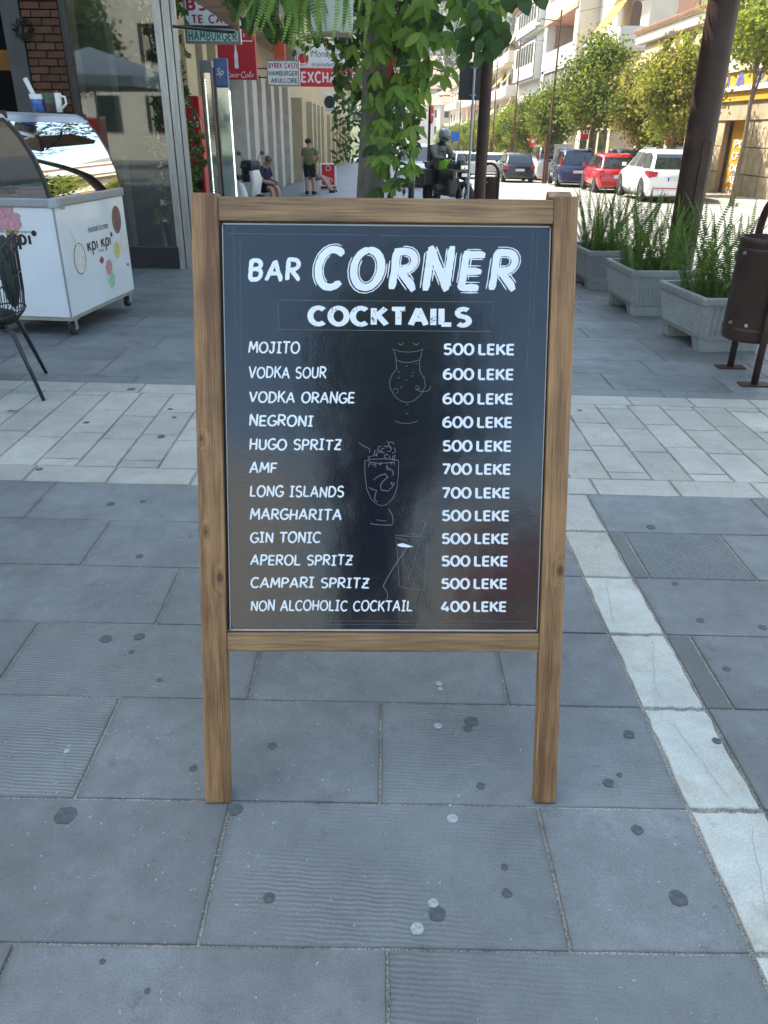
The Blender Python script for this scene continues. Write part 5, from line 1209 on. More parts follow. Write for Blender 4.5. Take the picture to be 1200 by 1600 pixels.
part('shell', pmh['shell'], conc, pl); o_ = part('ribs', pmh['ribs'], conc, pl); o_['kind'] = 'stuff'; part('soil', pmh['soil'], soil, pl)
for s_ in (-1, 1): MB().prism([(-.235, 0.0), (-.265, .11), (.265, .11), (.235, 0.0)], s_ * .28 - .06, s_ * .28 + .06, 'y').build('foot', conc, pl)
PLP = [((2.765, 6.465), -6.5, 'nearest grey ribbed concrete planter partly behind the litter bin'), ((2.675, 7.94), -3, 'middle grey ribbed concrete planter left of the thick pole'), ((2.63, 9.49), -3, 'farthest grey ribbed concrete planter just right of the sandwich board')]
pl.location = (*PLP[0][0], ground_z(6.465)); pl.rotation_euler[2] = R(PLP[0][1]) * -1; pl['label'] = PLP[0][2]
for (x, y), a, lab in PLP[1:]: dup(pl, (x, y, ground_z(y)), -R(a), lab)
# sword ferns: every frond an object
fern_m = [leafM('fern_green', (.075, .135, .030), .5, .3, 8), leafM('fern_bright', (.15, .22, .045), .5, .25, 8)]
def frond_mesh(L_, lean, seed, lw=.030, n=42, curl=1.0):
    r = random.Random(seed); mb = MB(); pts = []
    for i in range(n + 1):
        t = i / n; pts.append(Vector((lean * t * t * L_ + .02 * math.sin(3 * t + seed), 0, L_ * (t - .18 * curl * t ** 3 * abs(lean)))))
    for i in range(1, n):
        t = i / n; w = lw * (math.sin(PI * min(1, .12 + t * .88)) ** .5) * (1 - .3 * t); d = (pts[i + 1] - pts[i - 1]).normalized(); h = (pts[1] - pts[0]).length * .42
        for s_ in (-1, 1):
            tw = r.uniform(-.25, .25); o = Vector((0, s_ * w, 0)) + d * w * .25 + Vector((tw * w, 0, 0)); c = pts[i]
            mb.add([c - d * h * .75, c + o * .7 - d * h * .7, c + o, c + o * .6 + d * h * .6, c + d * h * .75], [(0, 1, 2, 3, 4)])
    for i in range(0, n - 1, 2):
        q = Vector((0, .0016, 0)); mb.add([pts[i] - q, pts[i] + q, pts[min(n, i + 2)] + q, pts[min(n, i + 2)] - q], [(0, 1, 2, 3)])
    mb.fixn = False
    return mb.mesh('frond')
fmsh = [frond_mesh(L_, ln_, k) for k, (L_, ln_) in enumerate(((.72, .12), (.62, .35), (.80, .25), (.52, .7), (.44, 1.0), (.68, .45), (.36, 1.2)))]
fmeshes = {}
for k, me in enumerate(fmsh):
    for j in (0, 1):
        c_ = me.copy(); c_.materials.append(fern_m[j]); fmeshes[(k, j)] = c_
rg = random.Random(21)
for (x, y), a, lab in PLP:
    fr = empty('sword_fern', (x, y, ground_z(y) + .385), R(-a), {0: 'tall sword fern growing in the nearest planter behind the bin', 1: 'sword fern growing in the middle planter left of the thick pole', 2: 'sword fern growing in the farthest planter beside the board'}[[q[0] for q in PLP].index((x, y))], 'fern', 'sword ferns in the planters')
    for k in range(105):
        i = rg.choices(range(7), (6, 5, 6, 3, 2, 5, 2))[0]; me = fmeshes[(i, 1 if rg.random() < .2 else 0)]
        part('frond', me, None, fr, (rg.uniform(-.24, .24), rg.uniform(-.30, .30), -.01), (rg.uniform(-.32, .32), rg.uniform(-.12, .42), rg.uniform(0, 2 * PI)), (rg.uniform(.75, 1.15),) * 3)

# back of road sign on grey pole
rs = empty('road_sign', (at(731, 300, 19.0).x, 19.0, ground_z(19.0)), 0, 'back of a dark square road sign on a thin grey pole', 'road sign')
gpole = M('galvanised_pole', (.30, .32, .33), .45, .1, metal=.4)
MB().cone((0, 0, 0), (0, 0, 3.35), .030, .030, 12).build('pole', gpole, rs)
zc = at(736, 127, 19.0).z - ground_z(19); xo = at(736.5, 127, 19.0).x - rs.location.x
MB().box((xo, .05, zc), (.52, .012, .72), bev=.004).build('panel', M('sign_back', (.018, .02, .022), .5, .1), rs)
for z in (zc - .26, zc + .26): MB().box((0, .03, z), (.14, .03, .03)).build('bracket', gpole, rs)
# no entry sign on thin brown post near motorcycle
ne = empty('red_sign', (at(668, 290, 24.6).x, 24.6, ground_z(24.6)), R(76), 'narrow red round sign on a dark post beside the motorcyclist', 'sign')
MB().cone((0, 0, 0), (0, 0, 2.75), .04, .04, 10).build('post', BS, ne); MB().cone((0, -.05, 2.35), (0, -.07, 2.35), .23, .23, 24).build('disc', red, ne); MB().box((0, -.076, 2.35), (.28, .01, .06)).build('bar', wht, ne)
# red hydrant and white post
rp = empty('red_hydrant', (at(638, 303, 18.5).x, 18.5, ground_z(18.5)), 0, 'short red street hydrant with rounded cap left of the motorcycle', 'hydrant')
MB().lathe([(.11, 0), (.11, .04), (.085, .05), (.085, .30), (.095, .31), (.095, .34), (.08, .36), (.07, .42), (.03, .46), (.001, .47)], 18).build('body', M('hydrant_red', (.50, .02, .02), .4, .1), rp); MB().cone((-.13, 0, .24), (.13, 0, .24), .035, .035, 10).build('outlet', wht, rp)
wp = empty('white_post', (at(609, 290, 15.0).x, 15.0, ground_z(15)), 0, 'white enamel post behind the foot of the vine', 'post')
MB().cone((0, 0, 0), (0, 0, 1.25), .055, .055, 14).build('tube', wht, wp); MB().ball((0, 0, 1.25), .06, 10).build('cap', wht, wp)

# ================================================================ CARS
tyre = MT['rubber']; cglass = M('car_glass', (.02, .025, .03), .05, .05, spec=.9, coat=.5); cpl = M('car_black_trim', (.015, .015, .016), .5); tl = M('tail_light_red', (.45, .01, .01), .2, .1, coat=.5); hl = M('headlamp_clear', (.55, .58, .6), .1, .1, metal=.4); plw = M('plate_white', (.6, .62, .64), .4); plb = M('plate_blue', (.02, .06, .35), .4); rimm = M('alloy_rim', (.38, .39, .40), .3, .1, metal=.8)
def car(name, label, loc, rz, paint, L_=4.2, W_=1.75, Hh=1.48, belt=.92, hood=1.0, rear='hatch', wheel_r=.31, gw=.76, front_x=.60, rails=False, clad=False, cat='car'):
    root = empty(name, loc, rz, label, cat)
    w = W_ / 2; r0, f0 = -L_ / 2, L_ / 2; zl = .24
    yb = r0 + (.10 if rear != 'sedan' else .95); yrt = yb + (.42 if rear == 'hatch' else .30 if rear == 'mpv' else .55); yfb = f0 - hood; yft = yfb - .75
    st = []
    def sec(y, ww, z0, z1, bulge=1): return [(-ww * .90, y, z0), (-ww * 1.0, y, z0 + .16), (-ww * 1.0, y, (z0 + z1) * .56), (-ww * .975, y, z1 - .10), (-ww * .90, y, z1), (ww * .90, y, z1), (ww * .975, y, z1 - .10), (ww * 1.0, y, (z0 + z1) * .56), (ww * 1.0, y, z0 + .16), (ww * .90, y, z0)]
    rb = belt + .02 if rear != 'sedan' else belt - .02
    prof = [(r0, .86, zl + .10, rb - .30), (r0 + .04, .92, zl + .04, rb - .06), (r0 + .16, .975, zl, rb), (r0 + .8, 1, zl, belt + .02), (0, 1, zl, belt), (yfb, 1, zl, belt - .02), (f0 - .55, .985, zl, belt - .10), (f0 - .20, .93, zl + .02, belt - .19), (f0 - .05, .86, zl + .05, belt - .32), (f0, .78, zl + .12, belt - .45)]
    MB().loft([sec(y, w * k, z0, z1) for y, k, z0, z1 in prof]).build('body', paint, root)
    # greenhouse
    wb, wt, zt = w * .90, w * gw, Hh
    ysl = [(yb, belt + .0, 1.0), (yb + (yrt - yb) * .55, belt + (zt - belt) * .62, .96), (yrt, zt - .04, .93), (yrt + .35, zt, .96), ((yrt + yft) / 2, zt + .015, 1), (yft - .1, zt - .01, 1), (yft, zt - .035, .98), (yfb, belt - .01, 1)]
    rings = []
    for y, z, k in ysl:
        zz = belt - .03; t = (z - zz) / (zt - zz); ww = wb + (wt - wb) * t
        rings.append([(-wb * k, y, zz), (-ww * k, y, z - .04 * (t > .8)), (-ww * k * .90, y, z), (ww * k * .90, y, z), (ww * k, y, z - .04 * (t > .8)), (wb * k, y, zz)])
    MB().loft(rings).build('roof', paint, root)
    def sd(s_, y, z):
        t = (z - (belt - .03)) / (zt - (belt - .03)); return (s_ * (wb + (wt - wb) * t + .006), y, z)
    zb_, zq = belt + .04, zt - .10
    def yr(z): t = (z - belt) / (zt - belt); return yb + (yrt - yb) * t + .0
    def yf(z): t = (z - belt) / (zt - belt); return yfb + (yft - yfb) * t
    cuts = [0, .34, .68, 1.0] if rear in ('mpv', 'suv', 'wagon') else [0, .46, 1.0]
    for s_ in (-1, 1):
        for q in range(len(cuts) - 1):
            def yy(u, z): a = yr(z) + .16; b_ = yf(z) - .10; return a + (b_ - a) * u
            u0, u1 = cuts[q] + (.02 if q else 0), cuts[q + 1] - .02
            MB().add([sd(s_, yy(u0, zb_), zb_), sd(s_, yy(u1, zb_), zb_), sd(s_, yy(u1, zq), zq), sd(s_, yy(u0, zq), zq)], [(0, 1, 2, 3)]).build('side_window', cglass, root, fix=False)
        for q in (r0 + .72, f0 - .78):
            wl_ = empty('wheel', (s_ * (w - .09), q, wheel_r)); wl_.parent = root
            MB().lathe([(wheel_r * .66, -.10), (wheel_r * .95, -.105), (wheel_r, -.07), (wheel_r, .07), (wheel_r * .95, .105), (wheel_r * .66, .10)], 22).build('tyre', tyre, wl_, rot=(0, R(90), 0))
            rmb = MB(); rmb.cone((s_ * .07, 0, 0), (s_ * .075, 0, 0), wheel_r * .67, wheel_r * .67, 20)
            for k in range(5):
                a = 2 * PI * k / 5; rmb.add([(s_ * .095, math.cos(a + e) * rr_, math.sin(a + e) * rr_) for e, rr_ in ((-.25, .05), (-.13, wheel_r * .64), (.13, wheel_r * .64), (.25, .05))], [(0, 1, 2, 3)])
            rmb.build('rim', rimm, wl_)
            mb = MB(); mb.add([(s_ * (w + .004), q + (wheel_r + .055) * math.cos(R(t)), wheel_r + (wheel_r + .055) * math.sin(R(t))) for t in range(-15, 196, 15)], [list(range(15))]); mb.build('wheel_arch', cpl, root, fix=False)
        MB().box((s_ * (w + .09), yfb - .35, belt + .08), (.16, .10, .12), bev=.03).build('mirror', paint if not clad else paint, root)
        MB().tube([(s_ * (w + .006), yr(belt) + .5 + k, belt - .16) for k in (0, .14)], .012, 5).build('door_handle', rimm if not clad else paint, root)
        # lamps
        zt_ = belt - .10
        if rear in ('mpv',): MB().box((s_ * (w - .10), r0 + .14, belt + .14), (.10, .12, .42), bev=.03).build('tail_light', tl, root)
        elif rear == 'suv': MB().add([(s_ * (w + .004), r0 + .42, belt - .02), (s_ * (w - .04), r0 + .06, belt - .02), (s_ * (w - .36), r0 - .012, belt - .06), (s_ * (w - .30), r0 - .012, belt - .20), (s_ * (w - .05), r0 + .03, belt - .24), (s_ * (w + .006), r0 + .35, belt - .12)], [(0, 1, 4, 5), (1, 2, 3, 4)]).build('tail_light', tl, root, fix=False)
        else: MB().box((s_ * (w - .13), r0 + .05, belt - .16), (.20, .14, .22), bev=.04).build('tail_light', tl, root)
        MB().box((s_ * (w - .26), f0 - .10, belt - .36), (.34, .16, .15), bev=.05).build('headlight', hl, root)
    # rear and front glass
    z0, z1 = belt + .03, zt - .12
    def rw(z, s_): t = (z - belt) / (zt - belt); return (s_ * (wb + (wt - wb) * t) * .86, yr(z) - .015 - (.03 if t > .3 else 0), z)
    zm = belt + (zt - belt) * .62
    MB().add([rw(z0, -1), rw(z0, 1), (rw(zm, 1)[0], yb + (yrt - yb) * .55 - .012, zm), (rw(zm, -1)[0], yb + (yrt - yb) * .55 - .012, zm), (rw(z1, -1)[0], yr(z1) - .03, z1), (rw(z1, 1)[0], yr(z1) - .03, z1)], [(0, 1, 2, 3), (3, 2, 5, 4)]).build('rear_window', cglass, root, fix=False)
    def fw(z, s_): t = (z - belt) / (zt - belt); return (s_ * (wb + (wt - wb) * t) * .90, yf(z) + .02, z)
    MB().add([fw(z0, 1), fw(z0, -1), fw(z1, -1), fw(z1, 1)], [(0, 1, 2, 3)]).build('windscreen', cglass, root, fix=False)
    MB().box((0, r0 - .015, belt - .28), (.52, .02, .12)).build('number_plate', plw, root); MB().box((-.24, r0 - .028, belt - .28), (.045, .006, .115)).build('plate_stripe', plb, root)
    MB().box((0, r0 + .06, .36), (W_ * .86, .20, .16), bev=.04).build('rear_bumper', cpl if clad else paint, root)
    MB().box((0, f0 - .06, .36), (W_ * .80, .20, .16), bev=.04).build('front_bumper', cpl if clad else paint, root)
    MB().box((0, f0 - .01, belt - .38), (.62, .06, .20), bev=.02).build('grille', cpl, root); MB().box((0, f0 + .045, .40), (.52, .02, .12)).build('number_plate', plw, root)
    MB().box((0, 0, .26), (W_ * .9, L_ * .86, .14)).build('underbody', cpl, root)
    if rear == 'suv': MB().box((0, r0 - .012, .50), (W_ * .72, .02, .03)).build('reflector_strip', tl, root)
    if rails:
        for s_ in (-1, 1): MB().tube([(s_ * wt * .88, yrt + .15, zt - .01), (s_ * wt * .88, yrt + .2, zt + .05), (s_ * wt * .88, yft - .25, zt + .05), (s_ * wt * .88, yft - .2, zt - .01)], .016, 6).build('roof_rail', rimm, root)
    return root
def cz(y, dz=-.108): return ground_z(y) + dz
def paintm(n, c, r=.25): return M(n, c, r, .05, 2, coat=.8)
def cpos(px, py, Y): return at(px, py, Y).x
X_ = on_ground(1040, 308, -.11)
car('white_suv', 'white parked SUV with red tail lights, nearest of the parked cars', (9.95, 30.2, cz(30.2)), R(-3), paintm('white_car_paint', (.78, .78, .76)), L_=4.6, W_=1.9, Hh=1.66, belt=1.06, hood=1.15, rear='suv', wheel_r=.38, gw=.70, rails=True)
car('red_hatchback', 'small red hatchback parked between the white SUV and the blue people carrier', (9.75, 36.0, cz(36)), R(-2), paintm('red_car_paint', (.50, .02, .03)), L_=3.8, W_=1.68, Hh=1.50, belt=.95, hood=.95, rear='hatch', wheel_r=.30)
car('blue_people_carrier', 'dark blue people carrier parked beyond the red hatchback', (9.4, 41.6, cz(41.6)), R(-4), paintm('blue_car_paint', (.025, .035, .10)), L_=4.3, W_=1.78, Hh=1.66, belt=1.0, hood=.85, rear='mpv', wheel_r=.32, rails=True)
car('black_hatchback', 'black hatchback driving away on the sunlit street', (7.35, 46.5, cz(46.5)), R(0), paintm('black_car_paint', (.012, .012, .014)), L_=3.8, W_=1.66, Hh=1.46, belt=.94, hood=1.0, rear='hatch', wheel_r=.29)
car('silver_saloon', 'silver saloon car driving ahead of the black hatchback', (8.0, 60.5, cz(60.5)), R(1), paintm('silver_car_paint', (.45, .45, .43)), L_=4.4, W_=1.72, Hh=1.42, belt=.92, hood=1.15, rear='sedan', wheel_r=.30)
p = at(660, 278, 36.0)
car('white_oncoming_suv', 'white SUV facing the camera in the shade behind the motorcycle', (p.x - .1, 37.5, cz(37.5, 0)), R(176), paintm('white_car_paint2', (.74, .76, .78)), L_=4.5, W_=1.88, Hh=1.68, belt=1.02, hood=1.1, rear='suv', wheel_r=.37)
car('parked_pale_car', 'pale car parked behind the motorcycle windscreen, farther down the street', (at(722, 255, 52).x, 52, cz(52, -.05)), R(4), paintm('pale_car_paint', (.62, .60, .55)), L_=4.3, W_=1.74, Hh=1.45, belt=.92, rear='hatch')
car('white_van', 'white van parked beyond the blue people carrier', (9.9, 50.5, cz(50.5)), R(-3), paintm('van_paint', (.66, .66, .64)), L_=4.6, W_=1.85, Hh=1.9, belt=1.15, hood=.8, rear='mpv')
car('dark_parked_car', 'dark car roof showing above the red hatchback', (12.2, 42.5, cz(42.5, 0)), R(-4), paintm('dark_car_paint', (.02, .02, .022)), L_=4.3, W_=1.78, Hh=1.6, belt=.98, rear='wagon', rails=True)
car('far_white_car', 'white car far down the street left of the grey sign pole', (at(708, 240, 66).x, 66, cz(66)), R(2), paintm('white_car_paint3', (.7, .7, .68)), rear='hatch')

# ================================================================ MOTORCYCLE AND RIDER
mc = empty('motorcycle', (at(699, 305, 22.2).x, 22.2, ground_z(22.2)), R(27), 'large black touring motorcycle with lime green panel standing at the kerb', 'motorcycle')
mblk = M('motorcycle_black', (.012, .012, .014), .35, .1, coat=.4); lime_g = M('lime_green', (.25, .55, .02), .4, .06); mgrey = M('motorcycle_grey', (.055, .052, .046), .45, .1, metal=.3); msil = M('motorcycle_silver', (.55, .56, .58), .3, .06, metal=.5)
for y, r_, w_ in ((-.78, .33, .055), (.76, .32, .085)):
    e = empty('wheel', (0, y, r_)); e.parent = mc
    MB().lathe([(r_ * .74, -w_), (r_ * .92, -w_ * 1.1), (r_, 0), (r_ * .92, w_ * 1.1), (r_ * .74, w_)], 26).build('tyre', tyre, e, rot=(0, R(90), 0))
    mb = MB(); mb.lathe([(r_ * .75, -.02), (r_ * .75, .02), (r_ * .68, .02), (r_ * .68, -.02)], 24)
    for k in range(8): a = 2 * PI * k / 8; mb.cone((0, 0, 0), (math.cos(a) * r_ * .7, math.sin(a) * r_ * .7, 0), .008, .008, 5)
    mb.build('rim', mgrey, e, rot=(0, R(90), 0)); MB().lathe([(.16, .07), (.16, .075), (.09, .075), (.09, .07)], 20).build('brake_disc', MT['steel'], e, rot=(0, R(90), 0))
for s_ in (-1, 1):
    MB().cone((s_ * .09, -.78, .33), (s_ * .10, -.46, 1.02), .028, .03, 10).build('fork', mgrey, mc)
    MB().tube([(s_ * .10, -.44, 1.06), (s_ * .28, -.40, 1.14), (s_ * .43, -.30, 1.12)], .014, 8).build('handlebar', mblk, mc); MB().cone((s_ * .36, -.34, 1.13), (s_ * .46, -.28, 1.12), .02, .02, 8).build('grip', tyre, mc)
    MB().tube([(s_ * .34, -.38, 1.13), (s_ * .40, -.42, 1.28)], .007, 6).build('mirror_stem', mblk, mc); MB().ball((s_ * .42, -.42, 1.31), (.07, .02, .04), 10).build('mirror', mblk, mc)
    MB().box((s_ * .38, .52, .72), (.22, .48, .36), bev=.04).build('pannier', mgrey, mc)
    MB().loft([[(s_ * (.08 + a * .6), y, z + dz) for a, dz in ((0, .12), (.25, .05), (.25, -.12), (0, -.16))] for y, z in ((-.62, .82), (-.40, .86), (-.10, .84), (.05, .78))]).build('side_fairing', mblk, mc)
    MB().box((s_ * .17, -.50, .80), (.02, .30, .12), bev=.008).build('silver_flash', msil, mc)
MB().loft([[(x * w, y, z + dz) for x, dz in ((-1, 0), (-.6, h), (.6, h), (1, 0), (.7, -.12), (-.7, -.12))] for y, w, z, h in ((-.62, .10, .98, .04), (-.40, .17, .98, .10), (-.12, .18, .96, .12), (.12, .13, .88, .06))]).build('fuel_tank', mblk, mc)
MB().box((-.12, -.05, 1.00), (.20, .34, .26), bev=.06).build('green_panel', lime_g, mc)
MB().loft([[(x * w, y, z) for x, z in ((-1, z0), (-1, z1), (1, z1), (1, z0))] for y, w, z0, z1 in ((.05, .10, .80, .88), (.35, .15, .80, .88), (.75, .14, .86, .96), (.98, .10, .92, 1.0))]).build('seat', tyre, mc)
MB().box((0, -.02, .52), (.30, .46, .42), bev=.06).build('engine', mgrey, mc)
for s_ in (-1, 1): MB().cone((s_ * .12, -.02, .50), (s_ * .36, -.02, .46), .12, .10, 14).build('cylinder_head', M('engine_dark', (.05, .05, .05), .4, .1, metal=.5), mc)
MB().loft([[(x * w, y, z) for x, y, z in ((-1, y0, z0), (0, y0 - .07, z0 + .02), (1, y0, z0), (0, y0 + .02, z0))] for w, y0, z0 in ((.15, -.66, .92), (.17, -.62, 1.02), (.12, -.58, 1.10))]).build('nose', mblk, mc)
MB().box((0, -.69, .96), (.20, .05, .10), bev=.03).build('headlight', MT['chrome'], mc); MB().box((0, -.72, .80), (.16, .03, .08), bev=.01).build('beak', msil, mc)
mb = MB(); vs = []
for i in range(5):
    t = i / 4; 
    for k in range(5): u = (k - 2) / 2; vs.append((u * (.19 - .05 * t), -.60 + .12 * t + .06 * u * u, 1.04 + .32 * t))
mb.add(vs, [(i * 5 + k, i * 5 + k + 1, i * 5 + k + 6, i * 5 + k + 5) for i in range(4) for k in range(4)], True); mb.build('windscreen', glassmat('screen_plastic', tint=.55), mc, fix=False)
MB().loft([[(x * .07, -.78 + .36 * math.cos(R(a)), .33 + .36 * math.sin(R(a)) + abs(x) * -.01) for x in (-1, 0, 1)] for a in (40, 70, 100, 130)], closed=False, caps=False).build('front_mudguard', mblk, mc)
MB().tube([(.14, -.25, .30), (.2, .2, .28), (.26, .5, .42), (.28, .9, .60)], [.03, .03, .05, .06], 10).build('exhaust', MT['steel'], mc)
MB().tube([(-.16, .1, .30), (-.34, .0, .02)], .012, 6).build('kickstand', mblk, mc)
MB().box((0, .80, 1.02), (.34, .3, .04), bev=.01).build('luggage_rack', mblk, mc)
mc.scale = (1.12, 1.1, 1.1)
# rider standing astride on the far side, helmet tipped down
rj = stand_pose(pelvis=(0, .02, .98), chest=(0, -.20, 1.34), neck=(0, -.30, 1.53), head=(0, -.40, 1.66), face=Vector((0, -.8, -.6)).normalized())
for s_, q in (('l', 1), ('r', -1)):
    rj['sh_' + s_] = (q * .20, -.22, 1.42); rj['el_' + s_] = (q * .27, -.42, 1.20); rj['wr_' + s_] = (q * .12, -.66, 1.18)
p = at(677, 303, 22.7)
rd = person((p.x, 22.7, ground_z(22.7)), R(32), rj, 'rider in grey jacket and dark helmet standing over the motorcycle', M('grey_jacket', (.14, .13, .11), .7, .1), M('dark_trousers', (.02, .02, .022), .8), shoe_m, None, leg_cloth=1.5, long_sleeve=True, scale=1.06)
[o for o in rd.children if o.name.startswith('body')][0].data.materials[0] = M('black_riding_gear', (.015, .015, .016), .7)
hm = MB().ball((0, 0, 0), (.15, .175, .16), 18); hm.build('helmet', M('grey_helmet', (.16, .18, .18), .2, .1, coat=.8), rd, loc=(0, -.40, 1.70), rot=(R(30), 0, 0)); MB().ball((0, 0, 0), (.135, .10, .07), 12).build('visor', cglass, rd, loc=(0, -.50, 1.66), rot=(R(30), 0, 0))
MB().box((0, .0, 1.28), (.30, .16, .42), bev=.06).build('backpack', MT['black'], rd)

# ================================================================ RIGHT BUILDINGS
tile = M('terracotta_tile', (.36, .19, .115), .8, .2, 4, rnd=.15); pale_w = M('pale_cream', (.60, .53, .42), .85, .08, 1.2, dirt=.10); offw = M('off_white_render', (.60, .57, .52), .85, .06, 1.2, dirt=.08); salm = M('salmon_render', (.52, .30, .20), .85, .08, 2); awn = M('cream_awning', (.60, .47, .28), .9, .06, 3, stretch=(1, 30, 1)); awy = M('yellow_awning', (.60, .36, .07), .9, .06, 3); orange = M('orange_sign', (.62, .31, .03), .6, .06); blu = M('sign_blue', (.10, .10, .42), .6); ston = M('sandstone_block', (.40, .32, .21), .85, .2, 3, bump=.4, rnd=.14); stmort = M('stone_joint', (.26, .21, .15), .9, .1)  # the cream is one plain render colour shared by several facades
def W(px, py, x): p = onplane(px, py, (x, 0, 0), Vector((1, 0, 0))); return p.y, p.z
def rb_(root, name, x0, x1, y0, y1, z0, z1, mat, bev=0, **k):
    o = MB().box(((x0 + x1) / 2, (y0 + y1) / 2, (z0 + z1) / 2), (abs(x1 - x0), abs(y1 - y0), abs(z1 - z0)), bev=bev).build(name, mat, root, **k)
    o.location = -Vector(root.location); return o
# B1: stone fronted shop with tiled eave and hanging awnings
B1 = empty('stone_shop', (13.5, 24, ground_z(24)), 0, 'stone faced corner shop with tiled eave and two long hanging sun blinds', 'building')
zt = W(1000, 48, 12.8)[1]; y_far = W(993, 52, 12.8)[0]
rb_(B1, 'wall', 13.75, 24, 18, y_far - .3, -1.2, 3.7, pale_w)
rb_(B1, 'upper_wall', 13.5, 24, 18, y_far - .3, 3.7, zt - .25, pale_w)
rb_(B1, 'end_wall', 13.52, 24, y_far - .3, y_far, -1.2, zt - .25, offw)
rb_(B1, 'eave_fascia', 12.85, 13.5, 18, y_far, zt - .55, zt - .15, pale_w)
rb_(B1, 'roof_deck', 12.8, 16.5, 18, y_far + .05, zt - .15, zt - .05, pale_w)
trow = empty('tile_roof', (0, 0, 0)); trow.parent = B1
tm = MB(); tm.cone((0, 0, 0), (1.6, 0, .42), .085, .075, 8, smooth=True); tme = tm.mesh('roof_tile')
y = 19.0
while y < y_far: part('roof_tile', tme, tile, trow, (12.70 - 13.5, y - 24, zt - .04 - ground_z(24))); y += .21
rb_(B1, 'setback_wall', 15.2, 24, 18, y_far - 3.0, zt - .1, zt + 4.2, offw)
rb_(B1, 'cornice', 14.9, 15.25, 18, y_far - 3, zt + 3.3, zt + 3.5, salm)
ya, za = W(1096, 0, 15.2); yb2, zb2 = W(1060, 22, 15.2); rb_(B1, 'balcony_window', 15.12, 15.2, ya, yb2, zb2, za + 1, M('brown_shutter_paint', (.16, .08, .05), .7))
# ground floor stonework block by block
zp0 = ground_z(29)
def stonewall(ya, yb_, z0, z1, x, bw=.62, bh=.80):
    nz = max(1, round((z1 - z0) / bh)); ny = max(1, round((yb_ - ya) / bw))
    for i in range(nz):
        for j in range(ny):
            y0 = ya + (yb_ - ya) * j / ny; y1 = ya + (yb_ - ya) * (j + 1) / ny; a = z0 + (z1 - z0) * i / nz; c = z0 + (z1 - z0) * (i + 1) / nz; q = rng.uniform(-.012, .012)
            rb_(B1, 'stone_block', x - .10 + q, x + .1, y0 + .02, y1 - .02, a + .02, c - .02, ston, name2=None) if False else rb_(B1, 'stone_block', x - .10 + q, x + .1, y0 + .018, y1 - .018, a + .018, c - .018, ston)
    rb_(B1, 'joint_bed', x - .05, x + .12, ya, yb_, z0, z1, stmort)
yA = W(1205, 230, 13.5)[0]; yB = W(1168, 230, 13.5)[0]; yC = W(1142, 230, 13.7)[0]; yD = W(1113, 230, 13.5)[0]
zl = W(1150, 188, 13.5)[1]
stonewall(21.5, yB, zp0 - .2, zl, 13.4); stonewall(yC, yD, zp0 - .2, zl, 13.4)
rb_(B1, 'lintel', 13.25, 13.5, 21.5, yD + .2, zl, zl + .95, ston); rb_(B1, 'ledge', 13.05, 13.5, 21.5, yD + .3, zl + .95, zl + 1.12, offw)
rb_(B1, 'orange_door', 13.66, 13.72, yB, yC, zp0 - .2, zl, orange)
zob, zot = W(1150, 158, 13.2)[1], W(1150, 118, 13.2)[1]
sg = empty('orange_shop_sign', (13.16, 27.0, zob), 0, 'long orange shop sign with blue letters above the stone front', 'sign')
MB().box((.08, 2.5, (zot - zob) / 2), (.16, 11.0, zot - zob)).build('sign_box', orange, sg)
def yw(px, x=13.15): return W(px, 140, x)[0]
def rightxf(yo, zo, x): return lambda q, z: (x - z, yo - q[0], zo + q[1])
lettering(MB(), 'LA RA', 0, 4.2, 0, .62, .2, 0, 0, .28, z=.01, xf=rightxf(6.5, .35, -.01)).build('lettering', blu, sg, fix=False)
for k, t in enumerate(('PO', 'CFA', 'DO', 'ABI', 'SOT')):
    lt = MB(); lettering(lt, t, .42, 1.35, 0, .30, .22, 0, 0, .28, z=.01, seed=k, xf=rightxf(yC - B1.location.y, (zl - .95 - .42 * k) - B1.location.z, .14))
    lt.build('lettering', wht, B1, fix=False)
rb_(B1, 'blue_sticker', 13.63, 13.65, yB + .7, yB + 1.2, zp0 + .55, zp0 + .8, M('blue_grey_sticker', (.15, .2, .3), .5))
# rest of the ground floor: shop openings
for q in range(3): rb_(B1, 'shop_window', 13.44, 13.5 if False else 13.74, yD + .5 + q * 2.6, yD + 2.6 + q * 2.6, zp0 - .1, 2.6, dglass)
for q in range(4): rb_(B1, 'pier', 13.40, 13.75, yD + .1 + q * 2.6, yD + .5 + q * 2.6, -1.2, 3.7, pale_w)
rb_(B1, 'turquoise_panel', 13.36, 13.40, W(1025, 200, 13.4)[0], W(1016, 200, 13.4)[0], .6, 2.2, M('turquoise', (.05, .30, .25), .6))
# hanging sun blinds (belong to the shop)
def blind(root, name, x0, x1, ya, yb_, z0, z1, mat):
    mb = MB(); n = 6; vs = []
    for i in range(n + 1):
        t = i / n
        for yv in (ya, yb_): vs.append((x0 + (x1 - x0) * t, yv, z0 + (z1 - z0) * t - .10 * math.sin(PI * t)))
    mb.add(vs, [(2 * i, 2 * i + 1, 2 * i + 3, 2 * i + 2) for i in range(n)]); vs2 = [(a + .02, b_, c - .02) for a, b_, c in vs]
    mb.add(vs2, [(2 * i + 2, 2 * i + 3, 2 * i + 1, 2 * i) for i in range(n)]); o = mb.build(name, mat, root, fix=False); o.location = -Vector(root.location)
    t_ = MB().cone((x1, ya, z1), (x1, yb_, z1), .035, .035, 8).build('blind_rail', offw, root); t_.location = -Vector(root.location)
for (pt0, pt1, pb) in (((1012, 58), (1046, 42), 988), ((1060, 38), (1084, 26), 1037), ((1100, 22), (1125, 10), 1082)):
    ya = W(pt0[0], pt0[1], 13.2)[0]; yb2 = W(pt1[0], pt1[1], 13.2)[0]; blind(B1, 'sun_blind', 13.2, 12.0, yb2, ya, zt - .6, zt - 2.9, awn)
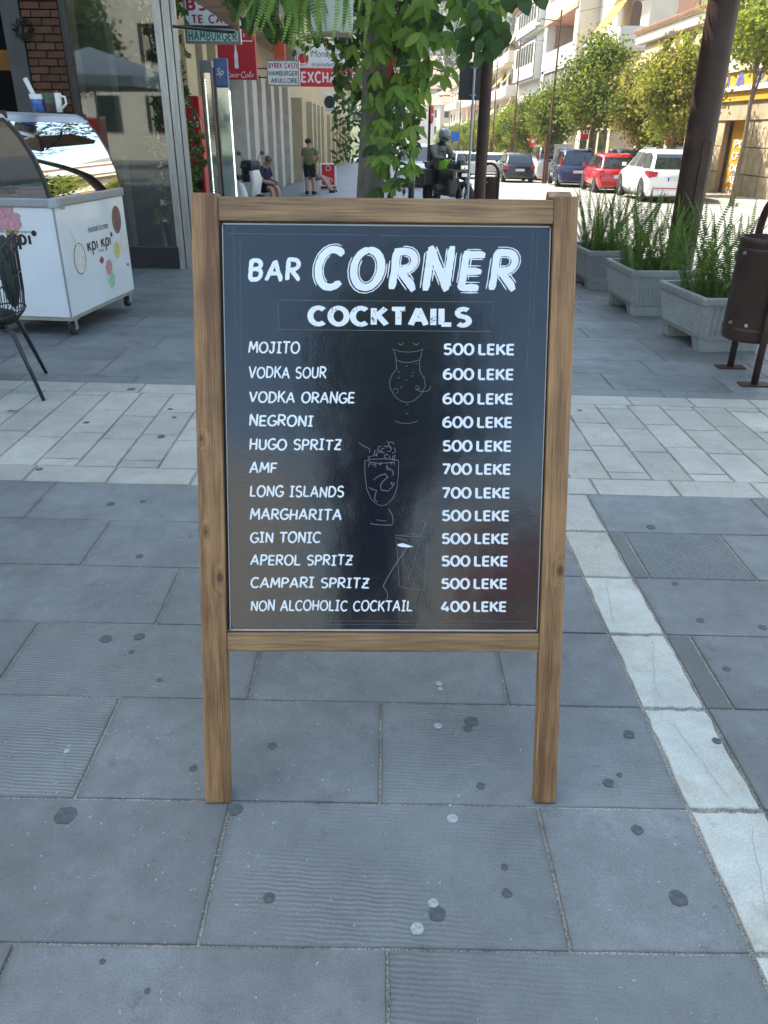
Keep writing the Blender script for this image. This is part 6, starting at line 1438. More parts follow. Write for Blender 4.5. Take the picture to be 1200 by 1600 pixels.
for k, (a, c) in enumerate(((W(1053, 60, 13.5)[0], W(1047, 60, 13.5)[0]),)): rb_(B1, 'gap_post', 13.3, 13.5, a, c, 3.7, zt - .6, M('brown_post', (.2, .12, .08), .7))
fl_ = empty('flood_lamp', (12.6, W(1050, 40, 12.6)[0], zt - .62), 0, 'small grey flood lamp under the tiled eave', 'lamp'); MB().box((0, 0, 0), (.25, .35, .16), bev=.03).build('housing', trim, fl_); MB().box((.1, 0, .13), (.05, .05, .14)).build('bracket', trim, fl_)

# B2: white block with corner balcony and arched window
B2 = empty('arched_window_building', (14.0, 50, ground_z(50)), 0, 'cream building with arched window, yellow awning and white corner balcony', 'building')
Yn = 50.4
rb_(B2, 'wall', 14.1, 24, Yn, 62.3, -1.6, 6.6, pale_w); rb_(B2, 'upper_wall', 14.9, 24, Yn + .3, 62.3, 6.6, 14, pale_w)
zbt = W(969, 40, 13.0)[1]; zbb = W(969, 73, 13.0)[1]
yk = W(969, 40, 13.0)[0]
rb_(B2, 'balcony_parapet', 13.05, 13.25, yk, yk + 8.5, zbb, zbt, offw); rb_(B2, 'balcony_parapet', 13.25, 19, yk, yk + .2, zbb, zbt, offw); rb_(B2, 'balcony_floor', 13.1, 18.9, yk + .05, yk + 8.5, zbb - .12, zbb + .1, offw)
rb_(B2, 'stained_wall', 13.3, 19, yk + .4, yk + 8.2, -1.6, zbb - .1, beige)
rb_(B2, 'added_shade_slab', 13.1, 15.2, yk + .1, yk + 9, zbt + 3.6, zbt + 4.1, offw)  # slab added above the frame to shade the balcony wall
# arched window on the near face
xa = at(985, 25, Yn + .3).x
mb = MB(); za0, za1 = at(985, 42, Yn + .3).z, at(985, 12, Yn + .3).z
mb.prism([(-.28, za0), (.28, za0)] + [(.28 * math.cos(R(t)), za1 + .35 * math.sin(R(t))) for t in range(0, 181, 20)], -.04, .02, 'y'); o = mb.build('arched_window', M('brown_arch', (.10, .05, .03), .5), B2); o.location = Vector((xa + .3, Yn + .28, 0)) - Vector(B2.location)
blind(B2, 'yellow_awning', 14.7, 13.2, 53.2, 56.6, 9.3, 7.1, awy)
for q in range(3): rb_(B2, 'shop_window', 13.26, 13.32, yk + 1 + q * 2.4, yk + 2.8 + q * 2.4, -.9, 1.7, dglass)
# B3: cream building with salmon loggia
B3 = empty('salmon_loggia_building', (13.5, 62.6, ground_z(62.6)), 0, 'cream building with open salmon painted loggia behind the first lamp post', 'building')
y0 = 62.7; y1 = W(851, 60, 13.5)[0]
zs = ((-1.6, .9 * 0 + W(875, 135, 13.5)[1]), )
rb_(B3, 'wall', 16.0, 24, y0, y1, -1.6, 16, salm)
rb_(B3, 'end_wall', 13.5, 24, y0 - .3, y0, -1.6, 16, pale_w); rb_(B3, 'corner_pillar', 13.5, 14.2, y1 - .9, y1, -1.6, 16, offw); rb_(B3, 'corner_pillar', 13.5, 14.2, y0, y0 + .9, -1.6, 16, pale_w)
ymid = (y0 + y1) / 2
za, zb_ = W(875, 80, 13.5)[1], W(875, 100, 13.5)[1]
rb_(B3, 'parapet', 13.45, 13.7, y0, y1, zb_ - .1, za + .25, offw); rb_(B3, 'slab', 13.5, 16, y0, y1, zb_ - .3, zb_ - .1, offw)
zc_ = W(875, 26, 13.5)[1]
rb_(B3, 'slab', 13.4, 16, y0, y1, zc_ - .1, zc_ + .25, salm); rb_(B3, 'parapet', 13.45, 13.7, y0, y1, zc_ + .3, zc_ + 1.3, offw)
rb_(B3, 'loggia_window', 15.9, 15.98, y0 + 1.0, y0 + 2.6, za + .6, za + 2.0, M('brown_shutter2', (.16, .07, .05), .7))
zd = W(875, 112, 13.5)[1]; rb_(B3, 'glazed_band', 13.62, 13.8, y0 + .9, y1 - .9, zd - .9, zb_ - .4, M('dull_glazing', (.20, .20, .18), .3, .2, 4)); 
for q in range(5): rb_(B3, 'mullion', 13.56, 13.62, y0 + 1.2 + q * 1.7, y0 + 1.35 + q * 1.7, zd - .9, zb_ - .4, offw)
rb_(B3, 'lower_wall', 13.6, 14, y0 + .9, y1 - .9, 2.2, zd - .9, pale_w); 
for q in range(3): rb_(B3, 'shop_front', 13.7, 13.76, y0 + .9 + q * 3.0, y0 + 3.5 + q * 3.0, -1.2, 2.2, dglass)
# B4: white bay building with strips of narrow windows
B4 = empty('strip_window_building', (13.5, y1, ground_z(y1)), 0, 'white building with projecting bays of narrow dark windows', 'building')
ya_ = y1 + .1; yb4 = W(806, 60, 12.9)[0]
rb_(B4, 'wall', 13.5, 24, ya_, yb4 + 1, -2, 17, offw)
navy_edge = M('dark_edge_band', (.03, .035, .06), .6)
def pz(py, x=12.85, px=830): return W(px, py, x)[1]
for (pt, pb) in ((8, 50), (62, 122)):
    zt4, zb4 = pz(pt), pz(pb); rb_(B4, 'bay', 12.9, 13.5, ya_ + .4, yb4, zb4, zt4, offw)
    rb_(B4, 'dark_corner', 12.86, 12.9, ya_ + .42, ya_ + .62, zb4, zt4 + .1, navy_edge); rb_(B4, 'dark_sill', 12.84, 12.9, ya_ + .62, yb4, zb4 - .02, zb4 + .12, navy_edge); rb_(B4, 'dark_sill', 12.84, 12.9, ya_ + .62, yb4, zt4 - .02, zt4 + .12, navy_edge)
    wn0, wn1 = zb4 + (zt4 - zb4) * .42, zb4 + (zt4 - zb4) * .92
    for q in range(7): yy = ya_ + 1.5 + q * (yb4 - ya_ - 2.5) / 7; rb_(B4, 'window', 12.85, 12.9, yy, yy + (yb4 - ya_) / 14, wn0, wn1, dglass)
for q in range(4): rb_(B4, 'shop_front', 13.40, 13.5, ya_ + .6 + q * 3, ya_ + 3 + q * 3, -1.5, 1.9, M('shop_cream_panel', (.35, .27, .18), .6))
# B5, B6.. beyond
def block(name, label, y0, y1, x, h, mat, rows, cols, aw=False, roofm=None):
    b_ = empty(name, (x, y0, ground_z(y0)), 0, label, 'building')
    rb_(b_, 'wall', x, x + 10, y0, y1, -3.5, h, mat)
    for r_ in range(rows):
        z = 1.8 + r_ * 3.0
        rb_(b_, 'balcony', x - 1.0, x, y0 + .4, y1 - .4, z, z + .95, offw if r_ % 2 else pale_w)
        for q in range(cols):
            yy = y0 + 1 + q * (y1 - y0 - 1) / cols; rb_(b_, 'window', x - .05, x, yy, yy + (y1 - y0) / cols * .45, z + 1.0, z + 2.4, dglass)
            if aw and (q + r_) % 2 == 0: blind(b_, 'awning', x - .05, x - 1.1, yy - .2, yy + (y1 - y0) / cols * .6, z + 2.7, z + 1.3, awy if q % 2 else awn)
    for q in range(cols): yy = y0 + 1 + q * (y1 - y0 - 1) / cols; rb_(b_, 'shop_front', x - .06, x, yy, yy + (y1 - y0) / cols * .7, -2.4, 1.2, dglass if q % 2 else salm)
    mb = MB(); mb.prism([(x - .6, h), (x + 5, h + 1.8), (x + 10.4, h)], y0 - .2, y1 + .2, 'y'); o = mb.build('roof', roofm or tile, b_); o.location = -Vector(b_.location)
block('cream_balcony_building', 'cream balcony building with yellow awnings beyond the strip window block', yb4 + 1.2, 92, 13.5, 12.2, pale_w, 3, 3, True)
block('pale_flats', 'pale block of flats farther down the right side of the street', 92.5, 112, 13.8, 9.8, offw, 3, 4, True)
block('pink_flats', 'salmon coloured flats behind the road sign far down the street', 113, 135, 13.2, 9.0, salm, 2, 4)
block('last_street_house', 'low cream house at the far end of the right hand row', 136, 160, 12.6, 8.0, pale_w, 2, 4)

# ================================================================ LAMP POSTS (lean of perspective only)
rust = M('rusty_brown_paint', (.14, .06, .035), .6, .2, 4)
def lamp(loc, label):
    r = empty('street_lamp', loc, 0, label, 'street lamp', 'thin brown street lamps along the road')
    MB().cone((0, 0, 0), (0, 0, 7.2), .075, .035, 10).build('post', rust, r); MB().cone((-.14, 0, 0), (-.14, 0, 2.2), .06, .06, 8).build('support', rust, r)
    MB().tube([(0, 0, 6.75), (-.9, 0, 6.85), (-.98, 0, 6.72)], .022, 6).build('arm', rust, r); MB().lathe([(.02, .16), (.08, .14), (.2, 0), (.17, -.02), (.001, -.03)], 14, c=(-.98, 0, 6.55)).build('lamp_shade', M('lamp_cream', (.5, .45, .36), .5), r)
    return r
p = at(853, 277, 41.0); l0 = lamp((p.x, 41, ground_z(41)), 'thin brown street lamp nearest, in front of the salmon loggia')
for (px, Y, lab) in ((800, 51.5, 'second thin brown street lamp, before the strip window building'), (768, 62, 'third thin brown street lamp, above the silver saloon'), (738, 76, 'fourth thin brown street lamp, behind the road sign pole'), (716, 92, 'fifth thin brown street lamp, among the far trees'), (700, 110, 'farthest thin brown street lamp at the end of the tree row')):
    q = at(px, 245, Y); dup(l0, (q.x, Y, ground_z(Y)), 0, lab)
for k, (pts, lab) in enumerate((([(7.0, 62, 9.2), (10, 50, 8.2), (13.2, 44, 7.6)], 'overhead cable crossing the white corner balcony'), ([(-3, 66, 9.0), (5, 62, 7.8), (12.8, 70, 7.9)], 'overhead cable sagging across the street'), ([(12.8, 64, 8.6), (8, 50, 7.3), (13.4, 33, 6.4)], 'overhead cable running above the trees'), ([(-3, 72, 8.0), (4, 70, 7.2), (12.8, 73, 7.9)], 'lower overhead cable across the street'))):
    cu = MB(); a, m_, b_ = [Vector(q) for q in pts]; cu.tube([a * (1 - t) ** 2 + m_ * 2 * t * (1 - t) + b_ * t * t for t in [i / 14 for i in range(15)]], .016, 4)
    cu.build('overhead_cable', MT['black'], None, label=lab, cat='cable')
# low grey utility cabinet with notice, small red shop signs
ub = empty('notice_board', (at(878, 255, 47.5).x, 47.5, ground_z(47.5)), 0, 'grey notice board on legs left of the blue people carrier', 'notice board')
MB().box((0, 0, 1.05), (1.0, .15, 1.5), bev=.02).build('panel', M('notice_grey', (.42, .41, .38), .7), ub); MB().box((0, -.08, 1.3), (.7, .01, .35)).build('notice_print', M('notice_print', (.30, .32, .33), .6), ub)
for s_ in (-.4, .4): MB().box((s_, 0, .15), (.08, .1, .4)).build('leg', trim, ub)
for px, py, Y, lab in ((833, 222, 56, 'small red round shop sign beneath the trees left of the lamp post'), (848, 218, 53, 'second small red shop sign beneath the trees'), (914, 208, 45, 'red shop sign under the broad tree'), (1048, 214, 39, 'red square shop sign behind the white SUV')):
    q = at(px, py, Y); e = empty('red_shop_sign', q, 0, lab, 'sign'); MB().box((0, 0, 0), (.42, .12, .62), bev=.05).build('panel', red2, e); MB().box((0, -.065, .05), (.25, .01, .2), bev=.004).build('emblem', wht, e); MB().box((.6, .02, .1), (.9, .03, .03)).build('bracket', MT['black'], e)
e = empty('blue_road_sign', (at(710, 228, 60).x, 60, ground_z(60)), 0, 'small square blue road sign far down the street', 'road sign'); MB().box((0, 0, 2.3), (.6, .04, .6)).build('panel', M('road_sign_blue', (.02, .12, .5), .4), e); MB().cone((0, .04, 0), (0, .04, 2.5), .03, .03, 8).build('pole', gpole, e)

# ================================================================ TREES
tgreen = [leafM('tree_leaf', (.19, .235, .05), .65, .35, 1.5, tr=.45), leafM('yellowing_leaf', (.30, .28, .085), .65, .35, 1.5, tr=.45), leafM('dark_tree_leaf', (.105, .150, .04), .65, .3, 1.5, tr=.45)]
def crown(seed, n, rx, rz, ls=.10, holes=.35):
    r = random.Random(seed); mb = MB(); cl = []
    for _ in range(34):
        while True:
            q = Vector((r.uniform(-1, 1), r.uniform(-1, 1), r.uniform(-1, 1)))
            if q.length < 1: break
        q = q.normalized() * (.35 + .65 * r.random() ** .6) if q.length > .01 else q
        taper = 1 - .45 * max(0, q.z); cl.append(Vector((q.x * rx * taper, q.y * rx * taper, q.z * rz)))
    for k in range(n):
        c = r.choice(cl); s_ = .22 * rx; p = c + Vector((r.gauss(0, s_), r.gauss(0, s_), r.gauss(0, s_ * .8)))
        d = Vector((r.uniform(-1, 1), r.uniform(-1, 1), r.uniform(-1, .3))).normalized(); e = d.orthogonal().normalized(); e = (Matrix.Rotation(r.uniform(0, 6.28), 3, d) @ e); l = ls * r.uniform(.6, 1.3)
        mb.add([p - d * l, p + e * l * .62, p + d * l, p - e * l * .62], [(0, 1, 2, 3)])
    mb.fixn = False; return mb.mesh('crown'), cl
bark = M('grey_bark', (.16, .12, .085), .9, .3, 8, bump=.4)
crs = [crown(31 + k, 7500, 1.30, 1.5, .068) for k in range(3)]
cme = {}
for k in range(3):
    for j in range(3):
        m_ = crs[k][0].copy(); m_.materials.append(tgreen[j]); cme[(k, j)] = m_
def tree(name, x, Y, h, k, cols, label, sc=1.0, zc=None, group='street trees along the right pavement'):
    t = empty(name, (x, Y, ground_z(Y)), 0, label, 'tree', group)
    zc = zc or h - 1.75 * sc
    tk = MB(); tk.tube([(0, 0, -.1), (.03, .02, zc * .35), (-.02, 0, zc * .6), (.02, .02, zc + .6)], [.075 * sc, .06 * sc, .05 * sc, .02], 8); tk.build('trunk', bark, t)
    for q in range(6):
        c = crs[k][1][q * 3]; lb_ = MB(); lb_.tube([(0, 0, zc * (.52 + .05 * q)), (c.x * .4 * sc, c.y * .4 * sc, zc * .6 + .4 + (c.z * sc + zc - zc * .6) * .4), (c.x * sc * .9, c.y * sc * .9, zc + c.z * sc * .8)], [.035 * sc, .025 * sc, .01], 6); lb_.build('limb', bark, t)
    for j, rz in cols: part('crown', cme[(k, j)], None, t, (0, 0, zc), (0, 0, rz), (sc * rng.uniform(.95, 1.05), sc, sc * rng.uniform(.95, 1.1)))
    return t
XT = 10.9
tree('street_tree', at(1150, 280, 26.5).x, 26.5, 7.6, 0, ((0, 0),), 'nearest young tree with bare lower trunk at the right edge', 1.15, zc=5.2)
tree('street_tree', at(1062, 150, 31.5).x, 31.5, 5.35, 1, ((1, 0), (0, 2.0)), 'yellowing tree left of the thick brown pole', 1.0)
tree('street_tree', at(1010, 150, 35.0).x, 35.0, 4.9, 2, ((1, 1.0), (2, 3.0)), 'tree with yellow and dark leaves below the hanging blinds', .95)
tree('street_tree', at(932, 150, 40.5).x, 40.5, 6.2, 0, ((0, 2.2), (2, .3)), 'broad green tree behind the blue people carrier', 1.2)
tree('street_tree', at(868, 170, 49.0).x, 49.0, 5.2, 1, ((0, 4.0), (2, 1.0)), 'green tree right of the first thin lamp post', 1.05)
for px, Y, h, k, rz, lab in ((828, 58, 4.9, 2, 1.0, 'green tree between the first and second lamp posts'), (797, 67, 4.6, 0, 5.0, 'green tree behind the silver saloon'), (772, 77, 4.6, 1, 2.5, 'green tree right of the brown canopy pole far away'), (752, 87, 4.6, 2, .5, 'green tree hidden partly by the brown pole'), (735, 98, 4.6, 0, 3.6, 'far green tree behind the grey sign pole'), (722, 110, 4.7, 1, 4.4, 'far green tree left of the grey sign pole'), (708, 122, 4.8, 2, 2.1, 'far green tree above the rider'), (694, 135, 4.9, 0, 1.4, 'farthest green tree at the end of the row')):
    tree('street_tree', at(px, 200, Y).x, Y, h, k, ((0, rz), (2 if k else 0, rz + 2)), lab, 1.05)
# ================================================================ HILL AND HILLSIDE HOUSES
def hz(x, y):
    t = max(0, y - 165) / 500; v = 150 * t ** 1.15 + 9 * noise.noise((x * .008, y * .008, 0)) * min(1, t * 6) + 4 * noise.noise((x * .03, y * .03, 3)) * min(1, t * 6)
    return v + (x - 60) * .12 * min(1, t * 2) if x > 60 else v
hm_ = MB(); nx, ny = 60, 60; vs = []
for j in range(ny + 1):
    for i in range(nx + 1):
        x = -420 + 840 * i / nx; y = 165 + 560 * j / ny; vs.append((x, y, hz(x, y) - 4.2))
hm_.add(vs, [(j * (nx + 1) + i, j * (nx + 1) + i + 1, (j + 1) * (nx + 1) + i + 1, (j + 1) * (nx + 1) + i) for j in range(ny) for i in range(nx)], True)
hillm, nt, b = newmat('hillside'); L = nt.links
geo = nd(nt, 'ShaderNodeNewGeometry'); n_ = nd(nt, 'ShaderNodeTexNoise'); n_.inputs['Scale'].default_value = .06; n_.inputs['Detail'].default_value = 10; n_.inputs['Roughness'].default_value = .7; L.new(geo.outputs['Position'], n_.inputs['Vector'])
cr = nd(nt, 'ShaderNodeValToRGB'); cr.color_ramp.elements[0].position = .38; cr.color_ramp.elements[0].color = (.035, .055, .02, 1); cr.color_ramp.elements[1].position = .66; cr.color_ramp.elements[1].color = (.16, .15, .085, 1); L.new(n_.outputs[0], cr.inputs[0]); L.new(cr.outputs[0], b.inputs['Base Color']); b.inputs['Roughness'].default_value = .95
hm_.build('hill', hillm, None, fix=False, kind='structure')
rg = random.Random(77)
ft = MB()
for _ in range(420):
    y = rg.uniform(190, 640); x = rg.uniform(-.30, .35) * y; 
    if rg.random() < .5: x = rg.uniform(.02, .2) * y
    r_ = rg.uniform(2.0, 5.2); z = hz(x, y) - 4.2; c = Vector((x, y, z + r_ * .7))
    for k in range(110):
        d = Vector((rg.gauss(0, 1), rg.gauss(0, 1), rg.gauss(0, .8))).normalized() * r_ * rg.uniform(.6, 1.05); e = Vector((rg.uniform(-1, 1), rg.uniform(-1, 1), rg.uniform(-1, 1))).normalized(); f_ = e.orthogonal().normalized() * r_ * .17; g_ = e.cross(f_).normalized() * r_ * .14
        ft.add([c + d - f_, c + d + g_, c + d + f_, c + d - g_], [(0, 1, 2, 3)])
ft.build('hillside_trees', M('far_foliage', (.05, .08, .03), .8, .4, .2), None, fix=False, kind='stuff', label='scattered trees and scrub covering the hillside', cat='trees')
hcols = [M('house_white', (.55, .52, .47), .85, .1, 1), M('house_cream', (.55, .44, .30), .85, .1, 1), M('house_pink', (.50, .27, .20), .85, .1, 1), M('house_grey', (.36, .35, .32), .85, .1, 1)]
hd_ = ('white', 'cream', 'pink', 'grey stone')
def house(x, y, z, w, d, h, ci, label, rz=0, flat=False):
    r = empty('hillside_house', (x, y, z), rz, label, 'house', None)
    MB().box((0, 0, h / 2 - 2), (w, d, h + 4)).build('wall', hcols[ci], r)
    if flat: MB().box((0, 0, h + .15), (w + .5, d + .5, .3)).build('roof', hcols[0], r)
    else:
        q = .35 * w; mb = MB(); a, b_ = w / 2 + .5, d / 2 + .5; mb.add([(-a, -b_, h), (a, -b_, h), (a, b_, h), (-a, b_, h), (-a * .35, 0, h + q * .55), (a * .35, 0, h + q * .55)], [(0, 1, 5, 4), (1, 2, 5), (2, 3, 4, 5), (3, 0, 4), (0, 3, 2, 1)]); mb.build('roof', tile, r)
    nw = max(2, int(w / 2.6)); wm = wmesh
    for f in range(max(1, int(h / 2.8))):
        for k in range(nw): part('window', wm, dglass, r, (-w / 2 + (k + .5) * w / nw, -d / 2 - .03, 1.7 + f * 2.8))
        for k in range(2): part('window', wm, dglass, r, (-w / 2 - .03, -d / 4 + k * d / 2, 1.7 + f * 2.8), (0, 0, R(90)))
    return r
wmesh = MB().box((0, 0, 0), (.9, .08, 1.3)).mesh('window'); wmesh.materials.append(dglass)
spots = [(720, 150, 175, 9, 8, 6, 3, 'grey stone house with three windows left of the road sign'), (750, 165, 170, 9, 9, 5, 2, 'pink house behind the road sign pole'), (705, 165, 168, 8, 8, 6, 0, 'white house left of the stone house on the hill foot'), (770, 150, 168, 9, 8, 7, 1, 'cream house right of the pink house'), (690, 135, 195, 9, 8, 6, 0, 'white hillside house above the vine tendril'), (735, 118, 215, 10, 8, 6, 0, 'white gabled house just left of the road sign top'), (712, 108, 240, 11, 9, 6, 1, 'cream house on the lower hillside'), (668, 118, 215, 9, 8, 6, 1, 'cream house left of the hanging vine'), (680, 100, 250, 10, 9, 6, 0, 'white hillside house higher left'), (755, 98, 262, 16, 8, 4, 1, 'long cream house with parasols roof high on the hill'), (740, 90, 280, 14, 9, 5, 1, 'wide yellow roofed house near the hill trees'), (775, 125, 200, 9, 8, 6, 0, 'white house right of the pole on the slope'), (655, 140, 190, 9, 8, 6, 3, 'grey house behind the thin black pole'), (700, 90, 285, 10, 9, 5, 3, 'grey stone house high on the hill'), (665, 165, 170, 10, 8, 6, 0, 'white house at the end of the street on the left'), (645, 110, 235, 9, 8, 5, 2, 'pink house left on the hillside'), (725, 135, 190, 8, 8, 6, 1, 'cream house in the middle of the slope'), (760, 140, 185, 9, 8, 5, 3, 'grey house between pink and white houses')]
for px, py, Y, w, d, h, ci, lab in spots:
    p = at(px, py, Y); house(p.x, Y, p.z - h, w, d, h, ci, lab, rg.uniform(-.4, .5))
# ================================================================ VINE COVERED TREE
vt = empty('vine_covered_tree', (at(577, 300, 7.5).x, 7.5, ground_z(7.5)), 0, 'grey tree trunk standing right behind the middle of the board', 'tree')
b0 = Vector(vt.location)
def vp(px, py, Y): return at(px, py, Y) - b0
trunk_m = M('vine_trunk_bark', (.15, .125, .11), .9, .35, 7, bump=.7, bscale=30, stretch=(1, 1, .35))
tm_ = MB(); pts = []; rad = []
for z, px, r_ in ((-.1, 0, .15), (.5, 0, .128), (1.0, 0, .12), (1.5, .03, .118), (2.0, .055, .115), (2.6, .10, .11), (3.3, .14, .10), (4.2, .12, .08)):
    pts.append((px, 0, z)); rad.append(r_)
tm_.tube(pts, rad, 20); tm_.build('trunk', trunk_m, vt)
for a, c, r_ in (((.12, 0, 2.9), (-1.4, -.4, 4.2), .05), ((.12, 0, 3.0), (1.6, -.3, 4.1), .05), ((.1, 0, 2.7), (.7, -.3, 3.6), .035)):
    MB().tube([a, (Vector(a) + Vector(c)) / 2 + Vector((0, 0, .15)), c], [r_, r_ * .8, r_ * .4], 8).build('limb', trunk_m, vt)
vm_ = empty('climbing_vine', (at(620, 300, 7.3).x, 7.3, ground_z(7.3)), 0, 'broad leaved green vine climbing the right side of the trunk and hanging over the street', 'vine')
vb = Vector(vm_.location); rg = random.Random(99)
stem_m = M('vine_stem', (.07, .06, .035), .8)
def vstem(pts, r_, Y=7.3): 
    MB().tube([at(a, c, Y + e) - vb for a, c, e in pts], r_, 6).build('stem', stem_m, vm_)
vstem([(612, 330, .0), (606, 250, -.05), (622, 170, -.1), (612, 100, -.1), (630, 40, -.1), (640, -40, 0)], .012); vstem([(600, 330, 0), (628, 240, 0), (606, 160, 0), (636, 90, 0), (620, 0, 0)], .009)
vstem([(650, 155, -.2), (668, 140, -.3), (671, 100, -.4), (660, 50, -.3), (650, -20, 0)], .007); vstem([(718, -10, -.3), (720, 20, -.3), (708, 60, -.3), (702, 88, -.3)], .004); vstem([(650, 100, -.2), (672, 105, -.3), (690, 112, -.3), (702, 108, -.3)], .004)
vstem([(628, 165, -.1), (650, 160, -.2), (662, 168, -.3), (668, 174, -.3)], .004)
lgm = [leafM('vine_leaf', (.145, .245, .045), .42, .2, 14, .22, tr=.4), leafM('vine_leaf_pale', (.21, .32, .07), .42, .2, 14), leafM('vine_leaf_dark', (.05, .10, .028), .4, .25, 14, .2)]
lms = {}
for k, (l_, w_, bd_) in enumerate(((.125, .062, .03), (.135, .055, .05), (.11, .060, .02))):
    for j in range(3):
        me = leaf_mesh(l_, w_, bd_, 5, .3); me.materials.append(lgm[j]); lms[(k, j)] = me
hl_ = {}
for j in range(3):
    me = leaf_mesh(.12, .105, .03, 5, .2); me.materials.append(lgm[j]); hl_[j] = me
def put_leaf(root, base, px, py, Y, me, s, droop=None):
    p = at(px, py, Y) - base
    d = Vector((rg.uniform(-.7, .7), rg.uniform(-.35, .25), -1 + rg.uniform(0, .6))).normalized() if droop is None else droop
    n_ = Vector((rg.uniform(-.6, .6), -1, rg.uniform(-.1, .9))); n_ = (n_ - d * n_.dot(d)).normalized(); x_ = d.cross(n_)
    m = Matrix((x_, d, n_)).transposed().to_4x4(); o = part('leaf', me, None, root); o.matrix_local = Matrix.Translation(p) @ m @ Matrix.Scale(s, 4)
def cluster(root, base, px, py, Y, j, s):
    nl = rg.choice((2, 3, 3, 4))
    for q in range(nl):
        a = (q - (nl - 1) / 2) * rg.uniform(.5, .8) + rg.uniform(-.2, .2)
        d = Vector((math.sin(a), rg.uniform(-.35, .1), -math.cos(a) + .15)).normalized()
        put_leaf(root, base, px + rg.uniform(-2, 2), py + rg.uniform(-2, 2), Y + rg.uniform(-.05, .05), lms[(rg.randrange(3), j)], s * rg.uniform(.85, 1.15), d)
cnt = 0
for y in range(-24, 300, 11):
    t = max(0, y) / 300
    for _ in range(4 if y < 200 else 3):
        cx = 626 - 18 * t + rg.uniform(-1, 1) * (52 - 20 * t); cluster(vm_, vb, cx, y + rg.uniform(-8, 8), 7.1 + rg.uniform(-.3, .25), rg.choices((0, 1, 2), (6, 2, 2))[0], rg.uniform(.8, 1.15) * (1 if y < 200 else .9))
for _ in range(22): cluster(vm_, vb, rg.uniform(655, 792), rg.uniform(-25, 22), 6.9 + rg.uniform(-.3, .3), rg.choices((0, 1, 2), (6, 2, 2))[0], rg.uniform(.85, 1.2))
for _ in range(12): cluster(vm_, vb, rg.uniform(650, 745), rg.uniform(20, 62), 6.9 + rg.uniform(-.3, .3), rg.choices((0, 1, 2), (5, 2, 3))[0], rg.uniform(.8, 1.1))
for a, c in ((672, 95), (662, 118), (703, 105), (690, 118), (668, 138), (676, 60), (700, 60), (656, 75), (560, 108), (552, 70), (572, 60), (565, 25), (590, 75), (655, 120), (640, 132)): cluster(vm_, vb, a, c, 6.95, rg.choice((0, 0, 1)), rg.uniform(.9, 1.15))
br_ = empty('overhanging_branch', (at(760, 20, 6.3).x, 6.3, at(760, -60, 6.3).z), 0, 'dark round leaved twig hanging in front of the brown pole', 'branch'); bb = Vector(br_.location)
MB().tube([at(a, c, 6.3) - bb for a, c in ((700, -60), (735, 0), (752, 40), (775, 70), (785, 85))], [.01, .008, .006, .005, .003], 6).build('twig', stem_m, br_)
for _ in range(46):
    a, c = rg.gauss(756, 20), rg.gauss(52, 20)
    if c > 100 or a > 798: continue
    put_leaf(br_, bb, a, c - 12, 6.3 + rg.uniform(-.15, .15), hl_[2], rg.uniform(.7, 1.05))
for a, c in ((812, -10), (828, -14), (842, -18), (800, -20), (790, -15), (820, -25)): put_leaf(br_, bb, a, c, 5.6, hl_[2], 1.1)
# left dark leaves and mid leaves
lb3 = empty('leafy_side_branch', (at(400, -40, 7.0).x, 7.0, at(400, -40, 7.0).z), 0, 'dark leafy branch hanging over the red drinks sign at the top', 'branch'); lbb = Vector(lb3.location)
MB().tube([at(a, c, 7.0) - lbb for a, c in ((360, -60), (400, -20), (430, 20), (445, 50))], [.012, .01, .008, .004], 6).build('twig', stem_m, lb3)
for a, c in ((378, -8), (392, 0), (408, 4), (372, 8), (388, 18), (402, 26), (414, 34), (396, 34), (420, 22), (430, 30), (446, 28), (436, 46), (424, 44), (366, -20), (382, -22), (400, -20), (420, -14), (438, -6), (450, 6), (456, 20), (410, 14), (380, 28), (428, 6), (392, -10)): put_leaf(lb3, lbb, a, c, 7.0 + rg.uniform(-.15, .15), hl_[2], rg.uniform(.9, 1.25))
ms = empty('small_leaved_creeper', (at(520, 80, 7.6).x, 7.6, at(520, 60, 7.6).z), 0, 'small leaved creeper trailing across the end of the exchange sign', 'creeper'); mb_ = Vector(ms.location)
MB().tube([at(a, c, 7.6) - mb_ for a, c in ((470, 88), (490, 72), (515, 62), (545, 66), (570, 60))], .005, 5).build('twig', stem_m, ms)
for _ in range(44):
    t = rg.random(); put_leaf(ms, mb_, 466 + 95 * t + rg.uniform(-6, 6), 80 - 22 * math.sin(PI * min(1, t * .9 + .1)) + rg.uniform(-12, 14), 7.6 + rg.uniform(-.1, .1), hl_[rg.choice((0, 2, 2))], rg.uniform(.35, .6))
for _ in range(40): put_leaf(ms, mb_, rg.uniform(520, 566), rg.uniform(75, 145), 7.7 + rg.uniform(-.1, .2), hl_[rg.choice((0, 2, 2))], rg.uniform(.4, .7))
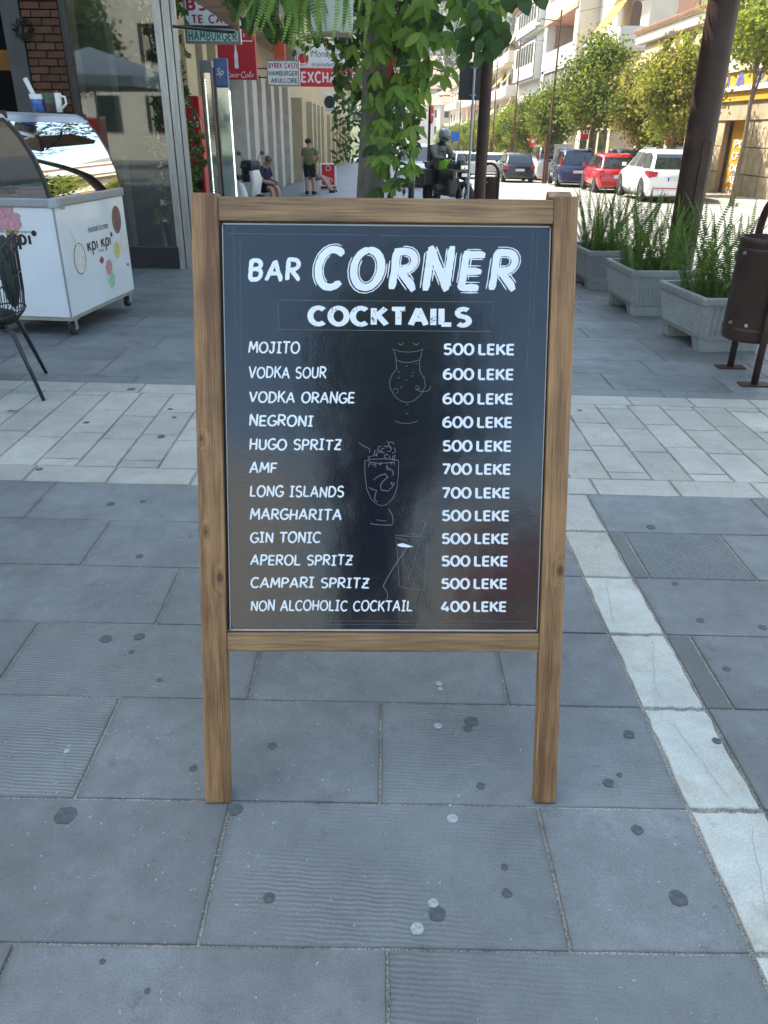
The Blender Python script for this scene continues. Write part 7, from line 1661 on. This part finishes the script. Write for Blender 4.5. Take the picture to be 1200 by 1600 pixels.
# deeper foliage behind, too dense to count
df = MB()
def dense(x0, x1, y0, y1, Y0, Y1, n, ls):
    for _ in range(n):
        c = at(rg.uniform(x0, x1), rg.uniform(y0, y1), rg.uniform(Y0, Y1)); d = Vector((rg.uniform(-1, 1), rg.uniform(-.5, .5), rg.uniform(-1, .4))).normalized() * ls * rg.uniform(.6, 1.2); e = d.orthogonal().normalized() * ls * .4; e = Matrix.Rotation(rg.uniform(0, 6.28), 3, d.normalized()) @ e
        df.add([c - d, c + e, c + d, c - e], [(0, 1, 2, 3)])
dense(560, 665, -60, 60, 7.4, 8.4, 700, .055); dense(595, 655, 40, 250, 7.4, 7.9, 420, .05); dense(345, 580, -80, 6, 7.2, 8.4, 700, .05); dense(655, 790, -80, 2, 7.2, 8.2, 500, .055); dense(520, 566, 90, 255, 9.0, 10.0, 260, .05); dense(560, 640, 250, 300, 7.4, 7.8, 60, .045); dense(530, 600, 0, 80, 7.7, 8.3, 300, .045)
# canopy above the picture
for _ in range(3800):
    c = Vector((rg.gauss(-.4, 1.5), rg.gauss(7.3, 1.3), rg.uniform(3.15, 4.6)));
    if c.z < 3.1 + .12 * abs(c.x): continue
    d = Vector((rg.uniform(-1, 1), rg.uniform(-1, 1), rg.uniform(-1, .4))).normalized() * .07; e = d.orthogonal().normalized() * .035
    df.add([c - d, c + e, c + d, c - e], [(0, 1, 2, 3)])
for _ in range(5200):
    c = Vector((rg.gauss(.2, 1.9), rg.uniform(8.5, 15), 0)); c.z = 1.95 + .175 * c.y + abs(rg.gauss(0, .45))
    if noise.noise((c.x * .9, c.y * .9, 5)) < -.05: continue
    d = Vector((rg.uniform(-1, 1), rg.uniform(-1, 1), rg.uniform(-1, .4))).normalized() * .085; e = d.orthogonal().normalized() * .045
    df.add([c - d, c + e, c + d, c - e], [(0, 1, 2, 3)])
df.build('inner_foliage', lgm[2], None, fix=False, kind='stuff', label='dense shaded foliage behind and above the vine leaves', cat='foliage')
# loose green and red strings by the trunk
for pts, m_, lab in (([(606, 70), (612, 95), (607, 120)], M('red_cord', (.6, .02, .02), .6), 'short red cord tied beside the vine stems'),):
    MB().tube([at(a, c, 7.15) for a, c in pts], .012, 6).build('cord', m_, None, label=lab, cat='cord')

# hanging white planter with drooping ferns
hp = empty('hanging_planter', (at(517, 57, 6.6).x, 6.6, at(517, 55, 6.6).z), R(8), 'white hanging planter with chipped bottom edge at the top of the picture', 'planter')
potm = M('chalky_white_pot', (.50, .54, .50), .6, .06, 4, dirt=.1)
hw = .150
rings = []
for z, w, c in ((0, hw * .92, .03), (.01, hw * .95, .03), (.04, hw, .035), (.36, hw * 1.06, .04), (.40, hw * 1.14, .04), (.42, hw * 1.14, .04)):
    rings.append([(-w + c, -w, z), (w - c, -w, z), (w, -w + c, z), (w, w - c, z), (w - c, w, z), (-w + c, w, z), (-w, w - c, z), (-w, -w + c, z)])
MB().loft(rings, smooth=False).build('pot', potm, hp)
mb = MB(); mb.tube([(a, -hw * .965, .004 + rg.uniform(-.003, .006)) for a in [(-hw + .03) + (2 * hw - .06) * i / 9 for i in range(10)]], .007, 5); mb.build('chipped_edge', M('rust_edge', (.40, .26, .12), .8, .4, 40), hp)
for s_ in (-1, 1): MB().tube([(s_ * .14, 0, .40), (s_ * .05, 0, 1.1), (0, 0, 1.4)], .004, 5).build('chain', MT['steel'], hp)
hf = empty('hanging_fern', (hp.location.x, 6.6, hp.location.z + .42), 0, 'bright green sword fern drooping from the white hanging planter', 'fern')
bright = [leafM('hanging_frond', (.22, .33, .06), .5, .25, 8, .2), leafM('hanging_frond_deep', (.10, .18, .04), .5, .25, 8, .2)]
dm = []
for k, (L_, w) in enumerate(((.42, .030), (.50, .034), (.34, .028), (.26, .026))):
    me = frond_mesh(L_, .15, 60 + k, lw=w, n=20); 
    for j in (0, 1): c_ = me.copy(); c_.materials.append(bright[j]); dm.append(c_)
def droop(root, base, px, py, Y, me, s=1.0, sw=.4):
    p = at(px, py, Y) - base; d = Vector((rg.uniform(-sw, sw), rg.uniform(-.25, .25), -1)).normalized(); n_ = Vector((rg.uniform(-.5, .5), -1, 0)); n_ = (n_ - d * n_.dot(d)).normalized(); y_ = d.cross(n_)
    o = part('frond', me, None, root); o.matrix_local = Matrix.Translation(p) @ Matrix((n_, y_, d)).transposed().to_4x4() @ Matrix.Scale(s, 4)
hb = Vector(hf.location)
for _ in range(34): droop(hf, hb, rg.uniform(425, 500), rg.uniform(-55, -12), 6.6 + rg.uniform(-.25, .25), rg.choice(dm), rg.uniform(.75, 1.0), .5)
for _ in range(14): droop(hf, hb, rg.uniform(450, 492), rg.uniform(-30, -5), 6.5 + rg.uniform(-.1, .1), rg.choice(dm[::2]), rg.uniform(.65, .9), .25)
for _ in range(18): droop(hf, hb, rg.uniform(540, 585), rg.uniform(-50, -5), 6.5 + rg.uniform(-.2, .2), rg.choice(dm), rg.uniform(.6, .95), .3)
for a, c, s_ in ((497, -40, 1.0), (505, -35, .8), (527, -25, .9), (540, -30, .8)): droop(hf, hb, a, c, 6.38, dm[0], s_, .06)
for _ in range(20): droop(hf, hb, rg.uniform(380, 440), rg.uniform(-45, -14), 6.8 + rg.uniform(-.2, .2), rg.choice(dm), rg.uniform(.6, .9), .6)
# pergola beams above
for k, y in enumerate((6.0, 7.4, 8.8)):
    MB().box((0, 0, 0), (6.4, .10, .16)).build('pergola_beam', wood_b, None, loc=(-.6, y, 3.62), label=('nearest', 'middle', 'rear')[k] + ' wooden beam of the leafy pergola above the picture', cat='beam')

# ================================================================ BEHIND THE CAMERA (seen only in reflections)
J = stand_pose(head=(0, -.04, 1.62), neck=(0, 0, 1.48))
for s_, q in (('l', 1), ('r', -1)):
    J['el_' + s_] = (q * .24, -.14, 1.20); J['wr_' + s_] = (q * .07, -.30, 1.50); J['hd_' + s_] = (-q * .2, -.6, .5)
person((0.0, -.42, 0), R(180), J, 'photographer in dark clothes holding up a phone, mirrored in the menu board', M('dark_tshirt', (.015, .015, .02), .9), M('dark_jeans', (.02, .022, .035), .9), shoe_m, hair_m, leg_cloth=1.5)
MB().box((0, 0, 0), (.075, .008, .155), bev=.003).build('phone', MT['black'], None, loc=(.0, -.03, 1.545), rot=(R(-20), 0, 0), label='black phone held up by the photographer', cat='phone')
bh = empty('square_building', (-4, -24, 0), 0, 'pale sunlit building across the square behind the viewpoint', 'building')
MB().box((-8, -5, 3.6), (18.4, 9, 9)).build('wall', M('bright_render', (.80, .74, .62), .85, .08, .6), bh); MB().box((17, -6, 3.0), (20, 9, 7.6)).build('wall', pale_w, bh)
for q in range(5):
    for z in (2.2, 5.4): MB().box((-15.5 + q * 2.6, -.48, z), (1.2, .06, 1.7)).build('window', dglass, bh)
for q in range(6): MB().box((9 + q * 3, -1.48, 2.2), (1.6, .06, 2.2)).build('window', dglass, bh)
MB().box((17, -1.3, 3.9), (19, .3, .7)).build('red_fascia', red2, bh); 
for k, (x, y) in enumerate(((-7.4, -1.6), (-10.8, -2.2), (3.6, -9.5))):
    pu = empty('parasol', (x, y, 0), 0, ('first', 'second', 'third')[k] + ' large white cafe parasol on the terrace behind the viewpoint', 'parasol', 'white cafe parasols')
    pu.scale = (1, 1, 1.14); MB().cone((0, 0, 0), (0, 0, 2.9), .03, .03, 8).build('pole', wht, pu); MB().lathe([(.05, 2.95), (1.2, 2.65), (2.0, 2.35), (2.0, 2.15), (1.98, 2.34), (1.2, 2.62), (.05, 2.9)], 8, smooth=False).build('canopy', wht, pu); MB().cone((0, 0, 0), (0, 0, .08), .3, .3, 16).build('base', MT['black'], pu)
for k, (x, y) in enumerate(((.5, -8.0), (-13, -15), (9, -14), (-17, -10))):
    tree('plaza_tree', x, y, 7.0, k % 3, ((2, k * 1.3), (0, k * 2.1)), ('dark plane tree directly behind the viewpoint', 'second plane tree at the left of the square behind the viewpoint', 'tree on the right of the square behind the viewpoint', 'farthest left tree of the square behind the viewpoint')[k], (1.05, 1.5, 1.5, 1.5)[k], zc=4.8, group='plane trees on the square')
car('red_car', 'red car parked across the square behind the viewpoint', (8.5, -17, -.1), R(80), paintm('red_car_paint2', (.5, .02, .02)))
yk_ = empty('potted_yucca', (-4.3, 1.5, 0), 0, 'spiky potted yucca standing left of the viewpoint', 'plant')
MB().lathe([(.001, 0), (.2, 0), (.27, .5), (.24, .5), (.001, .46)], 16).build('pot', M('terracotta_pot', (.3, .12, .06), .8), yk_); MB().cone((0, 0, .4), (0, 0, 1.3), .06, .05, 10).build('stem', stem_m, yk_)
mb = MB()
for k in range(70):
    a = rg.uniform(0, 6.28); e = rg.uniform(-.3, 1.4); d = Vector((math.cos(a) * math.cos(e), math.sin(a) * math.cos(e), math.sin(e))); n_ = d.cross(Vector((0, 0, 1))).normalized() * .02; c = Vector((0, 0, 1.3)); mb.add([c - n_, c + n_, c + d * .35 + n_, c + d * .6, c + d * .35 - n_], [(0, 1, 2, 3, 4)])
mb.build('foliage', lm_dark, yk_, fix=False)

tree('plaza_tree', 7.6, 4.6, 7.5, 1, ((0, .4), (2, 2.4)), 'plane tree standing right of the terrace outside the picture', 1.7, zc=6.0, group='plane trees on the square')
tree('plaza_tree', 6.8, 9.0, 7.0, 2, ((0, 1.4), (2, 4.4)), 'plane tree farther along, right of the terrace outside the picture', 1.25, zc=8.6, group='plane trees on the square') if False else None
rfz = empty('red_chest_freezer', (-9.6, -6.0, 0), 0, 'red chest freezer on the terrace behind the viewpoint', 'freezer')
MB().box((0, 0, 1.0), (1.7, .8, 1.6), bev=.03).build('cabinet', red2, rfz); MB().box((0, 0, 1.83), (1.7, .82, .06), bev=.01).build('lid', wht, rfz); MB().box((0, 0, .1), (1.6, .7, .2)).build('base', MT['black'], rfz)

# light summer haze down the street
hzb = MB(); hzb.box((0, 340, 95), (900, 800, 208))
hm2, nt, b = newmat('haze'); nt.nodes.remove(b); pv = nd(nt, 'ShaderNodeVolumePrincipled'); pv.inputs['Color'].default_value = (.93, .96, 1, 1); pv.inputs['Density'].default_value = .0005; pv.inputs['Anisotropy'].default_value = .3
nt.links.new(pv.outputs[0], nt.nodes['Material Output'].inputs['Volume'])
hzb.build('haze', hm2, None, kind='stuff', label='thin pale summer haze over the street and the hill', cat='haze')
